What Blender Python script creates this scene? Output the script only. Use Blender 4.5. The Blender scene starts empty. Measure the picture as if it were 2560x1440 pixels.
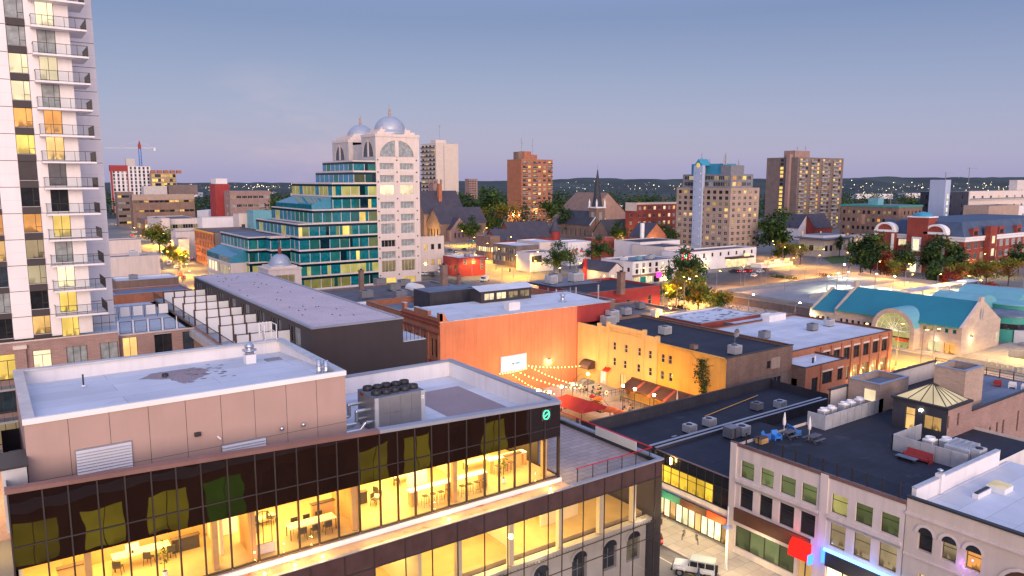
import bpy,math,random
from mathutils import Vector,Matrix
R=random.Random(11)
SC=bpy.context.scene
COL=SC.collection
PI=math.pi
rad=math.radians
CAM_H,FPX,PITCH,HEAD=40.0,1880.0,math.atan(268/1880.0),rad(54.79)
FX,FY,RX,RY=math.cos(HEAD),math.sin(HEAD),math.sin(HEAD),-math.cos(HEAD)
def _ray(px,py):
 dx=(px-1280)/FPX;dy=(720-py)/FPX;cp,sp=math.cos(PITCH),math.sin(PITCH)
 return(FX*cp+dx*RX+dy*FX*sp,FY*cp+dx*RY+dy*FY*sp,-sp+dy*cp)
def G(px,py,z=0.0):
 d=_ray(px,py);t=(z-CAM_H)/d[2];return(t*d[0],t*d[1],z)
def D(px,py,dep):
 d=_ray(px,py);t=dep/(d[0]*FX+d[1]*FY);return(t*d[0],t*d[1],CAM_H+t*d[2])
def onY(px,py,y):
 d=_ray(px,py);t=y/d[1];return(t*d[0],y,CAM_H+t*d[2])
def onX(px,py,x):
 d=_ray(px,py);t=x/d[0];return(x,t*d[1],CAM_H+t*d[2])
def gbox(pl,pc,pr,dep):
 c=D(pc,600,dep)
 y1=onX(pl,600,c[0])[1]if pl is not None else c[1]+12
 x1=onY(pr,600,c[1])[0]if pr is not None else c[0]+12
 return c[0],x1,c[1],y1
def _new(name):
 m=bpy.data.materials.new(name);m.use_nodes=True;nt=m.node_tree;nt.nodes.clear()
 out=nt.nodes.new('ShaderNodeOutputMaterial');return m,nt,out
def _n(nt,t,**k):
 n=nt.nodes.new(t)
 for a,b in k.items():setattr(n,a,b)
 return n
def _mix(nt,fac,a,b,mode='MIX'):
 n=_n(nt,'ShaderNodeMix',data_type='RGBA',blend_type=mode)
 for s,v in((n.inputs[0],fac),(n.inputs[6],a),(n.inputs[7],b)):
  if hasattr(v,'links')or hasattr(v,'is_linked'):nt.links.new(v,s)
  elif isinstance(v,(int,float)):s.default_value=v
  else:s.default_value=(*v,1)
 return n.outputs[2]
def _noise(nt,vec,scale,detail=4,rough=.6):
 n=_n(nt,'ShaderNodeTexNoise');n.inputs['Scale'].default_value=scale
 n.inputs['Detail'].default_value=detail;n.inputs['Roughness'].default_value=rough
 nt.links.new(vec,n.inputs['Vector']);return n.outputs['Fac']
def _map(nt,vec,scale=(1,1,1)):
 n=_n(nt,'ShaderNodeMapping');n.inputs['Scale'].default_value=scale
 nt.links.new(vec,n.inputs['Vector']);return n.outputs['Vector']
def _ramp(nt,fac,stops):
 n=_n(nt,'ShaderNodeValToRGB');e=n.color_ramp.elements
 while len(e)<len(stops):e.new(.5)
 for i,(p,c)in enumerate(stops):
  e[i].position=p;e[i].color=(*c,1)if not isinstance(c,(int,float))else(c,c,c,1)
 nt.links.new(fac,n.inputs[0]);return n.outputs[0]
def mk(name,rgb,rough=.8,var=.18,scale=.35,streak=.0,bump=.0,metal=0.0,spec=.3,brick=None,stain=None,rib=None,fine=0.0):
 m,nt,out=_new(name)
 b=_n(nt,'ShaderNodeBsdfPrincipled');nt.links.new(b.outputs[0],out.inputs[0])
 tc=_n(nt,'ShaderNodeTexCoord').outputs['Object']
 c1=tuple(x*(1-var)for x in rgb);c2=tuple(min(.95,x*(1+var))for x in rgb)
 f=_noise(nt,tc,scale,5)
 col=_mix(nt,_ramp(nt,f,((.3,0),(.7,1))),c1,c2)
 if fine:
  f2=_noise(nt,tc,9.0,3)
  col=_mix(nt,fine,col,_mix(nt,_ramp(nt,f2,((.35,0),(.65,1))),tuple(x*.55 for x in rgb),tuple(min(.95,x*1.35)for x in rgb)))
 if brick:
  sx=_n(nt,'ShaderNodeSeparateXYZ');nt.links.new(tc,sx.inputs[0])
  flat=len(brick)>4;ad=_n(nt,'ShaderNodeMath',operation='ADD');nt.links.new(sx.outputs[0],ad.inputs[0])
  if flat:ad.inputs[1].default_value=0
  else:nt.links.new(sx.outputs[1],ad.inputs[1])
  cb=_n(nt,'ShaderNodeCombineXYZ');nt.links.new(ad.outputs[0],cb.inputs[0]);nt.links.new(sx.outputs[1 if flat else 2],cb.inputs[1])
  bt=_n(nt,'ShaderNodeTexBrick');nt.links.new(cb.outputs[0],bt.inputs['Vector'])
  bt.inputs['Scale'].default_value=1.0;bt.inputs['Brick Width'].default_value=brick[0];bt.inputs['Row Height'].default_value=brick[1]
  bt.inputs['Mortar Size'].default_value=brick[2];bt.inputs['Bias'].default_value=0
  bt.inputs['Color1'].default_value=(1.06,1.06,1.06,1);bt.inputs['Color2'].default_value=(.88,.88,.88,1)
  bt.inputs['Mortar'].default_value=(brick[3],)*3+(1,)
  col=_mix(nt,1.0,col,bt.outputs['Color'],'MULTIPLY')
 if streak:
  sf=_noise(nt,_map(nt,tc,(1.6,1.6,.12)),1.0,4)
  col=_mix(nt,_ramp(nt,sf,((.45,0),(.8,streak))),col,tuple(x*.35 for x in rgb))
 if stain:
  sf=_noise(nt,tc,stain[1],6,.7)
  col=_mix(nt,_ramp(nt,sf,((stain[2],0),(stain[2]+.1,stain[3]))),col,stain[0])
 if rib:
  w=_n(nt,'ShaderNodeTexWave',bands_direction=rib[0]);w.inputs['Scale'].default_value=rib[1];nt.links.new(tc,w.inputs['Vector'])
  col=_mix(nt,_ramp(nt,w.outputs['Fac'],((0,rib[2]),(.25,0))),col,tuple(x*.4 for x in rgb))
 nt.links.new(col,b.inputs['Base Color'])
 b.inputs['Roughness'].default_value=rough;b.inputs['Metallic'].default_value=metal;b.inputs['Specular IOR Level'].default_value=spec
 if bump:
  bp=_n(nt,'ShaderNodeBump');bp.inputs['Strength'].default_value=bump;bp.inputs['Distance'].default_value=.03
  nt.links.new(_noise(nt,tc,14,4),bp.inputs['Height']);nt.links.new(bp.outputs[0],b.inputs['Normal'])
 return m
def glow(name,rgb,s):
 m,nt,out=_new(name);e=_n(nt,'ShaderNodeEmission');e.inputs[0].default_value=(*rgb,1);e.inputs[1].default_value=s
 nt.links.new(e.outputs[0],out.inputs[0]);return m
def _gloss(nt,base,rough=.04,ior=1.5,bump=.0,bscale=.6):
 g=_n(nt,'ShaderNodeBsdfGlossy');g.inputs['Roughness'].default_value=rough
 f0=((ior-1)/(ior+1))**2;ge=_n(nt,'ShaderNodeNewGeometry');dp=_n(nt,'ShaderNodeVectorMath',operation='DOT_PRODUCT');nt.links.new(ge.outputs['Normal'],dp.inputs[0]);nt.links.new(ge.outputs['Incoming'],dp.inputs[1])
 def mth(op,a,b=None):
  q=_n(nt,'ShaderNodeMath',operation=op)
  for i,v in enumerate((a,b)):
   if v is None:continue
   if isinstance(v,(int,float)):q.inputs[i].default_value=v
   else:nt.links.new(v,q.inputs[i])
  return q.outputs[0]
 fr=mth('ADD',mth('MULTIPLY',mth('POWER',mth('SUBTRACT',1.0,mth('ABSOLUTE',dp.outputs['Value'])),5.0),1-f0),f0)
 if bump:
  tc=_n(nt,'ShaderNodeTexCoord').outputs['Object']
  bp=_n(nt,'ShaderNodeBump');bp.inputs['Strength'].default_value=bump;bp.inputs['Distance'].default_value=.2
  nt.links.new(_noise(nt,tc,bscale,1),bp.inputs['Height'])
  nt.links.new(bp.outputs[0],g.inputs['Normal'])
 mx=_n(nt,'ShaderNodeMixShader');nt.links.new(fr,mx.inputs[0]);nt.links.new(base,mx.inputs[1]);nt.links.new(g.outputs[0],mx.inputs[2])
 return mx.outputs[0]
def litpane(name,rgb,s,dark=.25,sc=1.1):
 m,nt,out=_new(name)
 tc=_n(nt,'ShaderNodeTexCoord').outputs['Object'];oi=_n(nt,'ShaderNodeObjectInfo')
 va=_n(nt,'ShaderNodeVectorMath',operation='ADD');nt.links.new(tc,va.inputs[0])
 vs=_n(nt,'ShaderNodeMath',operation='MULTIPLY');vs.inputs[1].default_value=37.0;nt.links.new(oi.outputs['Random'],vs.inputs[0])
 nt.links.new(vs.outputs[0],va.inputs[1])
 f=_noise(nt,_map(nt,va.outputs[0],(1.6,1.6,.9)),sc,1,.4)
 sz=_n(nt,'ShaderNodeSeparateXYZ');nt.links.new(tc,sz.inputs[0])
 lo=_ramp(nt,sz.outputs[2],((.25,1),(1.0,.35),(1.9,.0))if 0 else((.0,1),(.45,.75),(.8,.12)))
 hi=_n(nt,'ShaderNodeMath',operation='MULTIPLY');nt.links.new(_ramp(nt,f,((.46,0),(.54,1))),hi.inputs[0]);nt.links.new(lo,hi.inputs[1])
 base=_mix(nt,_ramp(nt,_noise(nt,va.outputs[0],.45,0),((.3,0),(.7,1))),tuple(x*.72 for x in rgb),rgb)
 col=_mix(nt,hi.outputs[0],base,tuple(x*dark for x in rgb))
 e=_n(nt,'ShaderNodeEmission');nt.links.new(col,e.inputs[0])
 k=_n(nt,'ShaderNodeMapRange');k.inputs[3].default_value=s*.45;k.inputs[4].default_value=s*1.3;nt.links.new(oi.outputs['Random'],k.inputs[0])
 nt.links.new(k.outputs[0],e.inputs[1])
 nt.links.new(_gloss(nt,e.outputs[0],.05),out.inputs[0]);return m
def darkglass(name,rgb,ior=1.7,bump=.0,rough=.03,bscale=.6,var=.3):
 m,nt,out=_new(name);d=_n(nt,'ShaderNodeBsdfDiffuse')
 tc=_n(nt,'ShaderNodeTexCoord').outputs['Object']
 nt.links.new(_mix(nt,_ramp(nt,_noise(nt,tc,.9,3),((.35,0),(.65,1))),tuple(x*(1-var)for x in rgb),tuple(min(.9,x*(1+var))for x in rgb)),d.inputs[0])
 nt.links.new(_gloss(nt,d.outputs[0],rough,ior,bump,bscale),out.inputs[0]);return m
def clearglass(name,tint=(.93,.95,.94),ior=1.45,bump=0.0):
 m,nt,out=_new(name);t=_n(nt,'ShaderNodeBsdfTransparent');t.inputs[0].default_value=(*tint,1)
 nt.links.new(_gloss(nt,t.outputs[0],.01,ior,bump),out.inputs[0]);return m
M={}
def W(k,*a,**b):M[k]=mk(k,*a,**b)
W('white_panel',(.78,.74,.74),.55,.05,.2,streak=.12)
W('white_roof',(.60,.63,.69),.7,.12,.22,stain=((.36,.35,.40),.14,.58,.5),fine=.06,brick=(11,2.2,.03,.72,1))
W('white_wall',(.8,.77,.76),.7,.06,.3,streak=.2)
W('white_paint',(.8,.79,.78),.5,.05)
W('stucco',(.72,.62,.56),.8,.04,.3,streak=.25,bump=.05)
W('cream_stone',(.66,.56,.48),.85,.06,.5,streak=.15)
W('grey_stone',(.56,.52,.49),.8,.10,.4,streak=.2)
W('tan_panel',(.42,.29,.25),.45,.06,.25,streak=.08,spec=.45)
W('louver',(.55,.55,.58),.4,.05,metal=.4)
W('coping',(.36,.38,.44),.4,.1,metal=.4)
W('copper_coping',(.28,.16,.14),.35,.2,metal=.4)
W('dark_metal',(.035,.035,.04),.45,.2)
W('frame_dark',(.04,.032,.03),.45,.2)
W('frame_grey',(.25,.25,.26),.5,.1)
W('frame_white',(.72,.7,.68),.5,.06)
W('grey_metal',(.25,.25,.27),.45,.15,.8,metal=.3)
W('light_metal',(.55,.56,.58),.42,.15,.8,metal=.3,streak=.15)
W('chrome',(.6,.6,.62),.2,.1,metal=.9)
W('pipe_lag',(.62,.63,.66),.25,.1,metal=.8)
W('brown_clad',(.055,.045,.048),.55,.1,.15,streak=.15)
W('gravel_roof',(.56,.48,.51),.9,.14,.3,fine=.4)
W('ballast_roof',(.34,.27,.28),.9,.22,.25,fine=.55)
W('black_roof',(.024,.027,.042),.75,.4,.18,fine=.25,brick=(9,1.1,.03,1.3,1),stain=((.08,.08,.10),.3,.60,.5),spec=.35)
W('grey_roof',(.13,.13,.15),.8,.4,.15,fine=.3,brick=(9,1.4,.03,.6,1),stain=((.04,.04,.05),.2,.6,.6))
W('blue_roof',(.16,.19,.25),.7,.3,.2,fine=.2,brick=(9,1.6,.03,.6,1))
W('slate_roof',(.07,.065,.085),.7,.2,.3,rib=('Z',1.5,.5))
W('brick_pink',(.36,.235,.205),.85,.12,.3,streak=.15,brick=(.6,.2,.018,.75))
W('brick_red',(.27,.06,.045),.85,.18,.3,streak=.2,brick=(.5,.18,.016,1.2))
W('brick_orange',(.40,.16,.09),.85,.15,.3,streak=.2,brick=(.5,.18,.016,1.15))
W('brick_brown',(.27,.175,.135),.85,.16,.25,streak=.35,brick=(.7,.3,.02,.6))
W('brick_grey',(.22,.17,.155),.85,.16,.25,streak=.35,brick=(.6,.25,.02,.7))
W('brick_tan',(.43,.32,.255),.85,.08,.3,streak=.1,brick=(.6,.22,.014,.9))
W('red_paint',(.34,.045,.045),.6,.10,.3,streak=.25)
W('orange_wall',(.62,.22,.12),.65,.10,.25,streak=.3)
W('yellow_wall',(.70,.47,.20),.75,.08,.4,streak=.25,bump=.05)
W('gold_wall',(.74,.40,.09),.75,.08,.4,streak=.25,bump=.05)
W('dark_paint',(.05,.05,.062),.6,.25,.3,streak=.3)
W('navy',(.03,.032,.05),.5,.2,.3)
W('teal_metal',(.015,.20,.26),.45,.08,.2,rib=('X',.55,.25),spec=.4)
W('teal_trim',(.05,.30,.25),.5,.1)
W('teal_pale',(.16,.40,.45),.45,.1,.2)
W('sandstone',(.54,.43,.34),.85,.06,.4,streak=.15,brick=(1.6,.6,.02,.9))
W('concrete',(.42,.40,.37),.9,.15,.3,streak=.3,stain=((.2,.19,.18),.3,.6,.4))
W('concrete_pale',(.27,.27,.28),.9,.12,.3,fine=.1,stain=((.3,.28,.25),.25,.62,.4))
W('asphalt',(.085,.08,.078),.75,.25,.12,fine=.25,spec=.35)
W('asphalt_pale',(.22,.21,.19),.8,.25,.1,fine=.2,stain=((.1,.1,.1),.12,.55,.4))
W('lot_ground',(.19,.18,.17),.85,.3,.03,fine=.2)
W('paving',(.42,.38,.33),.85,.15,.2,fine=.15,brick=(1.5,1.5,.03,.6,1),stain=((.2,.18,.16),.25,.6,.4))
W('terrace_pavers',(.40,.34,.33),.8,.12,.3,brick=(1.2,.6,.03,.6,1))
W('marking',(.75,.72,.62),.7,.15,1.5)
W('rust_ledge',(.62,.42,.25),.6,.2,.7,stain=((.45,.13,.03),.9,.55,.85))
W('wood_warm',(.55,.33,.14),.6,.2,.6)
W('wood_dark',(.10,.06,.045),.6,.2)
W('plaster_warm',(.72,.62,.46),.8,.05)
W('floor_warm',(.46,.33,.18),.4,.15,.5)
W('furniture_dark',(.06,.05,.045),.5,.2)
W('white_fabric',(.75,.74,.72),.9,.06)
W('red_fabric',(.42,.03,.025),.85,.15,.5)
W('orange_fabric',(.75,.17,.04),.85,.12,.5)
W('blue_plastic',(.05,.22,.60),.45,.1)
W('awning_brown',(.085,.045,.042),.85,.2,.5)
W('awning_red',(.45,.10,.08),.85,.12,.5)
W('sign_green',(.03,.22,.16),.6,.1)
W('sign_brown',(.11,.045,.028),.6,.15)
W('sign_red',(.70,.10,.03),.5,.1)
W('silver_dome',(.42,.46,.52),.38,.1,.5,metal=.35,rib=('DIAGONAL',.3,.12))
W('dome_blue',(.05,.28,.42),.4,.1,.4)
W('rubber',(.02,.02,.02),.8,.2)
W('car_white',(.72,.72,.70),.3,.03,spec=.6)
W('car_black',(.03,.03,.034),.25,.1,spec=.6)
W('car_red',(.35,.02,.02),.25,.1,spec=.6)
W('car_silver',(.42,.43,.45),.25,.05,metal=.5)
W('car_blue',(.04,.08,.2),.25,.05,spec=.6)
W('car_maroon',(.16,.05,.04),.25,.05,spec=.6)
W('jeep_top',(.36,.42,.42),.5,.08)
W('skin',(.45,.27,.2),.6,.05)
W('jeans',(.07,.09,.16),.9,.1)
W('jacket',(.05,.08,.15),.9,.1)
W('hair',(.03,.02,.015),.7,.1)
W('bark',(.075,.055,.042),.9,.3,2.0)
W('grass',(.075,.12,.03),.95,.35,.2,fine=.4)
W('hill_green',(.045,.062,.06),.95,.4,.004)
for k,c in dict(leaf_dark=(.04,.075,.03),leaf_green=(.055,.10,.022),leaf_lime=(.17,.21,.025),leaf_gold=(.26,.18,.025),leaf_red=(.28,.03,.015),leaf_rust=(.17,.075,.02),leaf_bush=(.10,.13,.025)).items():
 W(k,c,.8,.55,.7,spec=.2)
M['glass_clear']=clearglass('glass_clear',(.95,.95,.92),1.4,.0)
M['glass_coated']=clearglass('glass_coated',(.85,.85,.82),2.1,.01)
M['glass_rail']=clearglass('glass_rail',(.93,.95,.95),1.35)
M['glass_spandrel']=darkglass('glass_spandrel',(.016,.008,.006),2.1,.05,.012,.45,.1)
M['pane_mirror']=litpane('pane_mirror',(.60,.46,.03),1.5,.45,.3)
M['pane_mirror_green']=litpane('pane_mirror_green',(.10,.45,.03),1.0,.2,.3)
M['glass_spandrel_low']=darkglass('glass_spandrel_low',(.075,.045,.042),1.6,.02,.02,.5,.12)
M['glass_dark']=darkglass('glass_dark',(.02,.022,.026),1.6)
M['glass_blue']=darkglass('glass_blue',(.03,.05,.07),1.9)
M['glass_teal']=darkglass('glass_teal',(.006,.17,.20),1.5)
W('blue_slate',(.07,.105,.17),.6,.2,.3,rib=('Z',1.2,.3))
W('pale_blue',(.40,.47,.62),.6,.05)
M['pane_teal']=litpane('pane_teal',(.08,.62,.58),.2,.4)
M['pane_bright']=litpane('pane_bright',(1,.60,.05),1.5,.5)
W('teal_side',(.03,.24,.29),.25,.25,.5,spec=.35)
M['glass_teal_dark']=darkglass('glass_teal_dark',(.002,.022,.034),1.4)
M['glass_sky']=darkglass('glass_sky',(.05,.27,.38),1.8,0,.08,.6,.1)
M['curtain']=darkglass('curtain',(.30,.33,.33),1.45)
M['pane_warm']=litpane('pane_warm',(1,.58,.20),1.05)
M['pane_yellow']=litpane('pane_yellow',(1,.66,.15),1.1,.35)
M['pane_orange']=litpane('pane_orange',(1,.42,.10),1.0)
M['pane_cream']=litpane('pane_cream',(1,.80,.50),1.1,.5,.6)
M['pane_dim']=litpane('pane_dim',(.75,.55,.30),.42,.2)
M['pane_green']=litpane('pane_green',(.44,.50,.20),.36,.35,.8)
M['pane_lime']=litpane('pane_lime',(.85,.74,.24),.5,.3,.7)
M['pane_shop']=litpane('pane_shop',(1,.82,.42),2.0,.4,.8)
M['glow_lamp']=glow('glow_lamp',(1,.62,.18),60)
M['glow_sodium']=glow('glow_sodium',(1,.45,.06),50)
M['glow_white']=glow('glow_white',(1,.95,.75),60)
M['glow_bulb']=glow('glow_bulb',(1,.60,.16),16)
M['glow_far']=glow('glow_far',(1,.80,.45),5.0)
M['glow_green']=glow('glow_green',(.05,1,.45),12)
M['glow_red']=glow('glow_red',(1,.03,.02),8)
M['glow_redrail']=glow('glow_redrail',(1,.03,.08),.45)
M['glow_blue']=glow('glow_blue',(.03,.12,1),5)
M['glow_skyblue']=glow('glow_skyblue',(.2,.5,1),3)
M['glow_pink']=glow('glow_pink',(1,.05,.3),2.5)
M['glow_screen']=glow('glow_screen',(.82,.88,1),1.15)
M['glow_head']=glow('glow_head',(1,.9,.7),10)
M['glow_amber']=glow('glow_amber',(1,.55,.12),2.2)
M['glow_redsign']=glow('glow_redsign',(1,.02,.015),1.4)
M['glow_mint']=glow('glow_mint',(.1,.9,.5),1.6)
ORG={}
class MB:
 def __init__(s):s.v=[];s.f=[];s.mi=[];s.mats=[];s.smooth=[]
 def _m(s,m):
  m=M[m]if isinstance(m,str)else m
  if m not in s.mats:s.mats.append(m)
  return s.mats.index(m)
 def poly(s,pts,m,smooth=False):
  i=len(s.v);s.v+=[tuple(p)for p in pts];s.f.append(tuple(range(i,i+len(pts))));s.mi.append(s._m(m));s.smooth.append(smooth)
 def mesh(s,vs,fs,m,smooth=False):
  i=len(s.v);s.v+=[tuple(p)for p in vs];k=s._m(m)
  for f in fs:s.f.append(tuple(i+j for j in f));s.mi.append(k);s.smooth.append(smooth)
 def box(s,x0,x1,y0,y1,z0,z1,m,top=None,skip=''):
  vs=[(x0,y0,z0),(x1,y0,z0),(x1,y1,z0),(x0,y1,z0),(x0,y0,z1),(x1,y0,z1),(x1,y1,z1),(x0,y1,z1)]
  F=dict(b=(0,3,2,1),t=(4,5,6,7),s=(0,1,5,4),e=(1,2,6,5),n=(2,3,7,6),w=(3,0,4,7))
  fs=[F[k]for k in 'bsenw' if k not in skip]
  s.mesh(vs,fs,m)
  if 't' not in skip:s.mesh([vs[j]for j in F['t']],[(0,1,2,3)],top or m)
  return s
 def bar(s,p,q,w,h,m):
  p,q=Vector(p),Vector(q);d=(q-p).normalized();up=Vector((0,0,1))
  if abs(d.z)>.98:up=Vector((1,0,0))
  a=d.cross(up).normalized()*w/2;b=a.cross(d).normalized()*h/2
  vs=[c+x+y for c in(p,q)for x,y in((-a,-b),(a,-b),(a,b),(-a,b))]
  s.mesh(vs,[(0,1,2,3),(7,6,5,4),(0,4,5,1),(1,5,6,2),(2,6,7,3),(3,7,4,0)],m);return s
 def tube(s,p,q,r,m,n=8,r2=None,cap=True):
  p,q=Vector(p),Vector(q);r2=r if r2 is None else r2;d=(q-p).normalized()
  up=Vector((0,0,1))if abs(d.z)<.95 else Vector((1,0,0));a=d.cross(up).normalized();b=d.cross(a)
  vs=[]
  for c,rr in((p,r),(q,r2)):
   for k in range(n):
    t=2*PI*k/n;vs.append(c+a*math.cos(t)*rr+b*math.sin(t)*rr)
  s.mesh(vs,[(k,(k+1)%n,n+(k+1)%n,n+k)for k in range(n)],m,True)
  if cap:s.mesh(vs[:n],[tuple(range(n))],m);s.mesh(vs[n:],[tuple(reversed(range(n)))],m)
  return s
 def lathe(s,cx,cy,prof,m,n=16,a0=0,a1=2*PI):
  vs=[];full=abs(a1-a0-2*PI)<1e-4;nn=n if full else n+1
  for r,z in prof:
   for k in range(nn):
    t=a0+(a1-a0)*k/n;vs.append((cx+r*math.cos(t),cy+r*math.sin(t),z))
  fs=[(i*nn+k,i*nn+(k+1)%nn,(i+1)*nn+(k+1)%nn,(i+1)*nn+k)for i in range(len(prof)-1)for k in range(n)]
  s.mesh(vs,fs,m,True);return s
 def prism(s,pts,z0,z1,m,top=None):
  n=len(pts);lo=[(x,y,z0)for x,y in pts];hi=[(x,y,z1)for x,y in pts]
  for k in range(n):j=(k+1)%n;s.poly([lo[k],lo[j],hi[j],hi[k]],m)
  s.poly(hi,top or m);s.poly(lo[::-1],m);return s
 def extr(s,prof,axis,a0,a1,m,caps=None,smooth=False):
  P=(lambda u,z,a:(a,u,z))if axis=='x' else(lambda u,z,a:(u,a,z))
  n=len(prof)
  for k in range(n):
   j=(k+1)%n;s.poly([P(*prof[k],a0),P(*prof[j],a0),P(*prof[j],a1),P(*prof[k],a1)],m,smooth)
  s.poly([P(*p,a0)for p in prof],caps or m);s.poly([P(*p,a1)for p in prof][::-1],caps or m);return s
 def wall(s,face,a0,a1,c,z0,z1,ops,m,depth=.22,reveal=None):
  def P(a,z,d=0):
   return{'S':(a,c+d,z),'N':(a,c-d,z),'W':(c+d,a,z),'E':(c-d,a,z)}[face]
  ops=[(max(o[0],a0),min(o[1],a1),max(o[2],z0),min(o[3],z1))for o in ops]
  ops=[o for o in ops if o[1]-o[0]>.02 and o[3]-o[2]>.02]
  us=sorted({round(x,4)for x in[a0,a1]+[o[0]for o in ops]+[o[1]for o in ops]})
  zs=sorted({round(x,4)for x in[z0,z1]+[o[2]for o in ops]+[o[3]for o in ops]})
  for j in range(len(zs)-1):
   zm=(zs[j]+zs[j+1])/2;row=[o for o in ops if o[2]<zm<o[3]];st=None
   for i in range(len(us)-1):
    um=(us[i]+us[i+1])/2;hole=any(o[0]<um<o[1]for o in row)
    if not hole and st is None:st=us[i]
    if hole and st is not None:
     s.poly([P(st,zs[j]),P(us[i],zs[j]),P(us[i],zs[j+1]),P(st,zs[j+1])],m);st=None
   if st is not None:s.poly([P(st,zs[j]),P(a1,zs[j]),P(a1,zs[j+1]),P(st,zs[j+1])],m)
  rv=reveal or m
  for u0,u1,w0,w1 in ops:
   s.poly([P(u0,w0),P(u1,w0),P(u1,w0,depth),P(u0,w0,depth)],rv);s.poly([P(u0,w1),P(u1,w1),P(u1,w1,depth),P(u0,w1,depth)],rv)
   s.poly([P(u0,w0),P(u0,w1),P(u0,w1,depth),P(u0,w0,depth)],rv);s.poly([P(u1,w0),P(u1,w1),P(u1,w1,depth),P(u1,w0,depth)],rv)
  return s
 def data(s,name,org=(0,0,0)):
  me=bpy.data.meshes.new(name);ox,oy,oz=org
  me.from_pydata([(x-ox,y-oy,z-oz)for x,y,z in s.v],[],s.f)
  for m in s.mats:me.materials.append(m)
  me.polygons.foreach_set('material_index',s.mi);me.polygons.foreach_set('use_smooth',s.smooth);me.update();return me
 def build(s,name,parent=None,label=None,cat=None,group=None,kind=None,org=None):
  if not s.v:return None
  o0=org if org is not None else(ORG.get(parent.as_pointer(),(0,0,0))if parent else s.base())
  o=bpy.data.objects.new(name,s.data(name,o0));COL.objects.link(o)
  if parent:o.parent=parent;ORG[o.as_pointer()]=o0
  else:o.location=o0;ORG[o.as_pointer()]=tuple(o0)
  tag(o,label,cat,group,kind);return o
 def base(s):
  xs=[p[0]for p in s.v];ys=[p[1]for p in s.v];zs=[p[2]for p in s.v]
  return((min(xs)+max(xs))/2,(min(ys)+max(ys))/2,min(zs))
def tag(o,label=None,cat=None,group=None,kind=None):
 if label:o['label']=label
 if cat:o['category']=cat
 if group:o['group']=group
 if kind:o['kind']=kind
 return o
def T(name,label,cat,loc,group=None):
 o=bpy.data.objects.new(name,None);o.empty_display_size=.5;COL.objects.link(o);o.location=loc
 ORG[o.as_pointer()]=tuple(loc);return tag(o,label,cat,group)
def dup(o,loc,rz=0,label=None,scale=None,group=None):
 def cp(a,par):
  b=a.copy();COL.objects.link(b)
  if par is not None:b.parent=par
  for ch in list(a.children):cp(ch,b)
  return b
 r=cp(o,None);r.location=loc;r.rotation_euler=(0,0,rz)
 ORG[r.as_pointer()]=tuple(loc)
 if scale is not None:r.scale=scale if hasattr(scale,'__len__')else(scale,)*3
 if label:r['label']=label
 if group:r['group']=group
 return r
def S(mb,name):return mb.build(name,kind='structure',org=(0,0,0))
ROT={'S':0,'W':-PI/2,'N':PI,'E':PI/2}
_WC={}
def winmesh(w,h,style,pane):
 key=(round(w,2),round(h,2),style,pane)
 if key in _WC:return _WC[key]
 b=MB();fr={'w':'frame_white','g':'frame_grey'}.get(style[-1],'frame_dark');t=.05 if w<2.2 else .07
 b.poly([(-w/2,0,0),(w/2,0,0),(w/2,0,h),(-w/2,0,h)],pane)
 for x0,x1,z0,z1 in((-w/2,w/2,0,t),(-w/2,w/2,h-t,h),(-w/2,-w/2+t,t,h-t),(w/2-t,w/2,t,h-t)):b.box(x0,x1,-.05,.02,z0,z1,fr)
 s0=style[:-1]
 if s0=='v2':b.box(-t/2,t/2,-.04,.01,t,h-t,fr)
 if s0=='v3':
  for k in(-1,1):b.box(k*w/6-t/2,k*w/6+t/2,-.04,.01,t,h-t,fr)
 if s0=='v4':
  for k in(-1,0,1):b.box(k*w/4-t/2,k*w/4+t/2,-.04,.01,t,h-t,fr)
 if s0=='sash':b.box(-w/2+t,w/2-t,-.04,.01,h*.5-t/2,h*.5+t/2,fr)
 if s0=='tr':b.box(-w/2+t,w/2-t,-.04,.01,h*.68-t/2,h*.68+t/2,fr)
 if s0=='cross':b.box(-w/2+t,w/2-t,-.04,.01,h*.5-t/2,h*.5+t/2,fr);b.box(-t/2,t/2,-.045,.005,t,h-t,fr)
 if s0=='L':
  x=w*.16;b.box(x-t/2,x+t/2,-.04,.01,t,h-t,fr);b.box(x+t/2,w/2-t,-.04,.01,h*.33-t/2,h*.33+t/2,fr)
 if s0=='R':
  x=w*.17;b.box(x-t/2,x+t/2,-.04,.01,t,h-t,fr);b.box(x+t/2,w/2-t,-.045,.005,h*.3-t/2,h*.3+t/2,fr)
 if s0=='trv2':b.box(-w/2+t,w/2-t,-.04,.01,h*.75-t/2,h*.75+t/2,fr);b.box(-t/2,t/2,-.045,.005,t,h*.75-t/2,fr)
 if s0=='arch':
  n=8;pts=[(w/2*math.cos(PI*k/n),h-w/2+w/2*math.sin(PI*k/n))for k in range(n+1)]
 me=b.data('window');_WC[key]=me;return me
def window(parent,face,a,c,z,w,h,style='nd',pane='glass_dark',depth=.2,name='window'):
 o=bpy.data.objects.new(name,winmesh(w,h,style,pane));COL.objects.link(o)
 p={'S':(a,c+depth,z),'N':(a,c-depth,z),'W':(c+depth,a,z),'E':(c-depth,a,z)}[face]
 og=ORG.get(parent.as_pointer(),(0,0,0));o.parent=parent
 o.location=(p[0]-og[0],p[1]-og[1],p[2]-og[2]);o.rotation_euler=(0,0,ROT[face]);return o
def pick(opts):
 t=sum(w for _,w in opts);r=R.random()*t
 for k,w in opts:
  r-=w
  if r<=0:return k
 return opts[-1][0]
LIT=[('glass_dark',5),('glass_blue',2),('curtain',1.2),('pane_warm',1.6),('pane_yellow',.8),('pane_dim',1.6),('pane_orange',.5),('pane_cream',.5)]
DARKISH=[('glass_dark',6),('glass_blue',3),('curtain',1),('pane_dim',1),('pane_warm',.5)]
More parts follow.
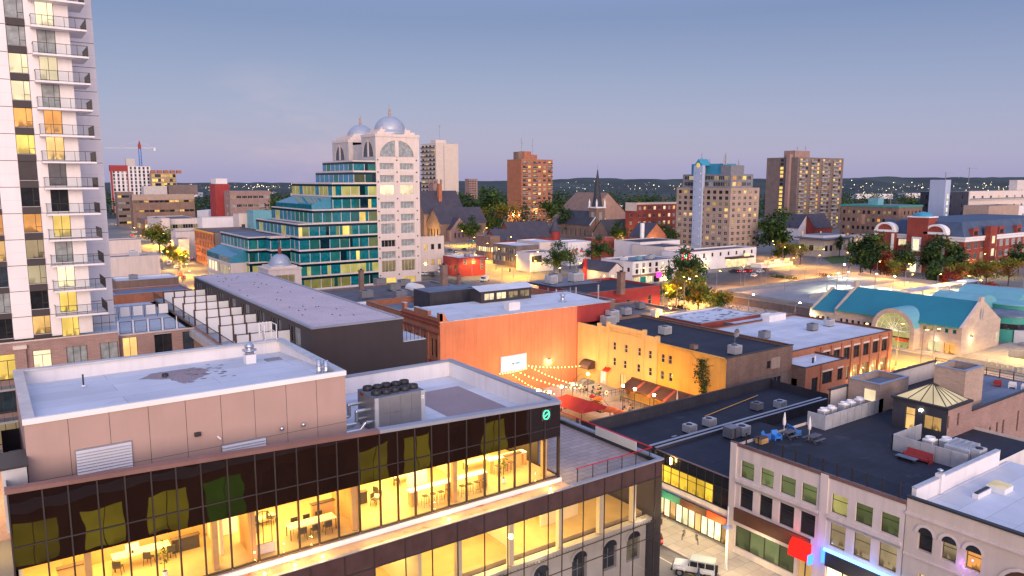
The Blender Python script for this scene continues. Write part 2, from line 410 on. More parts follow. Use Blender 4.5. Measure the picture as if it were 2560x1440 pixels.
NONE=[('glass_dark',2),('glass_blue',1)]
def grid(a0,a1,n,zs,w,h,style='nd',lit=LIT,cols=None):
 st=(a1-a0)/n
 return[(a0+st*(k+.5),z,w,h,style,lit)for z in zs for k in range(n)if cols is None or k in cols]
FOOT=[]
def clear(x,y,m=1.2):
 d=Vector((x,y)).normalized()*2.0
 for _ in range(60):
  if not any(a-m<x<b+m and c-m<y<e+m for a,b,c,e in FOOT):break
  x-=d.x;y-=d.y
 return x,y
def building(name,label,cat,x0,x1,y0,y1,z0,z1,wall,roof,S_=(),W_=(),parapet=.7,coping='coping',group=None,depth=.22,par=None,cap=100):
 t=par or T(name,label,cat,((x0+x1)/2,(y0+y1)/2,z0),group)
 FOOT.append((x0,x1,y0,y1))
 b=MB()
 for face,ops,a0,a1,c in(('S',S_,x0,x1,y0),('W',W_,y0,y1,x0),('N',(),x0,x1,y1),('E',(),y0,y1,x1)):
  b.wall(face,a0,a1,c,z0,z1,[(o[0]-o[2]/2,o[0]+o[2]/2,o[1],o[1]+o[3])for o in ops],wall,depth)
 if parapet:
  k=.3;zb=z1-parapet
  for p,q in(((x0+k,y0+k),(x1-k,y0+k)),((x1-k,y0+k),(x1-k,y1-k)),((x1-k,y1-k),(x0+k,y1-k)),((x0+k,y1-k),(x0+k,y0+k))):
   b.poly([(*p,zb),(*q,zb),(*q,z1),(*p,z1)],'white_wall' if roof=='white_roof' else wall)
 b.build('wall',t)
 r=MB();r.box(x0+.02,x1-.02,y0+.02,y1-.02,z1-parapet-.05,z1-parapet,roof,skip='b')if parapet else r.box(x0,x1,y0,y1,z1,z1+.15,roof)
 r.build('roof',t)
 if parapet and coping:
  k,e=.42,.06;q=MB()
  for X0,X1,Y0,Y1 in((x0-e,x1+e,y0-e,y0+k-e),(x0-e,x1+e,y1-k+e,y1+e),(x0-e,x0+k-e,y0+k-e,y1-k+e),(x1-k+e,x1+e,y0+k-e,y1-k+e)):
   q.box(X0,X1,Y0,Y1,z1,z1+.1,coping)
  q.build('coping',t)
 allw=[('S',o,y0)for o in S_]+[('W',o,x0)for o in W_]
 R2=random.Random(len(allw)*7+int(x0*10));idx=list(range(len(allw)));rest=MB()
 n=0
 for face,o,c in allw:
  pane=pick(o[5])if isinstance(o[5],list)else o[5]
  if n<cap:window(t,face,o[0],c,o[1],o[2],o[3],o[4],pane,depth-.02);n+=1
  else:
   a,w=o[0],o[2]
   f={'S':lambda u,z:(u,c+depth-.02,z),'W':lambda u,z:(c+depth-.02,u,z)}[face]
   rest.poly([f(a-w/2,o[1]),f(a+w/2,o[1]),f(a+w/2,o[1]+o[3]),f(a-w/2,o[1]+o[3])],pane)
 if rest.v:rest.build('glazing',t,kind='stuff')
 return t
def lampcol(name,loc,watts,rgb,r=.25):
 st=name=='street_or_fill_light';l=bpy.data.lights.new(name,'SPOT' if st else 'POINT');l.energy=watts*2.6;l.color=rgb;l.shadow_soft_size=min(r,.07)
 if st:l.spot_size=rad(152);l.spot_blend=.5
 o=bpy.data.objects.new(name,l);COL.objects.link(o);o.location=loc;return o
def arealight(name,loc,sx,sy,watts,rgb,rot=(0,0,0)):
 l=bpy.data.lights.new(name,'AREA');l.shape='RECTANGLE';l.size=sx;l.size_y=sy;l.energy=watts;l.color=rgb
 o=bpy.data.objects.new(name,l);COL.objects.link(o);o.location=loc;o.rotation_euler=rot;return o
g=MB();g.box(-300,700,-120,900,-.3,0,'lot_ground');S(g,'ground')
def strip(name,x0,x1,y0,y1,z,m,kerb=False):
 b=MB();b.box(x0,x1,y0,y1,0 if z>.05 else z-.004,z,m,skip='b');return S(b,name)
strip('road',48.6,58.8,-60,62,.008,'asphalt_pale')
strip('pavement',58.8,63.9,-60,110,.13,'paving')
strip('pavement',44.2,48.6,-60,62,.13,'paving')
strip('road',-60,44.2,5,17.5,.008,'asphalt')
strip('pavement',-60,44.0,17.5,40,.13,'concrete')
strip('pavement',-60,44.2,.5,5,.13,'paving')
b=MB()
for k in range(9):b.box(53.4,53.55,4+k*7,7.5+k*7,.012,.016,'marking',skip='b')
for k in range(8):b.box(49.4+k*1.15,50.0+k*1.15,31.5,34.5,.012,.016,'marking',skip='b')
for k in range(12):b.box(-20+k*5.4,-17.2+k*5.4,11.2,11.35,.012,.016,'marking',skip='b')
b.box(56.6,56.72,36,58,.012,.016,'marking',skip='b')
S(b,'road_marking')
OFF=T('office_building','low modern office with a long glass front glowing yellow and a tan panelled penthouse','office',(17,48,0))
YF,XR=41.53,33.65
zt=lambda x:25.45-1.45*x/33.65
b=MB()
b.wall('E',YF,57.3,XR,18.0,24,[(YF+.3,YF+2.6,18.4,21.4)],'brown_clad',.1)
b.wall('N',0,XR,57.3,0,24,[],'brown_clad');b.wall('W',YF,57.3,0,18,25.4,[],'brown_clad')
b.wall('W',40.07,57.3,0,0,17.9,[],'brown_clad')
b.wall('N',XR,43.0,52.9,0,18,[],'brown_clad');b.wall('E',40.07,52.9,43.0,0,18,[],'brown_clad')
b.build('wall',OFF)
b=MB()
b.box(.3,XR-.3,YF+.3,57.0,22.5,22.65,'white_roof')
b.poly([(18.4,57,22.65),(XR-.35,57,22.65),(XR-.35,57,24),(18.4,57,24)],'white_wall')
b.poly([(XR-.35,YF+.3,22.65),(XR-.35,57,22.65),(XR-.35,57,24),(XR-.35,YF+.3,24)],'white_wall')
b.build('roof',OFF)
b=MB()
b.box(27.2,32.2,43.2,53.6,22.655,22.66,'ballast_roof',skip='b');b.build('roof_patch',OFF)
def coping(x0,x1,z0,z1,m):
 b=MB();b.mesh([(x0,YF-.12,z0-.16),(x1,YF-.12,z1-.16),(x1,YF+.34,z1-.16),(x0,YF+.34,z0-.16),(x0,YF-.12,z0+.06),(x1,YF-.12,z1+.06),(x1,YF+.34,z1+.1),(x0,YF+.34,z0+.1)],[(0,3,2,1),(4,5,6,7),(0,1,5,4),(1,2,6,5),(2,3,7,6),(3,0,4,7)],m);return b
coping(-.1,19.2,zt(-.1),zt(19.2),'copper_coping').build('coping',OFF,label='reddish metal edge of the roof')
b=coping(19.2,XR,zt(19.2),24.0,'coping');b.box(XR-.4,XR+.12,YF+.34,57.4,23.95,24.1,'coping');b.box(18.2,XR-.4,56.95,57.4,23.95,24.1,'coping');b.build('coping',OFF)
xs=[0,1.39,2.47,3.73,4.98,6.21,7.41,8.66,10.04,11.55,12.65,13.93,15.14,16.38,17.77,19.18,20.41,21.65,22.86,24.15,25.54,27.01,28.23,29.55,30.9,32.2,XR]
for i in range(len(xs)-1):
 x0,x1=xs[i],xs[i+1];zm=22.52-.4*(x0/33.6)
 b=MB();yy=YF+.004*R.uniform(-1,1)
 for za0,za1,zb0,zb1 in((21.4,zm,21.4,zm),(zm,zt(x0)-.16,zm,zt(x1)-.16)):
  b.poly([(x0,yy,za0),(x1,yy,zb0),(x1,yy,zb1),(x0,yy,za1)],'glass_spandrel')
 b.box(x0-.035,x0+.035,YF-.07,YF-.006,21.4,zt(x0)-.2,'frame_dark');b.box(x0+.035,x1-.035,YF-.05,YF-.006,zm-.03,zm+.03,'frame_dark')
 b.build('spandrel_panel',OFF)
 b=MB();b.poly([(x0,YF,18.4),(x1,YF,18.4),(x1,YF,21.4),(x0,YF,21.4)],'glass_clear')
 b.box(x0-.04,x0+.04,YF-.07,YF+.12,18.4,21.4,'frame_dark');b.box(x0+.04,x1-.04,YF-.05,YF+.1,18.32,18.4,'frame_dark');b.build('window',OFF)
b=MB();b.box(.3,XR-.2,YF+.1,52,18.1,18.35,'floor_warm',skip='b');b.build('room_floor',OFF)
b=MB();b.box(.1,XR-.1,YF+.13,52,21.45,22.4,'plaster_warm',skip='t');b.build('room_ceiling',OFF)
b=MB();b.box(.3,XR-.3,51.6,51.9,18.35,21.45,'plaster_warm',skip='b');b.box(.15,.3,YF+.2,51.6,18.35,21.45,'plaster_warm')
for x,y0,y1,m in((9.9,43.5,51.6,'plaster_warm'),(11.3,41.75,44.6,'wood_warm'),(17.9,42.2,46.5,'wood_warm'),(26.9,46,51.6,'plaster_warm')):b.box(x,x+.18,y0,y1,18.35,21.45,m,skip='b')
b.box(2.2,9.8,46.6,46.8,18.35,20.0,'wood_warm');b.box(18.2,26.8,48.5,48.7,18.35,21.45,'plaster_warm')
b.build('room_partition',OFF)
for x in(3.1,9.3,11.35,17.6,24.9,32.6):
 b=MB();b.box(x-.16,x+.16,41.95,42.3,18.35,21.45,'wood_warm');b.build('column',OFF)
for x,w,e in((5,8,1150),(13.6,6,950),(21.5,7,1250),(29.5,7.4,1250)):
 arealight('ceiling_lamp',(x,45.6,21.40),w,6.0,e,(1,.66,.19))
b=MB();b.box(0,XR,40.25,YF-.02,17.6,17.96,'rust_ledge');b.box(0,XR,YF-.24,YF-.08,17.96,18.25,'white_paint');b.build('ledge',OFF)
b=MB();b.box(XR,43.0,40.1,52.9,17.3,17.6,'terrace_pavers',skip='b');b.build('terrace_floor',OFF)
b=MB()
b.box(-.1,XR,39.98,40.24,17.95,18.0,'coping');b.box(XR,43.1,39.98,40.3,17.95,18.08,'coping');b.box(42.65,43.1,40.3,52.9,17.95,18.08,'coping');b.box(XR+.02,42.65,52.55,52.95,17.95,18.08,'coping')
b.box(XR+.02,42.65,52.6,52.85,17.6,17.95,'dark_metal');b.box(42.7,42.95,40.3,52.6,17.6,17.95,'dark_metal');b.build('coping',OFF)
b=MB();b.box(34.6,42.45,40.75,40.77,17.75,18.85,'glass_rail');b.box(42.45,42.47,40.75,52.4,17.75,18.85,'glass_rail');b.box(34.55,42.5,40.73,40.79,18.85,18.9,'glow_redrail');b.box(42.43,42.49,40.79,52.4,18.85,18.9,'glow_redrail')
for k in range(6):b.box(34.7+k*1.5,34.74+k*1.5,40.73,40.79,17.6,18.85,'dark_metal')
b.build('guard_rail',OFF,label='glass terrace rail with a red lit top edge')
b=MB();b.box(42.52,42.6,42.6,47.6,17.98,18.75,'white_paint');b.build('rail_panel',OFF)
xl=[0,2,4.2,6.1,8.2,10,11.9,14,16.1,18,20.1,22,23.9,26.0,27.9,29.3,31.43,32.72,34.71,36.8,38.59,39.93,42.21,43.0]
YL=40.07
for i in range(len(xl)-1):
 x0,x1=xl[i],xl[i+1]
 for z0,z1,gl in((16.6,17.95,'s'),(13.0,16.6,'v'),(11.7,13.0,'s'),(8.2,11.7,'v'),(6.9,8.2,'s'),(3.4,6.9,'v'),(.15,3.4,'v')):
  b=MB();op=gl=='s' or(x1<22.5 and not(18<=x0<21 and z0==13.0))
  if gl=='s' and x0>26:op=z0==16.6
  b.poly([(x0,YL,z0),(x1,YL,z0),(x1,YL,z1),(x0,YL,z1)],'glass_spandrel_low' if op else 'glass_coated')
  b.box(x0-.035,x0+.035,YL-.06,YL-.006,z0,z1,'frame_dark');b.box(x0+.035,x1-.035,YL-.05,YL-.006,z0-.03,z0+.03,'frame_dark')
  b.build('window' if not op else 'spandrel_panel',OFF)
b=MB();ops=[]
for i,x in enumerate((28.4,32.0,35.75,38.9,41.5)):ops+=[(x-.75,x+.75,9.2,11.1),(x-.75,x+.75,4.4,7.2)]
b.wall('S',25.5,42.9,41.6,.2,12.2,ops,'grey_stone',.3)
for x in(28.4,32.0,35.75,38.9,41.5):
 for k in range(8):
  a0,a1=PI*k/8,PI*(k+1)/8
  for rr,dd in((.98,.10),):b.mesh([(x+c*math.cos(a),41.6-.1,11.1+c*math.sin(a)*.85)for c in(.75,rr)for a in(a0,a1)],[(0,1,3,2)],'grey_stone')
  b.poly([(x,41.59,11.1),(x+.75*math.cos(a0),41.59,11.1+.75*math.sin(a0)*.85),(x+.75*math.cos(a1),41.59,11.1+.75*math.sin(a1)*.85)],'glass_dark')
b.box(25.5,42.9,41.2,41.6,12.2,12.55,'grey_stone');b.box(25.5,42.9,40.95,41.6,12.55,12.8,'grey_stone')
for k in range(58):b.box(25.6+k*.3,25.75+k*.3,41.05,41.2,12.3,12.55,'grey_stone')
b.build('stone_front',OFF,label='old stone front with round arched windows behind the glass')
for x in(28.4,32.0,35.75,38.9,41.5):
 for z,h,pn in((9.2,1.9,'pane_dim' if x>39 or x<30 else 'glass_dark'),(4.4,2.8,'glass_dark')):window(OFF,'S',x,41.6,z,1.5,h,'crossg',pn,.28)
b=MB();b.box(.3,42.8,42.0,51,12.6,12.95,'floor_warm');b.build('room_floor',OFF)
b=MB();b.box(.3,42.8,40.3,51,16.7,17.2,'plaster_warm');b.build('room_ceiling',OFF)
b=MB();b.box(.3,42.8,47.5,47.7,12.95,16.7,'plaster_warm');b.box(17.9,18.1,40.4,47.5,12.95,16.7,'plaster_warm');b.box(21.2,21.4,40.4,47.5,12.95,16.7,'plaster_warm')
b.box(30.2,30.4,43,47.5,12.95,16.7,'plaster_warm');b.box(34.2,38,44.5,44.7,12.95,15.6,'plaster_warm');b.build('room_partition',OFF)
for x in(24.6,28.9,33.4,37.4,40.9):
 b=MB();b.box(x-.2,x+.2,41.0,41.4,12.95,16.7,'plaster_warm');b.build('column',OFF)
for x,w,e in((19.7,2.6,350),(26,7,800),(32.5,4,700),(40,4.5,220)):
 arealight('ceiling_lamp',(x,44,16.65),w,4.5,e,(1,.67,.20))
for x in(27.2,31.0,41.6):lampcol('uplight',(x,40.6,13.4),14,(1,.8,.5),.06)
b=MB();PX0,PX1,PY0,PY1,PZ=.98,18.35,44.6,57.0,27.95
b.box(PX0,PX1,PY0,PY1,22.65,PZ-.12,'tan_panel',skip='bt')
for k in range(1,9):x=PX0+k*1.93;b.box(x-.012,x+.012,PY0-.004,PY0+.01,22.7,PZ-.14,'frame_dark')
b.box(PX0,PX1,PY0-.003,PY0+.01,24.55,24.57,'frame_dark');b.build('penthouse_wall',OFF)
b=MB();zr=26.95;b.poly([(PX0+.3,PY0+.1,27.7),(PX1-.3,PY0+.1,27.7),(PX1-.3,PY1-.3,zr),(PX0+.3,PY1-.3,zr)],'white_roof')
for p,q in(((PX0+.3,PY0+.12),(PX0+.3,PY1-.3)),((PX0+.3,PY1-.3),(PX1-.3,PY1-.3)),((PX1-.3,PY1-.3),(PX1-.3,PY0+.12))):b.poly([(*p,zr),(*q,zr),(*q,PZ-.1),(*p,PZ-.1)],'white_wall')
b.build('penthouse_roof',OFF)
b=MB();k=.5
b.box(PX0-.06,PX1+.06,PY1-k,PY1+.06,PZ-.12,PZ,'light_metal');b.box(PX0-.06,PX0+k,PY0+.14,PY1-k,PZ-.12,PZ,'light_metal');b.box(PX1-k,PX1+.06,PY0+.14,PY1-k,PZ-.12,PZ,'light_metal')
b.box(PX0-.06,PX1+.06,PY0-.08,PY0+.14,PZ-.3,PZ,'white_paint');b.build('penthouse_coping',OFF)
b=MB()
P5=[(7.7,52.9),(8.6,54.6),(11.4,54.7),(12.1,53.4),(11.3,51.0),(9.7,49.2),(9.2,51.6)];pts=[]
for(u0,v0),(u1,v1)in zip(P5,P5[1:]+P5[:1]):
 for k in range(9):pts.append((u0+(u1-u0)*k/9+R.uniform(-.14,.14),v0+(v1-v0)*k/9+R.uniform(-.14,.14)))
zz=lambda y:27.7-.75*(y-44.7)/12+.006
b.poly([(x,y,zz(y))for x,y in pts],'ballast_roof')
for k in range(46):
 x,y,r_=11.6+R.gauss(0,.75),52.6+R.gauss(0,1.3),R.uniform(.04,.16);b.poly([(x+r_*math.cos(a)*1.6,y+r_*math.sin(a)*.8,zz(y)+.004+.0002*k)for a in(0,1.2,2.4,3.6,4.9)],'grey_roof' if k%2 else 'ballast_roof')
b.build('roof_patch',OFF)
for u0,u1,zl in((3.15,5.8,24.0),(10.55,13.1,22.75)):
 b=MB();b.box(u0-.05,u1+.05,PY0-.08,PY0-.005,zl-.06,zl+1.88,'frame_grey')
 for k in range(11):z=zl+.02+k*.166;b.mesh([(u0,PY0-.16,z),(u1,PY0-.16,z),(u1,PY0-.085,z+.12),(u0,PY0-.085,z+.12),(u0,PY0-.16,z-.02),(u1,PY0-.16,z-.02)],[(0,1,2,3),(4,5,1,0)],'louver')
 b.build('louver',OFF)
for px,py in((703,1072),(757,1062)):
 p=onY(px,py,PY0);b=MB();b.lathe(p[0],PY0-.12,[(.02,p[2]-.1),(.13,p[2]-.06),(.13,p[2]+.14),(.02,p[2]+.18)],'chrome',10);b.box(p[0]-.05,p[0]+.05,PY0-.1,PY0,p[2],p[2]+.08,'grey_metal');b.build('wall_vent',OFF)
p=onY(493,1085,PY0);b=MB();b.box(p[0]-.17,p[0]+.17,PY0-.22,PY0-.003,p[2]-.1,p[2]+.12,'dark_metal');b.build('flood_light',OFF)
p=onY(548,1092,PY0);b=MB();b.tube((p[0]-.1,PY0-.05,p[2]+.06),(p[0]+.05,PY0-.2,p[2]-.1),.05,'white_paint',8);b.build('wall_camera',OFF)
def zr_(y):return 27.7-.75*(y-44.7)/12
t=T('exhaust_vent','pale capped exhaust stack by the ladder on the white penthouse roof','vent',(14.9,53.5,zr_(53.5)))
b=MB();b.box(14.55,15.25,53.15,53.85,zr_(53.5),zr_(53.5)+.65,'white_paint');b.build('base',t)
b=MB();z=zr_(53.5)+.65;b.lathe(14.9,53.5,[(.3,z),(.3,z+.25),(.5,z+.26),(.5,z+.34),(.3,z+.36),(.28,z+.5),(.36,z+.52),(.3,z+.68),(.06,z+.9),(.0,z+.92)],'chrome',14);b.build('cap',t)
b=MB();b.box(16.0,17.1,53.0,53.9,zr_(54),zr_(54)+.1,'grey_metal');b.build('roof_hatch',label='flat grey roof hatch beside the exhaust stack',cat='hatch')
t=T('roof_ladder','white ladder cage over the back edge of the penthouse roof','ladder',(17.6,57.1,26.9));b=MB()
for x in(17.0,17.9):
 b.tube((x,56.7,26.95),(x,56.7,29.1),.035,'white_paint',6);b.tube((x,56.7,29.1),(x,58.0,29.1),.035,'white_paint',6);b.tube((x,58,29.1),(x,58,24),.035,'white_paint',6)
 b.tube((x,56.7,28.5),(x,58.0,28.5),.03,'white_paint',6)
b.build('frame',t);b=MB()
for k in range(7):
 a=PI*k/6;b.tube((17.45+.5*math.cos(a),58+.55*math.sin(a),24),(17.45+.5*math.cos(a),58+.55*math.sin(a),29.1),.025,'white_paint',5)
for z in(24.6,26,27.5,29):
 for k in range(6):a,c=PI*k/6,PI*(k+1)/6;b.tube((17.45+.5*math.cos(a),58+.55*math.sin(a),z),(17.45+.5*math.cos(c),58+.55*math.sin(c),z),.025,'white_paint',5)
b.build('cage',t)
for x,y,h,lab in((17.15,46.0,.95,'left of two short steel flue pipes at the penthouse corner'),(17.55,45.8,.85,'right of two short steel flue pipes at the penthouse corner')):
 b=MB();z=zr_(y);b.lathe(x,y,[(.17,z),(.17,z+h),(.13,z+h),(.13,z+.2)],'chrome',12);b.lathe(x,y,[(.2,z+h*.55),(.2,z+h*.6)],'chrome',12);b.build('flue_pipe',label=lab,cat='pipe')
b=MB();p=G(209,965,zr_(51.5));b.tube(p,(p[0],p[1],p[2]+.75),.05,'dark_metal',8);b.lathe(p[0],p[1],[(.14,p[2]),(.1,p[2]+.06),(.05,p[2]+.07)],'white_paint',10);b.build('vent_pipe',label='thin black vent pipe standing on the white penthouse roof',cat='pipe')
b=MB();p=G(413,940,zr_(51));b.lathe(p[0],p[1],[(.22,p[2]),(.2,p[2]+.16),(.08,p[2]+.2),(0,p[2]+.2)],'dark_metal',10);b.build('roof_drain',label='small dark roof drain in the brown gravel patch',cat='drain')
t=T('duct_box','grey sheet metal duct box at the left end of the office roof','duct',(.55,44.2,22.65));b=MB();b.box(-.15,.9,43.3,45.8,22.65,25.9,'light_metal');b.build('casing',t);b=MB();b.box(-.25,1.0,43.2,45.9,25.9,26.0,'dark_metal');b.build('lid',t)
CX0,CX1,CY0,CY1,CZ0,CZ1=21.15,25.0,46.3,49.2,22.75,25.2
t=T('chiller_unit','grey rooftop chiller with ten black fans on top','chiller',(23.1,47.7,22.65))
b=MB();b.box(CX0,CX1,CY0,CY1,CZ0,CZ1,'grey_metal',top='blue_roof');b.box(CX0+.1,CX1-.1,CY0+.1,CY1-.1,22.65,CZ0,'dark_metal');b.build('casing',t)
for k in range(4):
 for j in range(2):
  x0=CX0+.28+k*.84;z0=CZ0+.08+j*1.17;b=MB();b.box(x0,x0+.8,CY0-.03,CY0-.004,z0,z0+1.13,'tan_panel' if 0 else 'grey_metal')
  for q in range(10):b.box(x0+.03+q*.078,x0+.05+q*.078,CY0-.045,CY0-.03,z0+.03,z0+1.1,'frame_grey')
  b.build('coil_panel',t)
b=MB();b.box(CX0-.02,CX0+.26,CY0-.05,CY0+.1,CZ0,CZ1,'light_metal');b.box(CX1-.3,CX1+.02,CY0-.05,CY0+.1,CZ0,CZ1,'light_metal');b.build('corner_post',t)
b=MB();b.box(CX1-.27,CX1-.07,CY0-.06,CY0-.05,CZ1-.6,CZ1-.36,'white_paint');b.box(CX1-.2,CX1-.14,CY0-.065,CY0-.06,CZ1-.52,CZ1-.44,'sign_green');b.build('notice',t)
b=MB();b.box(CX0-.012,CX0-.004,CY0+1.9,CY0+2.5,CZ1-.3,CZ1-.12,'red_paint');b.build('badge',t)
for k in range(5):
 for j in range(2):
  x,y=CX0+.5+k*.72,CY0+.72+j*1.4+(.0 if k%2 else .12);b=MB();z=CZ1
  b.lathe(x,y,[(.33,z),(.36,z+.05),(.36,z+.26),(.33,z+.3),(.27,z+.3),(.25,z+.1),(.0,z+.1)],'dark_metal',18);b.lathe(x,y,[(.08,z+.1),(.08,z+.2),(0,z+.22)],'grey_metal',8)
  for q in range(5):a=q*2*PI/5;b.bar((x,y,z+.16),(x+.25*math.cos(a),y+.25*math.sin(a),z+.19),.09,.01,'grey_metal')
  b.build('fan',t)
for y,z,u in((46.7,23.05,0),(47.3,23.35,1),(47.9,23.0,0),(48.6,23.5,1)):
 b=MB();r=.13;b.tube((18.5,y,z),(20.2,y,z),r,'pipe_lag',10)
 if u:b.tube((20.2,y,z),(20.2,y,z+.85),r,'pipe_lag',10);b.lathe(20.2,y,[(0,z+.98),(r,z+.9),(r,z+.8)],'pipe_lag',10);b.tube((20.2,y,z+.85),(21.15,y,z+.85),r,'pipe_lag',10)
 else:b.tube((20.2,y,z),(20.6,y,z+.45),r,'pipe_lag',10);b.tube((20.6,y,z+.45),(21.15,y,z+.45),r,'pipe_lag',10)
 b.build('pipe',t)
def chair_proto():
 t=T('chair','dark chair at a long table in the glowing office','chair',(0,0,0),'chairs in the glowing office')
 b=MB();b.box(-.22,.22,-.22,.22,.43,.47,'furniture_dark');b.build('seat',t)
 b=MB();b.box(-.22,.22,.2,.24,.5,.85,'furniture_dark');b.build('backrest',t)
 for sx in(-1,1):
  for sy in(-1,1):b=MB();b.tube((sx*.19,sy*.19,.43),(sx*.23,sy*.23,0),.018,'furniture_dark',5);b.build('leg',t)
 return t
def table_proto(w,d,h,m,lab,cat='table'):
 t=T('table',lab,cat,(0,0,0),'tables in the glowing office')
 b=MB();b.box(-w/2,w/2,-d/2,d/2,h-.05,h,m);b.build('top',t)
 for sx in(-1,1):
  for sy in(-1,1):b=MB();b.box(sx*(w/2-.06)-.025,sx*(w/2-.06)+.025,sy*(d/2-.06)-.025,sy*(d/2-.06)+.025,0,h-.05,'furniture_dark');b.build('leg',t)
 return t
FZ=18.35
tb=table_proto(3.0,.9,.75,'plaster_warm','long pale table with dark chairs behind the glass');tb.location=(15.3,43.3,FZ)
ch=chair_proto();first=True
for x,y,a in((14.5,42.7,PI),(15.3,42.7,PI),(16.1,42.7,PI),(14.5,43.95,0),(15.3,43.95,0),(16.1,43.95,0),(12.6,45.4,.3),(13.6,45.9,1),(20.2,44.6,.5),(20.9,45.7,2),(6.3,44.8,2.5),(7.5,44.9,3),(4.7,44.6,2.7),(22.9,46.8,1.2),(25,47.2,.2)):
 if first:ch.location=(x,y,FZ);ch.rotation_euler=(0,0,a);first=False
 else:dup(ch,(x,y,FZ),a)
dup(tb,(13.1,46.2,FZ),.2,'pale table standing deeper in the middle office room',.6);dup(tb,(20.6,45.3,FZ),.9,'square pale table just right of the wooden partition',.5)
dup(tb,(23.6,47.2,FZ),.1,'pale table behind the long bar counter',.6);dup(tb,(29.6,46.4,FZ),.0,'pale table at the right end of the glass office',.8)
dup(tb,(6.0,45.3,FZ),0,'desk with a screen against the low orange partition')
for k,x in enumerate((2.6,8.4,10.8,16.6,19.2,24.2,31.6)):
 b=MB();b.box(x-.75,x+.75,44.6+(k%3)*.7,44.9+(k%3)*.7,FZ,FZ+(1.1,.8,1.5)[k%3],('wood_warm','furniture_dark','white_paint')[k%3]);b.box(x-.8,x+.8,44.55+(k%3)*.7,44.95+(k%3)*.7,FZ+(1.1,.8,1.5)[k%3],FZ+(1.15,.85,1.55)[k%3],'wood_dark');b.build('low_cabinet',label=('low wooden cabinet at the left end of the glass office','dark low cabinet left of the arched partition','white cabinet beside the arched partition','wooden cabinet right of the long table','dark low cabinet right of the wooden partition','white cabinet behind the bar counter','wooden cabinet by the right corner of the office')[k],cat='cabinet')
for k in range(8):
 x=3+k*3.9;b=MB();b.tube((x,43.4,21.45),(x,43.4,20.9),.015,'furniture_dark',4);b.lathe(x,43.4,[(.05,20.95),(.22,20.72),(.2,20.72)],'furniture_dark',10);b.lathe(x,43.4,[(.12,20.8),(.1,20.72),(0,20.7)],'glow_bulb',8);b.build('pendant_lamp',label='dark pendant lamp hanging in the glowing office',cat='lamp',group='pendant lamps in the office')
t=T('bar_counter','long white topped bar counter with stools behind the glass','counter',(24,43.2,FZ))
b=MB();b.box(22.0,28.2,42.95,43.6,FZ+.98,FZ+1.05,'white_paint');b.build('top',t)
for x in(22.1,25.0,27.7):b=MB();b.box(x,x+.5,43.0,43.55,FZ,FZ+.98,'wood_warm');b.build('cabinet',t)
def stool_proto():
 t=T('bar_stool','slim bar stool at the white topped counter','stool',(0,0,0),'bar stools at the counter')
 b=MB();b.box(-.18,.18,-.18,.18,.72,.76,'wood_dark');b.build('seat',t)
 for sx in(-1,1):
  for sy in(-1,1):b=MB();b.tube((sx*.15,sy*.15,.72),(sx*.2,sy*.2,0),.015,'furniture_dark',5);b.build('leg',t)
 b=MB();b.tube((-.18,-.18,.25),(.18,-.18,.25),.012,'furniture_dark',5);b.build('foot_rail',t);return t
st=stool_proto();first=True
for x in(22.9,23.5,24.1,24.7,25.8,26.4,27.0,27.5,29.9,30.5,31.1):
 y=42.55 if x<28.5 else 44.2
 if first:st.location=(x,y,FZ);first=False
 else:dup(st,(x,y,FZ))
dup(t,(30.6,44.9,FZ),0,'short white topped counter at the right end of the office',(.55,1,1))
for px,py,lab in((412,1400,'small leafy plant in a pot by the orange partition'),(1262,1150,'tall leafy plant at the right end of the office')):
 p=onY(px,py,42.6);t=T('potted_plant',lab,'plant',(p[0],42.8,FZ));b=MB();b.lathe(p[0],42.8,[(.12,FZ),(.17,FZ+.35),(.15,FZ+.35)],'white_paint',10);b.build('pot',t)
 b=MB();b.tube((p[0],42.8,FZ+.3),(p[0],42.8,FZ+1.2),.02,'bark',5);b.build('stem',t);b=MB()
 for k in range(70):
  a,e,r=R.random()*6.3,R.random()*1.1+.9,R.random()*.35;q=Vector((p[0]+r*math.cos(a),42.8+r*math.sin(a),FZ+e));d=Vector((R.uniform(-1,1),R.uniform(-1,1),R.uniform(-.6,.6)))*.13;s_=Vector((-d.y,d.x,.03))*.5
  b.poly([q-d,q+s_,q+d,q-s_],'leaf_bush')
 b.build('foliage',t)
t=T('desk_screen','white computer screen on the desk behind the glass','screen',(5.6,45.2,FZ+.75));b=MB();b.box(5.2,5.9,45.2,45.24,FZ+.9,FZ+1.3,'white_paint');b.build('panel',t);b=MB();b.box(5.5,5.6,45.15,45.3,FZ+.75,FZ+.9,'dark_metal');b.build('stand',t)
t=T('arched_screen','black framed arched partition in the middle of the glass office','partition',(11.95,43.0,FZ));b=MB()
x0,x1,z1=11.55,12.55,FZ+2.1
for x in(x0,x1,(x0+x1)/2):b.tube((x,42.3,FZ+.6),(x,42.3,z1 if x!=12.05 else z1+.5),.025,'frame_dark',5)
for z in(FZ+.6,FZ+1.9):b.tube((x0,42.3,z),(x1,42.3,z),.025,'frame_dark',5)
for k in range(8):a,c=PI*k/8,PI*(k+1)/8;b.tube((12.05+.5*math.cos(a),42.3,z1+.5*math.sin(a)),(12.05+.5*math.cos(c),42.3,z1+.5*math.sin(c)),.025,'frame_dark',5)
b.build('frame',t);b=MB();b.box(11.4,12.7,42.25,42.35,FZ,FZ+.6,'grey_stone');b.build('base',t)
t=T('logo_sign','round green glowing sign high on the office corner glass','sign',onY(1366,1037,YF-.1));p=onY(1366,1037,YF-.1);b=MB()
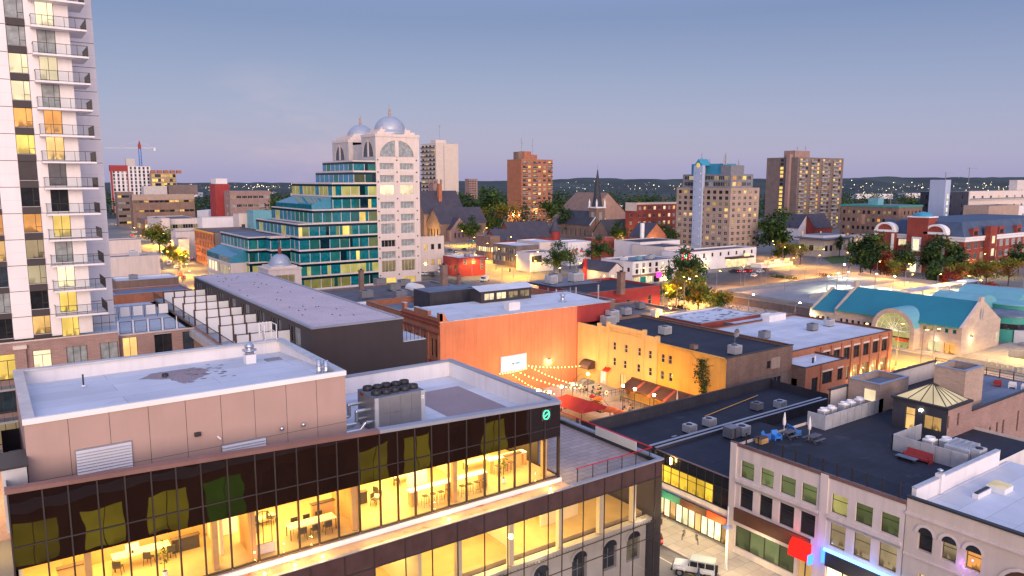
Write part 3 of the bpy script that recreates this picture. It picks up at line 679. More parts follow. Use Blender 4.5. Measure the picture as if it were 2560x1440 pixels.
for k in range(20):
 a,c=2*PI*k/20+.3,2*PI*(k+1)/20+.3
 if k not in(3,13):b.tube((p[0]+.27*math.cos(a),p[1],p[2]+.33*math.sin(a)),(p[0]+.27*math.cos(c),p[1],p[2]+.33*math.sin(c)),.05,'glow_mint',5)
b.tube((p[0]-.2,p[1],p[2]-.12),(p[0]+.2,p[1],p[2]+.1),.05,'glow_mint',5);b.build('tube_letter',t)
b=MB();b.lathe(0,0,[(0,0)],'frame_dark',3)
b=MB();b.box(p[0]-.4,p[0]+.4,p[1]+.03,p[1]+.06,p[2]-.42,p[2]+.42,'glass_spandrel_low');b.build('backing',t)
for k,px in enumerate((660,735,805,1120,1375)):
 p=onY(px,{660:1415,735:1393,805:1373,1120:1287,1375:1215}[px],40.7);b=MB();b.lathe(p[0],40.6,[(.05,17.96),(.05,18.04),(0,18.07)],'glow_lamp',8)
 b.build('ledge_light',OFF);lampcol('ledge_lamp',(p[0],40.6,18.5),16,(1,.45,.12),.1)
HB=T('hotel_building','dark brown hotel wall with olive lit windows mirrored in the office glass','hotel',(22,-8,0))
b=MB();hx=[(1.9+i*6.05,4.0)for i in range(-2,10)]
b.wall('N',-14,62,-1.0,0,8.4,[(x-w/2,x+w/2,2.3,7.0)for x,w in hx],'sign_brown',.3);b.wall('N',-14,62,-1.0,9.2,11,[],'dark_paint')
b.box(-14,62,-1.0,-.55,8.4,9.2,'concrete_pale');b.box(-14,62,-16,-1.02,0,11,'sign_brown',skip='n');b.build('wall',HB)
for i,(x,w)in enumerate(hx):window(HB,'N',x,-1.0,2.3,w,4.7,'v2d','pane_mirror' if i not in(5,6,7,10)else('pane_mirror_green' if i==5 else 'glass_dark'),.28)
wb=T('stucco_building','three storey pale stucco building with a black roof terrace and red lit shop sign','building',(78,41,0))
wy=[(47.63,1.68),(45.2,1.6),(42.74,1.74),(40.37,1.66),(37.19,1.62),(34.76,1.65),(32.34,1.66)]
b=MB()
ops=[(y-w/2,y+w/2,8.75,10.65)for y,w in wy]+[(y-w/2,y+w/2,5.42,7.75)for y,w in wy]+[(41.6,48.9,.75,3.25),(39.6,41.2,.2,2.9),(31.6,38.2,.2,3.2)]
b.wall('W',31.1,49.8,64,0,12.3,ops,'stucco',.28);b.wall('S',64,92,31.1,0,11.9,[],'white_wall');b.wall('N',64,92,49.8,0,11.9,[],'stucco');b.wall('E',31.1,49.8,92,0,11.9,[],'stucco')
b.poly([(64.35,31.1,11.6),(64.35,49.8,11.6),(64.35,49.8,12.3),(64.35,31.1,12.3)],'stucco');b.poly([(64,31.1,12.3),(64.35,31.1,12.3),(64.35,49.8,12.3),(64,49.8,12.3)],'blue_roof')
for y0,y1 in((38.35,39.15),(49.0,49.8)):b.box(63.86,63.995,y0,y1,4.9,12.29,'stucco')
b.build('wall',wb)
b=MB();b.box(64.35,91.8,31.3,49.7,11.4,11.6,'black_roof',skip='b');b.build('roof',wb)
b=MB();b.box(63.9,64.05,31.0,49.85,12.05,12.4,'copper_coping');b.build('coping',wb)
b=MB()
for y0,y1 in((31.2,38.3),(39.2,49.0)):
 b.box(63.72,63.995,y0,y1,8.2,8.5,'stucco');b.box(63.82,63.995,y0,y1,7.9,8.2,'concrete')
b.build('cornice',wb)
for i,(y,w)in enumerate(wy):
 window(wb,'W',y,64,8.75,w,1.9,'trd','pane_green' if i in(0,1,2)else('pane_lime' if i==4 else 'pane_green'),.26)
 window(wb,'W',y,64,5.42,w,2.33,'trd','pane_dim' if i in(4,5,6)else 'glass_dark',.26)
b=MB();b.box(63.75,63.99,39.9,48.95,3.75,5.2,'sign_brown');b.build('fascia',wb)
b=MB();b.extr([(63.74,4.85),(63.5,4.75),(63.2,4.4),(63.05,3.9),(63.0,3.2),(63.74,3.2)],'y',39.62,41.7,'glow_redsign');b.build('sign_panel',wb,label='red lit shop sign panel')
b=MB();b.box(63.1,63.74,39.35,39.58,3.0,3.9,'glow_blue');b.build('sign_panel',wb,label='blue lit end of the shop sign')
b=MB();b.box(63.62,63.8,30.2,38.3,4.85,5.1,'glow_skyblue');b.box(63.8,63.86,38.2,38.6,3.5,5.0,'glow_blue');b.build('light_strip',wb,label='blue light strip over the shop front')
b=MB();b.box(63.8,63.99,31.1,38.2,3.3,4.8,'dark_metal');b.build('fascia',wb)
for k in range(4):window(wb,'W',48.9-.91-k*1.82,64,.75,1.8,2.5,'nd','pane_green',.26,'shop_window')
for k in range(4):window(wb,'W',37.4-k*1.65,64,.2,1.62,3.0,'nd','pane_shop',.26,'shop_window')
b=MB();b.box(64.2,64.26,39.65,41.15,.2,2.85,'pane_warm');b.box(64.1,64.2,40.37,40.45,.2,2.85,'frame_dark');b.build('door',wb)
b=MB();b.box(63.8,63.99,48.95,49.8,0,4.9,'cream_stone');b.build('pier',wb)
b=MB();b.box(64.12,64.14,31.5,49.5,12.45,13.6,'glass_rail')
for k in range(13):b.box(64.08,64.2,31.7+k*1.48,31.8+k*1.48,12.4,13.75,'frame_dark')
b.build('guard_rail',wb)
b=MB();b.box(65.5,82,31.1-.12,31.38,11.6,13.1,'white_wall',skip='b');b.box(65.5,82,30.95,31.42,13.1,13.2,'light_metal');b.box(69.6,70.2,30.8,31.4,11.7,13.5,'white_wall');b.build('side_parapet',wb)
b=MB();b.lathe(69.9,31.1,[(.12,13.5),(.12,13.75),(.28,13.8),(.28,13.86),(0,14)],'chrome',10);b.build('chimney_cap',wb)
lampcol('sign_red_lamp',(62.9,41,4.6),40,(1,.03,.02),.3);lampcol('sign_blue_lamp',(62.9,38.6,4.8),28,(.08,.15,1),.3);lampcol('sign_blue_lamp',(62.9,34.5,5.4),26,(.12,.2,1),.3)
lampcol('shop_lamp',(62.6,45,2.6),60,(1,.8,.45),.5);lampcol('shop_lamp',(62.6,34.5,2.6),60,(1,.8,.45),.5)
def screen(lab,x0,x1,y0,y1,z0,z1,m='light_metal',legs='sw'):
 t=T('plant_screen',lab,'screen',((x0+x1)/2,(y0+y1)/2,z0));k=.12
 for s_,q in(('s',(x0,x1,y0,y0+k)),('w',(x0,x0+k,y0+k,y1)),('n',(x0,x1,y1-k,y1)),('e',(x1-k,x1,y0+k,y1-k))):
  if s_ in legs:b=MB();b.box(*q,z0,z1,m);[b.box(q[0]-.015 if s_=='w' else q[0]+i*1.5,(q[0]-.004)if s_=='w' else q[0]+i*1.5+.03,(q[2]+i*1.5)if s_=='w' else q[2]-.015,(q[2]+i*1.5+.03)if s_=='w' else q[2]-.004,z0+.05,z1-.05,'frame_grey')for i in range(1,int(((q[3]-q[2])if s_=='w' else(q[1]-q[0]))/1.5))];b.build('panel',t)
 return t
screen('grey board screen round five white condensers on the black terrace',77.4,89.8,47.3,49.6,11.6,13.3)
screen('grey board screen behind the red sofa on the black terrace',77.5,83.5,32.0,39.6,11.6,13.3,'light_metal','wn')
def condenser():
 t=T('condenser_unit','white condenser in the row behind the grey board screen','condenser',(0,0,0),'white condensers on the terrace roof')
 b=MB();b.box(-.5,.5,-.45,.45,.12,1.45,'white_paint');[b.box(-.46+i*.1,-.42+i*.1,-.47,-.452,.2,1.35,'frame_grey')for i in range(10)];[b.box(-.52,-.502,-.4+i*.1,-.36+i*.1,.2,1.35,'frame_grey')for i in range(9)];b.build('casing',t)
 b=MB();b.lathe(0,0,[(.42,1.45),(.42,1.65),(.36,1.65),(.3,1.5),(0,1.5)],'white_paint',14);b.build('fan_ring',t)
 b=MB();b.box(-.45,.45,-.4,-.3,0,.12,'dark_metal');b.box(-.45,.45,.3,.4,0,.12,'dark_metal');b.build('base',t);return t
cu=condenser();cu.location=(79.0,48.6,12.0)
for x in(80.6,83.2,84.6,86.6):dup(cu,(x,48.6,12.0))
for i,(x,y)in enumerate(((79.4,36.6),(80.6,35.5))):dup(cu,(x,y,11.6),0,('white condenser behind the low screen beside the glass roof lantern','white condenser between its twin and the silver duct')[i],1.15)
t=T('air_handler','long silver air handler with a sloped hood behind the red sofa','air handler',(80.3,33.3,11.6));b=MB()
b.extr([(79.0,11.8),(81.4,11.8),(81.4,13.5),(79.0,13.2)],'y',32.6,35.0,'light_metal');b.build('casing',t);b=MB()
for k in range(4):b.box(79.0,81.4,32.7+k*.6,32.75+k*.6,13.45,13.56,'frame_grey')
b.extr([(79.3,11.8),(81.2,11.8),(80.9,13.4),(79.3,13.4)],'y',31.75,32.55,'light_metal');b.lathe(80.1,32.15,[(.34,13.4),(.34,13.5),(0,13.45)],'dark_metal',12);b.build('hood',t)
def parasol(loc,lab):
 x,y,z=loc;t=T('closed_parasol',lab,'parasol',loc);b=MB();b.lathe(x,y,[(.35,z),(.35,z+.08),(.05,z+.1)],'dark_metal',10);b.build('base',t)
 b=MB();b.tube((x,y,z),(x,y,z+2.7),.03,'white_paint',6);b.build('pole',t);b=MB();b.lathe(x,y,[(.06,z+1.2),(.17,z+1.35),(.19,z+1.7),(.12,z+2.3),(.04,z+2.75),(0,z+2.8)],'white_fabric',9);b.build('canopy',t)
parasol((71.84,48.85,11.6),'closed white parasol nearer the back railing of the terrace');parasol((72.76,46.3,11.6),'closed white parasol over the terrace table beside the grey screen')
for i,(x,y)in enumerate(((71.9,48.2),(72.9,45.8))):
 t=T('picnic_table',('dark picnic table under the farther closed parasol','dark picnic table under the nearer closed parasol')[i],'table',(x,y,11.6));b=MB();b.box(x-.9,x+.9,y-.4,y+.4,12.3,12.36,'grey_roof');b.build('top',t)
 for s_ in(-1,1):b=MB();b.box(x-.9,x+.9,y+s_*.75-.14,y+s_*.75+.14,12.02,12.07,'grey_roof');b.build('bench',t);b=MB();b.bar((x+s_*.6,y-.7,11.6),(x+s_*.6,y+.2,12.3),.06,.06,'grey_roof');b.bar((x+s_*.6,y+.7,11.6),(x+s_*.6,y-.2,12.3),.06,.06,'grey_roof');b.build('leg',t)
def lounge(loc,lab,m,cat,w=.8,rz=0):
 t=T('lounge_seat',lab,cat,(0,0,0));b=MB();b.box(-w/2,w/2,-.35,.35,.2,.42,m);b.build('seat',t);b=MB();b.mesh([(-w/2,.28,.42),(w/2,.28,.42),(w/2,.45,.95),(-w/2,.45,.95),(-w/2,.4,.42),(w/2,.4,.42),(w/2,.56,.95),(-w/2,.56,.95)],[(0,1,2,3),(4,7,6,5),(3,2,6,7),(0,3,7,4),(1,5,6,2)],m);b.build('backrest',t)
 for s_ in(-1,1):b=MB();b.box(s_*(w/2)-.06,s_*(w/2)+.06,-.35,.4,0,.6,m);b.build('armrest',t)
 t.location=loc;t.rotation_euler=(0,0,rz);return t
lounge((69.0,49.0,11.6),'bright blue lounge chair by the terrace rail, beside a wooden box','blue_plastic','chair',.9,.4);lounge((70.2,48.6,11.6),'bright blue lounge chair second from the terrace rail','blue_plastic','chair',.8,-.3)
lounge((73.6,48.7,11.6),'low blue seat below the grey condenser screen','blue_plastic','seat',1.5,1.2);lounge((76.6,36.4,11.6),'red sofa against the low grey screen','red_paint','sofa',2.6,-PI/2)
b=MB();b.box(75.2,76.0,36.0,38.0,11.95,12.02,'blue_roof');b.box(75.3,75.9,36.2,36.3,11.6,11.95,'dark_metal');b.box(75.3,75.9,37.7,37.8,11.6,11.95,'dark_metal');b.build('low_table',label='low blue grey table in front of the red sofa',cat='table')
b=MB();b.box(67.4,68.6,48.5,49.3,11.6,12.2,'wood_warm',top='wood_dark');b.box(67.35,68.65,48.45,49.35,12.2,12.26,'wood_dark');b.build('planter_box',label='wooden planter box in the corner of the black terrace',cat='planter')
pb=T('brick_building','pink brick building with slit windows and a glass pyramid lantern on its roof','building',(100,38,0))
ops=[]
for px,py0,py1 in((2372,1040,1070),(2397,1032,1062)):p,q=onY(px,py0,37.7),onY(px,py1,37.7);ops.append((p[0]-.22,p[0]+.22,q[2],p[2]))
sl=[(94.6,8.4,10.8),(96.3,8.5,11),(98.2,8.6,11.2),(99.9,8.6,11.2),(104,9,11.6),(108,9,11.6)]
b=MB();b.wall('S',91,112,37.7,0,13.9,[o for o in ops if 0]+[(x-.25,x+.25,z0,z1)for x,z0,z1 in sl],'brick_pink',.2);b.wall('S',85.4,91,37.7,0,15.0,ops,'brick_pink',.2);b.wall('W',49.8,52,85.4,0,12.0,[],'dark_paint');b.wall('N',85.4,112,52,0,14.0,[],'brick_pink');b.wall('E',37.7,52,112,0,13.5,[],'brick_pink');b.poly([(85.4,51.7,11.6),(112,51.7,11.6),(112,51.7,14),(85.4,51.7,14)],'grey_stone');b.build('wall',pb)
b=MB();b.box(92.0,111.8,37.9,47,13.2,13.4,'blue_roof',skip='b');b.box(85.45,111.8,47,51.8,11.4,11.55,'black_roof');b.build('roof',pb)
b=MB();b.box(91.1,112.1,37.55,37.95,13.9,14.0,'dark_metal');b.box(85.3,112.1,51.6,52.1,14.0,14.12,'dark_metal');b.build('coping',pb)
for x0,x1,z0,z1 in ops:window(pb,'S',(x0+x1)/2,37.7,z0,.44,z1-z0,'nd','pane_warm',.18)
for x,z0,z1 in sl:window(pb,'S',x,37.7,z0,.5,z1-z0,'nd','glass_dark',.18)
b=MB();b.wall('W',37.72,43.8,85.3,11.6,15.0,[(41.2,42.3,11.7,14.3),(38.3,40.2,12.3,13.9)],'dark_paint',.2);b.wall('N',85.3,91,43.8,11.6,15,[],'dark_paint');b.wall('E',37.72,43.8,91,13.4,15,[],'dark_paint');b.box(85.1,91.1,37.6,44.0,15.0,15.25,'dark_metal');b.build('lantern_wall',pb)
window(pb,'W',41.75,85.3,11.7,1.1,2.6,'trd','pane_warm',.18,'door');window(pb,'W',39.25,85.3,12.3,1.9,1.6,'v2d','pane_warm',.18)
b=MB();ax,ay,az=88.1,40.8,17.0;cs=[(85.5,38.0),(90.7,38.0),(90.7,43.6),(85.5,43.6)]
for k in range(4):
 p,q=cs[k],cs[(k+1)%4];b.poly([(*p,15.26),(*q,15.26),(ax,ay,az)],'pane_cream')
 for f in(0,.25,.5,.75):b.bar((p[0]+(q[0]-p[0])*f,p[1]+(q[1]-p[1])*f,15.28),(ax,ay,az+.02),.09,.07,'frame_dark')
b.build('glass_lantern',pb,label='glowing glass pyramid lantern')
b=MB();b.box(85.2,85.29,40.4,40.7,14.2,14.4,'glow_white');b.build('wall_lamp',pb)
building('','','',92.3,97.0,39.2,42.7,13.4,18.0,'brick_tan','blue_roof',par=pb)
building('','','',88.8,95.6,47.3,51.4,11.6,15.1,'brick_tan','blue_roof',par=pb)
b=MB();b.box(88.7,88.78,47.8,49.2,12.9,14.3,'pane_cream');b.build('window',pb)
t=T('roof_rail','dark railing along the far edge of the pink brick roof terrace','railing',(111.7,45,13.4));b=MB()
for k in range(9):b.box(111.65,111.75,38+k*1.7,38.1+k*1.7,13.4,14.6,'frame_dark')
for z in(13.8,14.2,14.55):b.box(111.68,111.72,38,51.7,z,z+.04,'frame_dark')
b.build('posts',t)
for i,(x,y)in enumerate(((107,41.5),(107.6,40),(107.8,38.6))):lounge((x,y,13.4),('red deck chair by the far roof railing','white deck chair next to the red one at the far railing','white deck chair farthest right at the far railing')[i],('red_paint','white_paint','white_paint')[i],'chair',.8,2)
t=T('wall_condenser','white condenser beside the tan brick roof block','condenser',(98.3,40.5,13.4));b=MB();b.box(97.8,98.8,40,40.5,13.7,14.9,'white_paint');b.build('casing',t);b=MB();b.lathe(98.3,39.97,[(0,14.3)],'dark_metal',3);b=MB();b.box(98.0,98.6,39.96,39.99,14,14.6,'grey_metal');b.build('grille',t)
for x,y,h in((99.6,42,1.6),(101.5,43,1.0)):b=MB();b.tube((x,y,13.4),(x,y,13.4+h),.1,'light_metal',8);b.lathe(x,y,[(.16,13.4+h),(.16,13.5+h),(0,13.55+h)],'light_metal',8);b.build('vent_pipe',label='taller grey vent pipe on the blue roof terrace' if h>1.2 else 'short grey vent pipe on the blue roof terrace',cat='pipe')
bb=T('arched_building','beige building with round arched windows and a smooth white roof at the right edge','building',(74,24,0))
b=MB();ar=[(29.25,.62,8.4,10.0),(27.3,.62,8.4,10.0),(25.4,.62,8.4,10.0),(21.6,1.7,5.0,8.2)]
b.wall('W',10,31.0,64,0,12.75,[(y-w,y+w,z0,z1)for y,w,z0,z1 in ar]+[(28.4,29.6,4.4,6.3),(25,26.6,4.2,6.3)],'cream_stone',.45);b.wall('N',64,84,31.0,0,11.5,[],'cream_stone')
for y,w,z0,z1 in ar:
 for k in range(10):
  a0,a1=PI*k/10,PI*(k+1)/10
  b.mesh([(63.99-.08,y+r_*math.cos(a),z1-.02+r_*math.sin(a))for r_ in(w,w+.28)for a in(a0,a1)],[(0,1,3,2)],'stucco')
  b.poly([(63.985,y,z1-.02),(63.985,y+w*math.cos(a0),z1-.02+w*math.sin(a0)),(63.985,y+w*math.cos(a1),z1-.02+w*math.sin(a1))],'glass_dark' if w<1 else 'sign_brown')
b.box(63.8,63.995,10,31,11.3,11.5,'stucco');b.box(63.88,63.995,10,31,7.6,7.75,'stucco');b.build('wall',bb)
for i,(y,w,z0,z1)in enumerate(ar):window(bb,'W',y,64,z0,2*w,z1-z0,'trd',('glass_dark','pane_dim','pane_orange','pane_dim')[i],.42)
window(bb,'W',29.0,64,4.4,1.2,1.9,'nd','pane_yellow',.42);window(bb,'W',25.8,64,4.2,1.6,2.1,'nd','pane_dim',.42)
b=MB();b.box(64.3,84,10,30.95,11.35,11.6,'white_roof',skip='b');b.build('roof',bb);b=MB();b.box(63.85,64.35,10,31.05,12.75,12.9,'dark_metal');b.box(64.2,64.3,10,30.95,11.6,12.75,'dark_metal');b.build('coping',bb)
lampcol('sill_lamp',(63.4,26.0,8.6),10,(.5,.2,1),.1);lampcol('arch_lamp',(64.3,22,5.6),8,(.5,.15,1),.1)
for x,y,w,d,h,m,lab in((75.2,28.2,1.8,1.6,.5,'pane_cream','glowing square skylight on the white roof'),(72.6,28.6,2.6,.5,.45,'glass_dark','long narrow skylight on the white roof')):
 t=T('skylight',lab,'skylight',(x,y,11.6));b=MB();b.box(x-w/2,x+w/2,y-d/2,y+d/2,11.6,11.6+h,'white_paint',skip='b');b.build('curb',t);b=MB();b.box(x-w/2+.1,x+w/2-.1,y-d/2+.1,y+d/2-.1,11.6+h+.004,11.6+h+.1,m);b.build('glazing',t)
db=T('shop_building','low shop building with yellow lit upper windows and green brown and red shop boards','shop',(78,56,0))
b=MB();b.wall('W',49.9,76,64.3,3.45,7.95,[(49.95,75.5,4.3,7.9)],'dark_paint',.15);b.wall('S',64.3,85,49.9,0,7.9,[],'dark_paint');b.wall('N',64.3,103,73.2,0,8.2,[],'dark_paint');b.wall('E',50,73.2,103,0,8.0,[],'dark_paint');b.box(64.2,64.29,49.9,76,3.45,4.25,'stucco');b.build('wall',db)
ys=[75,73.5,72,70.5,69,67.5,66,64.5,63,61.3,59.79,58.59,57.29,56.02,54.73,53.47,52.3,51.1,50.0]
for i in range(len(ys)-1):
 y1,y0=ys[i],ys[i+1];y=(y0+y1)/2;window(db,'W',y,64.3,6.5,y1-y0,1.4,'nd','glass_dark',.1)
 window(db,'W',y,64.3,4.3,y1-y0,2.18,'trd' if i<16 else 'nd','pane_bright' if 8<=i<16 else 'glass_dark',.1)
b=MB();b.box(64.5,84,50,61.0,7.6,7.75,'black_roof');b.box(64.5,103,62.2,73,6.5,6.65,'black_roof');b.box(84,103,50.1,61.0,6.5,6.65,'black_roof');b.build('roof',db)
b=MB();b.box(64.35,100,61.0,61.25,6.6,8.15,'dark_paint');b.box(64.35,100,61.95,62.2,6.5,8.1,'dark_paint');b.box(64.4,102.8,72.85,73.15,6.6,8.2,'dark_paint');b.box(64.35,64.6,62,73,6.6,8.0,'dark_paint');b.build('parapet',db)
b=MB();b.box(64.3,100,60.95,61.3,8.15,8.22,'coping');b.box(64.3,100,61.85,62.25,8.1,8.17,'coping');b.box(64.2,103,72.8,73.25,8.2,8.27,'dark_metal');b.box(64.2,64.45,49.9,61,7.95,8.02,'copper_coping');b.build('coping',db)
for y0,y1,m,lab in((56.75,63,'sign_green','green shop board'),(52.8,56.7,'sign_brown','brown shop board'),(50.0,52.75,'sign_red','red shop board')):b=MB();b.box(63.95,64.18,y0,y1,2.55,3.42,m);b.build('sign_panel',db,label=lab)
for k in range(15):y=50.6+k*.95;window(db,'W',y,64.5,.15,.92,2.35,'nd','pane_shop' if k%4 else 'pane_warm',.0,'shop_window')
b=MB();b.box(64.45,64.7,49.95,66,2.45,3.45,'dark_paint');b.build('soffit',db)
for y in(51.5,55,58.5,63):lampcol('shop_lamp',(62.9,y,2.3),60,(1,.72,.28),.4)
p=onX(1678,1140,64.0);b=MB();b.box(63.9,64.0,p[1]-.1,p[1]+.1,7.1,7.8,'glow_lamp');b.build('wall_lamp',db)
def acunit(x,y,z,lab,w=1.5,d=1.3,h=1.15,m='light_metal',name='rooftop_unit',vent=True):
 t=T(name,lab,'air conditioner',(x,y,z));b=MB();b.box(x-w/2,x+w/2,y-d/2,y+d/2,z+.18,z+h,m);[b.box(x-w/2+.08+i*.16,x-w/2+.16+i*.16,y-d/2-.012,y-d/2-.003,z+.3,z+h-.25,'frame_grey')for i in range(int((w-.2)/.16))];b.build('casing',t)
 b=MB();b.box(x-w/2,x+w/2,y-d/2+.1,y-d/2+.2,z,z+.18,'dark_metal');b.box(x-w/2,x+w/2,y+d/2-.2,y+d/2-.1,z,z+.18,'dark_metal');b.build('base',t)
 if vent:b=MB();r=min(w,d)*.33;b.lathe(x-w*.1,y,[(r,z+h),(r,z+h+.05),(r*.85,z+h+.05),(r*.8,z+h+.01),(0,z+h+.012)],'dark_metal',14);b.build('fan_grille',t)
 b=MB();b.box(x+w/2+.003,x+w/2+.05,y-d*.3,y+d*.3,z+.35,z+h-.2,'frame_grey');b.build('access_panel',t);return t
for(x,y),lab in zip(((75.3,65.5),(79.5,65.7),(94.6,65.2),(91.0,66.6)),('white rooftop unit beside the pile of scrap on the black roof','white rooftop unit second from the scrap pile on the black roof','grey rooftop unit at the far right of the black roof','dark low rooftop unit near the brown brick wall')):acunit(x,y,6.65,lab,m='grey_metal' if 'dark' in lab else 'light_metal')
acunit(75.6,58.9,7.75,'grey double rooftop unit in front of the blue edged parapet, left half',1.7,1.4,1.5,'grey_metal',vent=False);acunit(77.5,58.7,7.75,'pale rooftop unit joined to the grey one before the parapet',1.6,1.4,1.3)
b=MB()
for k in range(9):x,y=72.0+R.random()*2.6,63.6+R.random()*1.8;b.bar((x,y,6.66+R.random()*.2),(x+R.uniform(-1,1),y+R.uniform(-.5,.5),6.7+R.random()*.25),.15,.08,'wood_dark' if k%2 else 'light_metal')
b.build('scrap_pile',label='heap of boards and scrap on the black roof',cat='scrap')
b=MB();q=[(76.6,64.3),(86,63.9),(94,68.5)]
b.tube((75.9,64.8,6.8),(82.5,64.6,6.8),.06,'gold_wall',6);b.tube((82,68.6,6.85),(97,70.9,6.85),.06,'gold_wall',6);b.build('gas_pipe',label='yellow gas pipe running across the black roof',cat='pipe')
yb=T('yellow_building','two storey yellow painted building with stepped parapets and a black roof over the patio','pub',(105,94,0))
segs=[(106.6,113,12.1,'yellow_wall'),(104.15,106.6,12.5,'yellow_wall'),(94.65,104.15,13.2,'yellow_wall'),(91.3,94.65,12.6,'yellow_wall'),(76.2,91.3,11.7,'gold_wall')]
wins=[(102.28,9.15,'yellow_wall'),(99.15,9.2,0),(95.72,9.25,0),(93.02,9.24,0),(89.93,9.2,0),(88.24,9.25,0),(102.2,6.15,0),(99.37,6.15,0),(95.83,6.2,0),(92.91,6.15,0),(90.0,6.15,0),(88.0,6.2,0)]
b=MB()
for y0,y1,z,m in segs:
 b.wall('W',y0,y1,95.8,0,z,[(y-.42,y+.42,zc-.75,zc+.75)for y,zc,_ in wins]+[(99.0,100.6,2.0,4.2),(104.3,106.2,1.2,3.6)],m,.2)
 b.poly([(96.15,y0,11.2),(96.15,y1,11.2),(96.15,y1,z),(96.15,y0,z)],m);b.poly([(95.8,y0,z),(96.15,y0,z),(96.15,y1,z),(95.8,y1,z)],m)
for y in(104.15,94.65,106.7,91.4):b.box(95.62,96.3,y-.3,y+.3,9.5 if 0 else 11.6,13.5 if y in(104.15,94.65)else 12.9,'yellow_wall');b.box(95.66,95.795,y-.22,y+.22,1,11.6,'yellow_wall')
for z in(11.9,12.35):b.box(95.7,95.795,94.9,103.9,z,z+.1,'yellow_wall')
for z in(11.4,):b.box(95.72,95.795,91.7,94.4,z,z+.1,'yellow_wall');b.box(95.72,95.795,104.5,106.4,z,z+.1,'yellow_wall')
b.box(95.7,95.795,76.2,91,11.3,11.5,'gold_wall');b.build('wall',yb)
b=MB();b.wall('S',95.8,113.4,76.2,7.4,11.85,[(106.3,107.3,8.6,9.9)],'brick_brown',.15);b.wall('S',95.8,113.4,76.15,0,7.4,[(104.6,105.8,5.3,7.0),(107.2,110.4,5.6,6.9)],'brick_grey',.15);b.wall('E',76.2,113,113.4,0,11.8,[],'brick_brown');b.wall('N',95.8,113.4,113,0,11.8,[],'brick_brown');b.box(107.4,109.8,76.1,76.19,8.4,10.3,'brick_tan');b.build('wall',yb)
b=MB();b.box(96.15,113.3,76.4,112.95,11.0,11.3,'black_roof',skip='b');b.build('roof',yb);b=MB();b.box(95.75,113.5,76.1,76.5,11.85,11.95,'dark_metal');b.box(113.15,113.5,76.5,113,11.8,11.9,'copper_coping');b.box(95.75,96.2,76.5,91,11.7,11.78,'gold_wall');b.build('coping',yb)
for i,(y,zc,_)in enumerate(wins):window(yb,'W',y,95.8,zc-.75,.84,1.5,'sashw','glass_dark' if i not in(10,)else 'pane_dim',.18)
window(yb,'S',106.8,76.2,8.6,1.0,1.3,'sashd','glass_dark',.13);window(yb,'S',108.8,76.15,5.6,3.2,1.3,'v3g','glass_dark',.13);window(yb,'S',105.2,76.15,5.3,1.2,1.7,'nd','glass_dark',.13,'door');window(yb,'W',99.8,95.8,2,1.6,2.2,'v2d','pane_warm',.18);window(yb,'W',105.25,95.8,1.2,1.9,2.4,'v2w','pane_cream',.18,'door')
b=MB();b.box(95.3,95.79,82.5,97.2,4.2,4.3,'wood_dark')
for k in range(4):
 y0=82.6+k*3.65
 for a0,a1,m in((0,.62,'awning_red'),(.62,3.65,'awning_brown')):b.mesh([(95.78,y0+a0,4.3),(95.78,y0+a1,4.3),(92.9,y0+a1,2.95),(92.9,y0+a0,2.95)],[(0,1,2,3)],m);b.mesh([(92.9,y0+a0,2.95),(92.9,y0+a1,2.95),(92.88,y0+a1,2.6),(92.88,y0+a0,2.6)],[(0,1,2,3)],m)
for y in(82.6,90,97.2):b.tube((92.95,y,.4),(92.95,y,2.9),.05,'dark_metal',6)
b.build('awning',yb,label='long dark brown awning with red stripes')
b=MB()
for k in range(10):a0,a1=PI/2*k/10,PI/2*(k+1)/10;b.mesh([(95.78-1.9*math.sin(a),y,3.7+1.5*math.cos(a))for a in(a0,a1)for y in(107.6,110.4)],[(0,1,3,2)],'awning_brown',True)
for y in(107.6,110.4):b.poly([(95.78,y,3.7)]+[(95.78-1.9*math.sin(PI/2*k/10),y,3.7+1.5*math.cos(PI/2*k/10))for k in range(11)],'awning_brown')
b.build('canopy',yb,label='round dark canopy over the patio door');b=MB();b.mesh([(95.78,102.9,4.8),(95.78,104.6,4.8),(94.9,104.6,4.1),(94.9,102.9,4.1)],[(0,1,2,3)],'red_fabric');b.build('awning',yb,label='small red door awning')
acunit(103.8,97.1,11.3,'white rooftop unit in the middle of the black pub roof',1.9,1.7,1.6);acunit(101.2,78.9,11.3,'white rooftop unit at the near edge of the black pub roof',1.8,1.6,1.6);acunit(98.3,85.2,11.3,'small brown rooftop box near the gold wall edge',1.1,1.0,.9,'brick_brown',vent=False)
acunit(101.6,110.4,11.3,'large pale rooftop unit beside the red end wall, front box',2.6,2.0,1.9);acunit(103.8,112.0 if 0 else 111.6,11.3,'large pale rooftop unit beside the red end wall, taller rear box',2.2,1.8,2.6)
t=T('satellite_dish','round satellite dish on a stand near the back edge of the black pub roof','dish',(108.3,84.5,11.3));b=MB();b.tube((108.3,84.5,11.3),(108.3,84.5,12.6),.06,'grey_metal',6);b.box(107.8,108.8,84,85,11.3,11.4,'dark_metal');b.build('stand',t)
b=MB();n=16
for k in range(n):
 a,c=2*PI*k/n,2*PI*(k+1)/n;f=lambda r_,an,dy:(108.3+r_*math.cos(an),84.4-dy,13.2+r_*math.sin(an))
 b.mesh([f(.0,a,0),f(.45,a,.06),f(.45,c,.06)],[(0,1,2)],'grey_metal');b.mesh([f(.45,a,.06),f(.8,a,.22),f(.8,c,.22),f(.45,c,.06)],[(0,1,2,3)],'grey_metal')
b.build('reflector',t)
t=T('climbing_plant','ragged green creeper climbing the gold wall','creeper',(95.5,80.3,3));b=MB();pts=[(95.7,80.0,3.5),(95.7,80.3,6),(95.7,81.0,8.6),(95.7,81.6,10.6)]
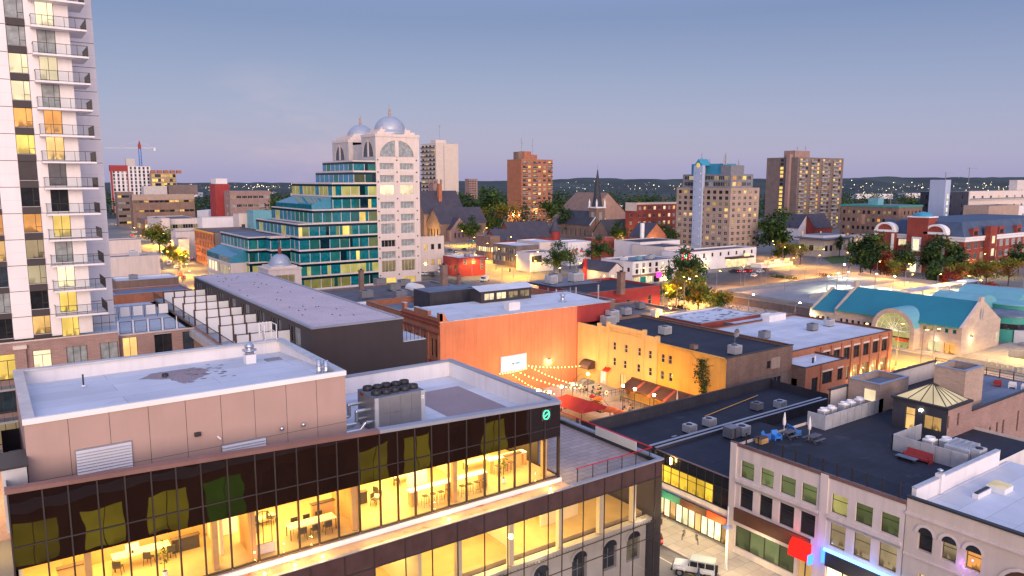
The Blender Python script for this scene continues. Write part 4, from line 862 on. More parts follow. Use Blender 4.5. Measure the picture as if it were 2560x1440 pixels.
for p,q in zip(pts,pts[1:]):b.tube(p,q,.07,'bark',5)
for dy,dz in((2.6,11.6),(-1.8,8.4),(1.6,7.6),(-1.2,11.2),(-2.2,10.2)):b.tube((95.72,81,9.4),(95.72,81+dy,dz),.035,'bark',4)
b.build('stem',t);b=MB()
for k in range(900):
 z=R.uniform(3.4,10.8);w=(.55 if z<6.5 else 1.25)*(1 if z<9.8 else .55);y=80.2+(z-3.5)*.13+R.gauss(0,w*.6);x=95.75-abs(R.gauss(0,.28));s_=R.uniform(.1,.22)
 d=Vector((R.uniform(-1,1),R.uniform(-1,1),R.uniform(-1,.4))).normalized()*s_;e=d.cross(Vector((1,.2,.3))).normalized()*s_*.6;q=Vector((x,y,z));b.poly([q-d,q+e,q+d,q-e],'leaf_dark' if k%3 else 'leaf_green')
b.build('foliage',t)
b=MB();b.box(58,95.7,73.3,112.9,0,.06,'terrace_pavers',skip='b');S(b,'patio_ground')
def globe_lamp(i,px,py):
 x,y,z=G(px,py,4.4);lab=('globe lamp post left of the red canopy, half hidden by the office edge','globe lamp post between the red canopy and the string lights','globe lamp post by the dark round canopy steps','globe lamp post in front of the small red door awning','globe lamp post at the left end of the brown awning','globe lamp post at the right end of the brown awning','low globe lamp at the office roof edge, left one','low globe lamp at the office roof edge, right one')[i]
 t=T('lamp_post',lab,'lamp post',(x,y,.06));b=MB();b.lathe(x,y,[(.14,.06),(.1,.5),(.05,.6),(.05,4.15),(.1,4.2)],'dark_metal',8);b.build('pole',t)
 b=MB();b.lathe(x,y,[(.02,4.2),(.2,4.28),(.24,4.42),(.18,4.58),(0,4.64)],'glow_lamp',12);b.build('globe',t);lampcol('patio_lamp',(x,y-.0,5.05),260,(1,.50,.10),.35)
for i,p in enumerate(((1404,967),(1432,961),(1470,935),(1558,965),(1587,973),(1635,988),(1345,976),(1374,980))):globe_lamp(i,*p)
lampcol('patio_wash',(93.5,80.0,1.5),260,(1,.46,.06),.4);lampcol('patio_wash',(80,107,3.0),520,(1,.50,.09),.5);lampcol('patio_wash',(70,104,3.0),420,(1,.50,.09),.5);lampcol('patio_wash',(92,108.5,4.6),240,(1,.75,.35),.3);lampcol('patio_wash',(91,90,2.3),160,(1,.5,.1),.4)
def festoon(lab,p,q,n,sag):
 t=T('string_lights',lab,'string lights',p);b=MB();c=MB();prev=None
 for k in range(n+1):
  f=k/n;v=Vector(p).lerp(Vector(q),f);v.z-=sag*4*f*(1-f)
  if prev is not None:b.tube(prev,v,.02,'dark_metal',4,cap=False)
  prev=v;c.lathe(v.x,v.y,[(0,v.z-.2),(.085,v.z-.13),(.085,v.z-.07),(0,v.z)],'glow_bulb',6)
 b.build('wire',t);c.build('bulb',t,kind='stuff')
P0,P1=(83.2,112.4,5.2),(76.6,112.4,4.6)
festoon('string of bulbs running right along the orange wall to the canopy',P0,(95.2,109.5,4.2),16,.4)
festoon('string of bulbs from the screen down to the steps lamp',P0,(86.5,101,3.4),15,.5)
festoon('middle string of bulbs fanning out below the screen',(80.5,112.5,4.6),(85.5,100.2,3.2),15,.7)
festoon('lower string of bulbs fanning out below the screen',(79,112.5,4.5),(80,100.5,3.0),14,.7)
festoon('string of bulbs just under the lit screen',P1,(82.8,112.6,4.7),10,.15)
festoon('string of bulbs along the wall of the black roof',(70.5,73.6,2.6),(89,73.8,2.9),16,.3)
def parasol_open(lab,x,y,z,r,m,n=8,rise=.7):
 t=T('parasol',lab,'parasol',(x,y,.06));b=MB();b.tube((x,y,.06),(x,y,z+rise),.04,'wood_dark',6);b.build('pole',t);b=MB()
 b.lathe(x,y,[(r,z-.12),(r,z),(r*.5,z+rise*.55),(0,z+rise)],m,n);b.build('canopy',t);b=MB();b.lathe(x,y,[(.5,.06),(.5,.14),(.06,.18)],'dark_metal',10);b.build('base',t)
t=T('red_canopy','large dark red ridged canopy in the patio','canopy',(80.5,94,.06));b=MB()
b.mesh([(77.0,99.0,2.5),(82.8,98.2,2.5),(83.8,90.0,2.4),(77.5,90.2,2.4),(80.0,97.0,3.7),(80.8,91.5,3.6)],[(0,1,4),(1,2,5,4),(2,3,5),(3,0,4,5)],'red_fabric');b.build('fabric',t)
for x,y in((77.1,98.9),(82.7,98.1),(83.7,90.1),(77.6,90.3)):b=MB();b.tube((x,y,.06),(x,y,2.5),.06,'dark_metal',6);b.build('post',t)
for i,(px,py,r)in enumerate(((1495,995,.9),(1415,990,.7),(1525,1022,1.5),(1550,1030,1.2),(1480,990,.6))):
 x,y,z=G(px,py,2.3);parasol_open(('small orange parasol beside the patio stairs','small orange parasol left of the red canopy','larger orange parasol in front of the stairs','orange parasol nearest the lamp posts','small red parasol by the steps')[i],x,y,2.2,r,'orange_fabric' if i!=4 else 'red_fabric',8,.5)
t=T('patio_stairs','dark wooden stairs in the middle of the patio','stairs',(86.3,95,.06));b=MB()
for k in range(9):b.box(85.3,87.0,94.2+k*.28,94.5+k*.28,.06,.2+k*.19,'wood_dark',top='wood_warm')
b.build('steps',t);b=MB()
for x in(85.25,87.05):b.bar((x,94.2,1.1),(x,96.8,2.8),.05,.05,'dark_metal');b.bar((x,94.2,.1),(x,94.2,1.1),.05,.05,'dark_metal');b.bar((x,96.8,1.6),(x,96.8,2.8),.05,.05,'dark_metal')
b.build('handrail',t)
t=T('entrance_steps','pale steps climbing to the round dark canopy','stairs',(93,107.5,.06));b=MB()
for k in range(7):b.box(92.6+k*.32,95.7,107.6,110.4,.06+k*.17,.23+k*.17,'concrete_pale')
b.build('steps',t);b=MB()
for y in(107.5,110.45):b.bar((92.6,y,1.1),(94.8,y,2.3),.05,.05,'dark_metal')
b.build('handrail',t)
b=MB();b.box(87.5,95.7,98.2,106.5,.06,1.1,'concrete');S(b,'patio_terrace')
def railing(lab,p,q,n,z):
 t=T('railing',lab,'railing',(*p,z));b=MB()
 for k in range(n+1):f=k/n;x,y=p[0]+(q[0]-p[0])*f,p[1]+(q[1]-p[1])*f;b.tube((x,y,z),(x,y,z+1.1),.03,'dark_metal',5)
 b.bar((*p,z+1.1),(*q,z+1.1),.06,.06,'dark_metal');b.bar((*p,z+.55),(*q,z+.55),.04,.04,'dark_metal');b.build('posts',t)
railing('black railing on the raised patio terrace',(87.6,98.3),(87.6,106.4),8,1.1);railing('black railing along the front of the raised patio terrace',(87.7,98.3),(95.5,98.3),8,1.1);railing('black patio railing under the brown awning',(92.6,82.8),(92.6,97),14,.06)
def ptable(x,y,z):
 t=T('patio_table','small round patio table with dark chairs under the lamps','table',(x,y,z),'patio tables');b=MB();b.lathe(x,y,[(.45,z+.7),(.45,z+.74),(0,z+.74)],'wood_warm',10);b.build('top',t);b=MB();b.lathe(x,y,[(.25,z),(.04,z+.05),(.04,z+.7)],'dark_metal',8);b.build('leg',t)
 for a in(.4,2.5,4.6):cx,cy=x+.75*math.cos(a),y+.75*math.sin(a);c=T('patio_chair','dark chair at a round patio table','chair',(cx,cy,z),'patio chairs');b=MB();b.box(cx-.2,cx+.2,cy-.2,cy+.2,z+.42,z+.46,'furniture_dark');b.box(cx-.2*1,cx+.2,cy+.16 if math.sin(a)>0 else cy-.2,cy+.2 if math.sin(a)>0 else cy-.16,z+.46,z+.85,'furniture_dark');b.build('seat',c);b=MB();[b.tube((cx+sx*.17,cy+sy*.17,z),(cx+sx*.17,cy+sy*.17,z+.42),.02,'furniture_dark',4)for sx in(-1,1)for sy in(-1,1)];b.build('legs',c)
for x,y,z in((90,100.5,1.1),(92,102.5,1.1),(89.3,103.4,1.1),(90.5,92.5,.06),(90.3,88.5,.06),(88.2,85.5,.06),(86,80,.06),(82,78,.06),(78,77,.06),(75,80,.06),(84.5,76,.06),(80,82.5,.06),(86.5,88,.06)):ptable(x,y,z)
for i,(x,y,z)in enumerate(((95.2,97.8,1.1),(91.5,84,.06),(88.5,79,.06),(83.5,75.0,.06))):
 t=T('planter',('red flower planter beside the pub door','planter under the right end of the brown awning','planter among the tables near the wall of the black roof','planter at the foot of the black roof wall')[i],'planter',(x,y,z));b=MB();b.lathe(x,y,[(.3,z),(.42,z+.6),(.36,z+.6)],'brick_orange',10);b.build('pot',t);b=MB()
 for k in range(60):d=Vector((R.uniform(-1,1),R.uniform(-1,1),R.uniform(-.5,1)))*.13;e=d.cross(Vector((.3,1,.2)))*.6;q=Vector((x+R.gauss(0,.25),y+R.gauss(0,.25),z+.75+R.gauss(0,.16)));b.poly([q-d,q+e,q+d,q-e],'leaf_red' if i==0 and k%2 else 'leaf_bush')
 b.build('foliage',t)
t=T('flag_pole','thin pole with a furled pink flag by the awning','flag',(92.4,83.3,.06));b=MB();b.tube((92.4,83.3,.06),(92.4,83.3,5.6),.035,'light_metal',6);b.build('pole',t);b=MB();b.lathe(92.45,83.3,[(.03,3.6),(.16,3.8),(.12,4.6),(.03,5.4)],'white_fabric',7);b.build('cloth',t)
t=T('pub_sign','round white sign on the patio railing','sign',(90.2,98.2,1.6));b=MB();b.tube((90.2,98.2,2.0),(90.2,98.12,2.0),.4,'white_paint',16);b.build('disc',t);b=MB();b.tube((90.2,98.11,2.0),(90.2,98.1,2.0),.2,'red_paint',12);b.build('emblem',t)
oh=T('orange_hall','tall hall with a long orange panelled wall, red end and white roof behind the patio','hall',(84,120,0))
b=MB();ty=113.0
b.wall('S',66.8,95.6,ty,0,15.35,[],'orange_wall');b.wall('S',95.6,104.4,ty,0,15.3,[],'red_paint');b.wall('E',ty,127,104.4,0,15.3,[],'brick_red');b.wall('N',64.5,104.4,127,0,15.3,[],'brick_red')
b.poly([(64.3,ty,0),(66.8,ty,0),(66.8,ty,15.35),(66.2,ty,15.5),(65.6,ty,16.0),(65.2,ty,16.9),(64.3,ty,17.0)],'orange_wall')
b.box(64.3,104.5,112.93,113.1,15.35,15.5,'light_metal')
for k in range(12):x=66.85+k*2.48;b.box(x-.02,x+.02,ty-.004,ty+.01,0,15.3,'brick_orange')if x<95.7 else None
b.build('wall',oh)
b=MB();b.mesh([(65,113.1,15.4),(104.3,113.1,15.4),(104.3,126.9,15.9),(65,126.9,15.9)],[(0,1,2,3)],'white_roof');b.mesh([(104.3,113.1,15.4),(104.3,126.9,15.9),(104.3,126.9,15.0),(104.3,113.1,15.0)],[(0,1,2,3)],'white_wall');b.build('roof',oh)
b=MB();fw=[(114.6+k*1.45,8.9)for k in range(9)]
b.wall('W',113.02,127.6,64.3,0,15.6,[(y-.42,y+.42,8.9,12.2)for y,_ in fw]+[(y-.42,y+.42,3.5,7.2)for y,_ in fw],'brick_orange',.35)
for y0,y1,z in((113.0,114.0,17.0),(114.0,117.2,16.1),(117.2,122.6,16.9),(122.6,126.4,16.1),(126.4,127.6,17.1)):b.box(64.3,64.9,y0,y1,15.6,z,'brick_orange');b.box(64.22,64.95,y0-.02,y1+.02,z,z+.1,'light_metal')
for z in(13.2,14.6,15.3):b.box(64.05,64.295,113.02,127.6,z,z+.22,'brick_red')
b.box(64.1,64.295,113.02,127.6,7.7,8.2,'brick_red')
for y in(113.5,117.2,120.1,123,127):b.box(64.08,64.295,y-.25,y+.25,0,13.2,'brick_orange')
b.build('facade',oh,label='orange brick street front with stepped parapet')
for y,z in fw:window(oh,'W',y,64.3,8.9,.84,3.3,'sashd','glass_dark',.3);window(oh,'W',y,64.3,3.5,.84,3.7,'sashd','pane_dim' if R.random()<.3 else 'glass_dark',.3)
t=T('projection_screen','bright white screen hung on the orange wall','screen',(80,112.8,4.6));b=MB();b.box(77.2,82.8,112.75,112.85,4.65,7.45,'glow_screen');b.build('panel',t);b=MB()
for x0,x1,z0,z1 in((77.05,82.95,7.45,7.55),(77.05,82.95,4.55,4.65),(77.05,77.2,4.65,7.45),(82.8,82.95,4.65,7.45)):b.box(x0,x1,112.72,112.95,z0,z1,'white_paint')
b.build('frame',t);b=MB();b.box(80.3,81.3,112.735,112.746,5.8,6.05,'blue_plastic');b.box(79.6,80.1,112.735,112.746,5.75,6.1,'grey_metal');b.box(79.2,80.6,112.735,112.746,5.0,5.08,'grey_metal');b.build('picture',t)
b=MB();b.box(88.4,88.8,112.6,112.98,5.4,5.7,'dark_metal');b.box(88.45,88.75,112.62,112.9,5.36,5.395,'glow_lamp');b.build('wall_lamp',oh);lampcol('wall_lamp_light',(88.6,112.4,5.1),110,(1,.8,.45),.15)
t=T('roof_vent','round silver vent on the white roof of the orange hall','vent',(95.9,118,15.58));b=MB();z=15.58;b.lathe(95.9,118,[(.9,z),(.75,z+.12),(.45,z+.2),(.4,z+1.2),(.6,z+1.25),(.6,z+1.4),(.2,z+1.8),(0,z+1.85)],'chrome',14);b.build('stack',t)
b=MB();b.box(80.9,83.5,115.6,117.4,15.45,17.0,'white_wall',skip='b');b.build('roof_box',label='plain white box on the roof of the orange hall',cat='roof box')
t=T('clerestory','long roof lantern with four windows on the white roof','roof lantern',(87,125,15.8));b=MB();b.wall('S',80.2,92.6,124.3,15.5,18.2,[(81+k*2.95,83.4+k*2.95,16.3,17.7)for k in range(4)],'brown_clad',.15);b.wall('W',124.3,128.5,80.2,15.5,18.2,[],'brown_clad');b.wall('E',124.3,128.5,92.6,15.5,18.2,[],'brown_clad');b.build('wall',t)
b=MB();b.mesh([(79.6,123.8,18.2),(93.2,123.8,18.2),(93.2,127,19.0),(79.6,127,19.0),(79.6,130,18.2),(93.2,130,18.2)],[(0,1,2,3),(3,2,5,4)],'white_roof');b.build('roof',t)
for k in range(4):window(t,'S',82.2+k*2.95,124.3,16.3,2.4,1.4,'v2d','pane_dim' if k>1 else 'pane_cream',.13)
building('row_building','dark roofed brick row beside the orange hall','building',64.4,104,127.7,144,0,15.2,'brick_orange','blue_roof',W_=grid(128.2,143.5,10,(9,),.8,2.6,'sashd',DARKISH),parapet=1.2,coping='copper_coping')
b=MB();b.box(73.4,86.5,133,140,14.0,17.5,'dark_paint',top='blue_roof',skip='b');b.build('roof_block',label='black windowless block behind the roof lantern',cat='roof block')
lb=T('long_building','long dark brown block with a flat gravel roof and pale metal edge','building',(32,100,0))
b=MB();LX0,LX1,LY0,LY1,LZ=27.0,37.35,73.9,125.8,25.0
tw=[(78.5+k*6.2,22.3,2.0,2.05)for k in range(8)]
b.wall('W',LY0,LY1,LX0,10,LZ-.1,[(y-w/2,y+w/2,z,z+h)for y,z,w,h in tw]+[(y+1.4,y+2.6,22.4,24.2)for y,z,w,h in tw],'brown_clad',.25);b.wall('S',LX0,LX1,LY0,0,LZ-.1,[],'brown_clad');b.wall('N',LX0,LX1,LY1,0,LZ-.1,[],'brown_clad');b.wall('E',LY0,LY1,LX1,0,LZ-.1,[],'brown_clad')
b.box(37.352,40.3,74.05,80,0,22.2,'brown_clad');b.build('wall',lb)
b=MB();b.box(LX0+.2,LX1-.2,LY0+.2,LY1-.2,LZ-.35,LZ-.06,'gravel_roof',skip='b');b.build('roof',lb);b=MB()
for q in((LX0-.08,LX1+.08,LY0-.08,LY0+.25),(LX0-.08,LX1+.08,LY1-.25,LY1+.08),(LX0-.08,LX0+.25,LY0+.25,LY1-.25),(LX1-.25,LX1+.08,LY0+.25,LY1-.25)):b.box(*q,LZ-.12,LZ+.06,'coping')
b.build('coping',lb)
for y,z,w,h in tw:window(lb,'W',y,LX0,z,w,h,'v2g','glass_blue' if R.random()<.6 else 'curtain',.2);window(lb,'W',y+2.0,LX0,22.4,1.2,1.8,'ng','glass_dark',.2)
b=MB();b.box(37.5,40.3,74.1,80,22.2,22.3,'white_roof');b.build('balcony_floor',lb);b=MB()
for k in range(7):b.box(37.4+k*.48,37.44+k*.48,74.1,74.14,22.3,23.4,'frame_dark')
for k in range(8):b.box(40.22,40.26,74.2+k*.8,74.24+k*.8,22.3,23.4,'frame_dark')
b.box(37.4,40.3,74.08,74.16,23.4,23.45,'frame_dark');b.box(40.2,40.3,74.16,80,23.4,23.45,'frame_dark');b.build('guard_rail',lb)
for k in range(60):
 pass
b=MB()
for k in range(34):x,y=R.uniform(28,36.6),R.uniform(76,124);b.lathe(x,y,[(.09,LZ-.06),(.07,LZ+.02),(0,LZ+.03)],'rubber',6)
b.build('roof_drain',lb,kind='stuff')
b=MB();b.box(21.0,LX0-.01,77.5,125.8,10,21.9,'brick_pink',top='white_roof');b.box(20.4,21.0,77.5,125.8,20.6,21.5,'light_metal');b.build('terrace_deck',lb)
def divider(y,x0,n,i):
 t=T('privacy_screen',('white panel privacy screen nearest the penthouse on the terrace','second white privacy screen behind the penthouse','third white privacy screen along the dark block','fourth white privacy screen along the dark block','fifth white privacy screen along the dark block','sixth white privacy screen along the dark block','farthest white privacy screen at the end of the dark block')[i],'privacy screen',((x0+27)/2,y,21.9))
 st=(26.95-x0)/n
 for k in range(n):b=MB();b.box(x0+k*st+.06,x0+(k+1)*st-.06,y-.03,y+.03,22.0,23.75,'white_fabric');b.build('panel',t);b=MB();b.box(x0+k*st-.09,x0+k*st+.09,y-.09,y+.09,21.9,23.95,'wood_dark');b.build('post',t)
 b=MB();b.box(x0,26.95,y-.045,y+.045,23.8,23.88,'frame_dark');b.build('top_rail',t)
for i,(y,x0,n)in enumerate(((80.6,19.8 if 0 else 21.1,4),(86.8,21.0,4),(92.9,21.1,4),(99.2,21.1,4),(105.5,21.1,4),(111.9,21.1,4),(118.5,21.1,4))):divider(y,x0,n,i)
t=T('terrace_railing','dark picket railing along the edge of the terrace deck','railing',(20.9,100,21.9));b=MB()
for k in range(96):y=77.6+k*.5;b.box(20.86,20.9,y,y+.03,21.9,23.0,'frame_dark')
b.box(20.84,20.92,77.6,125.6,23.0,23.06,'frame_dark');b.build('pickets',t)
po=T('podium','pink brick apartment podium with dark framed windows below the white tower','building',(8,105,0))
pw=[(4.5,19.0,1.75,2.15,'trv2d','pane_cream'),(7.9,18.9,2.1,2.3,'v3d','curtain'),(11.2,18.9,1.9,2.35,'v2d','curtain'),(1.2,18.2,2.9,2.9,'trv2d','pane_yellow'),(-3.0,18.6,2.4,2.5,'v2d','glass_blue')]
b=MB();b.wall('S',-16,12.25,98.0,0,22.3,[(x-w/2,x+w/2,z,z+h)for x,z,w,h,s_,p in pw]+[(-.5,2.4,14.5,17),(-.5,2.4,11,13.4),(3.5,5,14.6,17)],'brick_pink',.25)
rw=[(13.6,18.3,1.6,3.0,'L','pane_warm'),(17.3,18.3,2.0,3.1,'v2d','glass_dark'),(20.2,18.4,1.3,2.9,'nd','glass_blue')]
b.wall('S',12.25,21.0,99.2,0,21.6,[(x-w/2,x+w/2,z,z+h)for x,z,w,h,s_,p in rw],'brick_pink',.25);b.wall('E',98,99.2,12.25,0,22.3,[],'brick_pink');b.wall('E',99.2,126,21.0,0,21.6,[],'brick_pink')
b.wall('W',98,126,-16,0,22,[],'brick_pink');b.box(1.9,3.0,97.6,97.995,12,21.6,'brick_pink');b.box(1.8,3.1,97.5,97.995,21.6,22.0,'cream_stone');b.build('wall',po)
for x,z,w,h,s_,p in pw:window(po,'S',x,98,z,w,h,s_,p,.22)
for x,z,w,h,s_,p in rw:window(po,'S',x,99.2,z,w,h,s_ if s_!='L' else 'v2d',p,.22)
for z,p in((14.5,'glass_blue'),(11,'pane_dim')):window(po,'S',.95,98,z,2.9,2.45,'v3d',p,.22)
window(po,'S',4.25,98,14.6,1.5,2.4,'v2d','glass_dark',.22)
b=MB();b.box(-15.8,21,98.25 if 0 else 99.3,126,21.3,21.5,'white_roof');b.box(-16,12.3,97.95,98.3,22.3,22.4,'cream_stone');b.box(12.3,21.1,99.15,99.5,21.6,21.7,'cream_stone');b.build('roof',po)
for z in(14.0,10.5,17.6):
 b=MB();b.box(-2,2.9,96.4,97.99,z-.25,z,'concrete_pale');b.build('balcony_slab',po);b=MB();b.box(-2,2.85,96.42,96.44,z,z+1.05,'glass_rail');b.box(-2,2.9,96.4,96.46,z+1.05,z+1.1,'frame_dark');[b.box(-2+k*.8,-1.96+k*.8,96.4,96.46,z,z+1.05,'frame_dark')for k in range(7)];b.build('balcony_rail',po)
lampcol('soffit_lamp',(1.2,96.6,9.6),120,(1,.6,.15),.3);lampcol('soffit_lamp',(-1.5,94,4),500,(1,.66,.2),.4)
for i,(x0,x1,y)in enumerate(((12.5,20.7,99.7),(12.6,20.6,112.0))):
 t=T('guard_screen',('row of white framed guard panels at the front of the low terrace','row of blue grey guard panels at the back of the low terrace')[i],'guard screen',((x0+x1)/2,y,21.5));n=5;st=(x1-x0)/n
 for k in range(n):
  a=x0+k*st;b=MB()
  for u0,u1,z0,z1 in((.15,st-.15,21.75,21.8),(.15,st-.15,23.15,23.2),(.15,.2,21.8,23.15),(st-.2,st-.15,21.8,23.15)):b.box(a+u0,a+u1,y-.03,y+.03,z0,z1,'frame_dark')
  b.box(a+.2,a+st-.2,y-.012,y+.012,21.8,23.15,'glass_rail' if i==0 else 'white_fabric');b.build('panel',t);b=MB();b.box(a-.04,a+.04,y-.04,y+.04,21.5,23.3,'white_paint' if i==0 else 'wood_dark');b.build('post',t)
tw_=T('apartment_tower','tall white panelled apartment tower with stacked balconies at the left edge','tower',(0,106,22.3))
zf=[21.9+2.9*k for k in range(0,26)]
b=MB();ops=[]
for z in zf:ops+=[(3.93,5.7,z+.75,z+2.85),(6.75,8.5,z+.15,z+2.75),(.15,2.05,z+.6,z+2.85)]
b.wall('S',-14,9.9,100,22.3,97,ops,'white_panel',.2);b.wall('E',100,108,9.9,22.3,97,[],'white_panel');b.wall('S',9.9,13.24,108,21.5,97,[],'white_panel');b.wall('E',108,126,13.24,21.5,97,[],'white_panel');b.wall('N',-14,13.24,126,21.5,97,[],'white_panel');b.wall('W',100,126,-14,22,97,[],'white_panel');b.box(-14,9.9,100.3,126,97,97.3,'white_roof')
for z in zf:
 for a0,a1 in((-14,.1),(2.1,3.88),(5.75,9.88)):b.box(a0,a1,99.985,99.996,z-.03,z+.03,'frame_dark')
 b.box(10.0,13.2,107.985,107.996,z-.03,z+.03,'frame_dark')
 for a0,a1 in((-14,.1),(2.1,3.88)):b.box(a0,a1,99.99,99.997,z+1.44,z+1.46,'grey_stone')
 b.box(10.0,13.2,107.99,107.997,z+1.44,z+1.46,'grey_stone')
 b.box(3.93,5.7,99.9,100.15,z-.05,z+.72,'brown_clad');b.box(.15,2.05,99.9,100.15,z-.05,z+.57,'brown_clad')
b.build('wall',tw_)
lit={0:('pane_warm','pane_yellow'),1:('glass_dark','pane_yellow'),2:('pane_cream','pane_cream'),3:('pane_dim','curtain'),4:('pane_orange','pane_yellow'),5:('glass_dark','glass_dark'),6:('glass_dark','glass_blue'),7:('pane_yellow','pane_warm'),8:('pane_orange','pane_orange'),9:('pane_cream','curtain'),10:('pane_cream','pane_cream'),11:('curtain','curtain'),12:('curtain','pane_cream')}
for k,z in enumerate(zf[:18]):
 a,c=lit.get(k,('curtain','glass_blue'));window(tw_,'S',4.815,100,z+.75,1.77,2.1,'Rd',a,.16)
 window(tw_,'S',7.625,100,z+.15,1.75,2.6,'v2d' if k%3 else 'Rd',c,.16,'balcony_door');window(tw_,'S',1.1,100,z+.6,1.9,2.25,'Rd',pick(LIT),.16)
for k,z in enumerate(zf[1:17]):
 zs=z-.12
 b=MB();b.box(6.15,11.45,98.35,99.98,zs-.14,zs+.06,'white_panel');b.box(9.92,11.45,99.98,103.5,zs-.14,zs+.06,'white_panel');b.build('balcony_slab',tw_)
 b=MB();y=98.42;b.box(6.2,11.4,y-.03,y+.03,zs+1.16,zs+1.21,'frame_dark');b.box(6.2,11.4,y-.02,y+.02,zs+.14,zs+.18,'frame_dark')
 for q in range(6):x=6.2+q*1.04;b.box(x-.02,x+.02,y-.03,y+.03,zs+.06,zs+1.2,'frame_dark')
 b.box(6.24,11.36,y-.006,y+.006,zs+.2,zs+1.14,'glass_rail')
 b.box(11.36,11.42,98.45,103.4,zs+1.16,zs+1.21,'frame_dark')
 for q in range(22):yy=98.6+q*.22;b.box(11.375,11.405,yy,yy+.025,zs+.06,zs+1.16,'frame_dark')
 b.box(6.18,6.24,98.45,99.98,zs+1.16,zs+1.21,'frame_dark');b.box(6.2,6.22,98.45,99.98,zs+.2,zs+1.14,'glass_rail');b.build('balcony_rail',tw_)
t=T('patio_screen','white glass guard at the foot of the tower','guard screen',(11.3,101,21.5));b=MB()
for k in range(3):b.box(9.95+k*.85,10.7+k*.85,99.55,99.6,22.4,24.2,'glass_rail');b.box(9.9+k*.85,9.95+k*.85,99.53,99.62,22.3,24.3,'frame_dark');b.box(9.95+k*.85,10.75+k*.85,99.53,99.62,24.2,24.25,'frame_dark')
b.build('panel',t)
dt=T('domed_building','stepped teal glass office block with a pale stone tower under two silver domes','office',(105,250,0))
X0,X1,Y0,Y1=107.67,123.7,230.0,266.8
rows=[(45.0,40.0),(40.7,37.0),(37.0,0),(32.0,27.2)]
def zrow(a,c):p,q=onY(995,a,Y0),onY(995,c,Y0);return(q[2],p[2]-q[2])
WR=[zrow(408,424),zrow(438,456),zrow(462,487),zrow(504,521),zrow(535,553),zrow(558,584),zrow(599,616),zrow(627,645),zrow(650,678),zrow(693,716),(.5,4.0)]
BX=[(109.0,114.2),(116.35,121.5)]
b=MB();ops=[(a0,a1,z,z+h)for z,h in WR for a0,a1 in BX];TZ=55.0
b.wall('S',X0,X1,Y0,0,TZ,ops,'stucco',.5);b.wall('W',Y0,241.0,X0,0,TZ,[],'grey_stone');b.wall('N',X0,X1,241,28,TZ,[],'grey_stone');b.wall('E',Y0,Y1,X1,0,TZ,[],'grey_stone')
b.wall('W',241,252,X0+1.6,30,52.5,[],'grey_stone');b.wall('W',252,Y1,X0,30,TZ-1.0,[],'grey_stone');b.wall('S',X0,X0+1.6,252,30,TZ-1,[],'grey_stone');b.wall('N',X0,X1,Y1,0,TZ-1,[],'grey_stone')
b.box(X0+1.6,X1,241,252,52.4,52.5,'blue_roof');b.box(X0,X1,252,Y1,TZ-1.1,TZ-1,'blue_roof');b.box(X0+.3,X1-.3,Y0+.3,241,TZ-.2,TZ-.1,'blue_roof')
def stepped(x0,x1,y0,y1,z):
 for k,(e,h)in enumerate(((.0,.9),(1.2,.8),(2.3,.8),(3.2,.6))):b.box(x0+e*1.1+.001*k,x1-e*1.1,y0+e*.8-.1+.101*k,y1-e*.8,z+sum(q[1]for q in((0,.9),(1.2,.8),(2.3,.8),(3.2,.6))[:k]),z+sum(q[1]for q in((0,.9),(1.2,.8),(2.3,.8),(3.2,.6))[:k+1]),'stucco')
stepped(X0-.15,X1+.15,Y0-.15,241.2,TZ-.6);stepped(X0-.15,X1+.1,252,Y1+.1,TZ-1.6)
b.build('tower_wall',dt)
def arch(face,a,c,z,w,h,m='glass_blue',fm='stucco'):
 q=MB();P=(lambda u,d,zz:(u,c-d,zz))if face=='S' else(lambda u,d,zz:(c-d,u,zz));n=12
 for k in range(n):
  t0,t1=PI*k/n,PI*(k+1)/n
  q.poly([P(a,.03,z),P(a+w*math.cos(t0),.03,z+h*math.sin(t0)),P(a+w*math.cos(t1),.03,z+h*math.sin(t1))],m)
  q.poly([P(a+w*1.0*math.cos(t0),.25,z+h*math.sin(t0)),P(a+w*1.09*math.cos(t0),.25,z+h*1.09*math.sin(t0)),P(a+w*1.09*math.cos(t1),.25,z+h*1.09*math.sin(t1)),P(a+w*math.cos(t1),.25,z+h*math.sin(t1))],fm)
  q.poly([P(a+w*math.cos(t0),.25,z+h*math.sin(t0)),P(a+w*math.cos(t1),.25,z+h*math.sin(t1)),P(a+w*math.cos(t1),.03,z+h*math.sin(t1)),P(a+w*math.cos(t0),.03,z+h*math.sin(t0))],fm)
 x0,x1=a-w*.1,a+w*.1
 for f in((x0,x1),):q.poly([P(x0,.3,z),P(x1,.3,z),P(x1,.3,z+h),P(x0,.3,z+h)],fm);q.poly([P(x0,.3,z),P(x0,.3,z+h),P(x0,.03,z+h),P(x0,.03,z)],fm)
 q.build('arch_window',dt)
za=onY(990,392,Y0)[2];arch('S',115.25,Y0,za,6.3,5.4,'curtain');arch('W',235.5,X0,za,4.2,5.2);arch('W',259.5,X0,za-.6,4.2,5.0)
for i,(z,h)in enumerate(WR):
 for j,(a0,a1)in enumerate(BX):window(dt,'S',(a0+a1)/2,Y0,z,a1-a0,h,'v4w',{2:'pane_cream',7:'curtain',8:'pane_dim',9:'pane_yellow',0:'curtain'}.get(i,'curtain' if R.random()<.6 else 'glass_dark'),.46)
b=MB()
for z,h in WR[:10]:
 for x in(108.3,115.25,122.6):b.tube((x,Y0-.1,z+h+1.0),(x,Y0,z+h+1.0),.28,'grey_roof',8)
b.build('stone_boss',dt,kind='stuff')
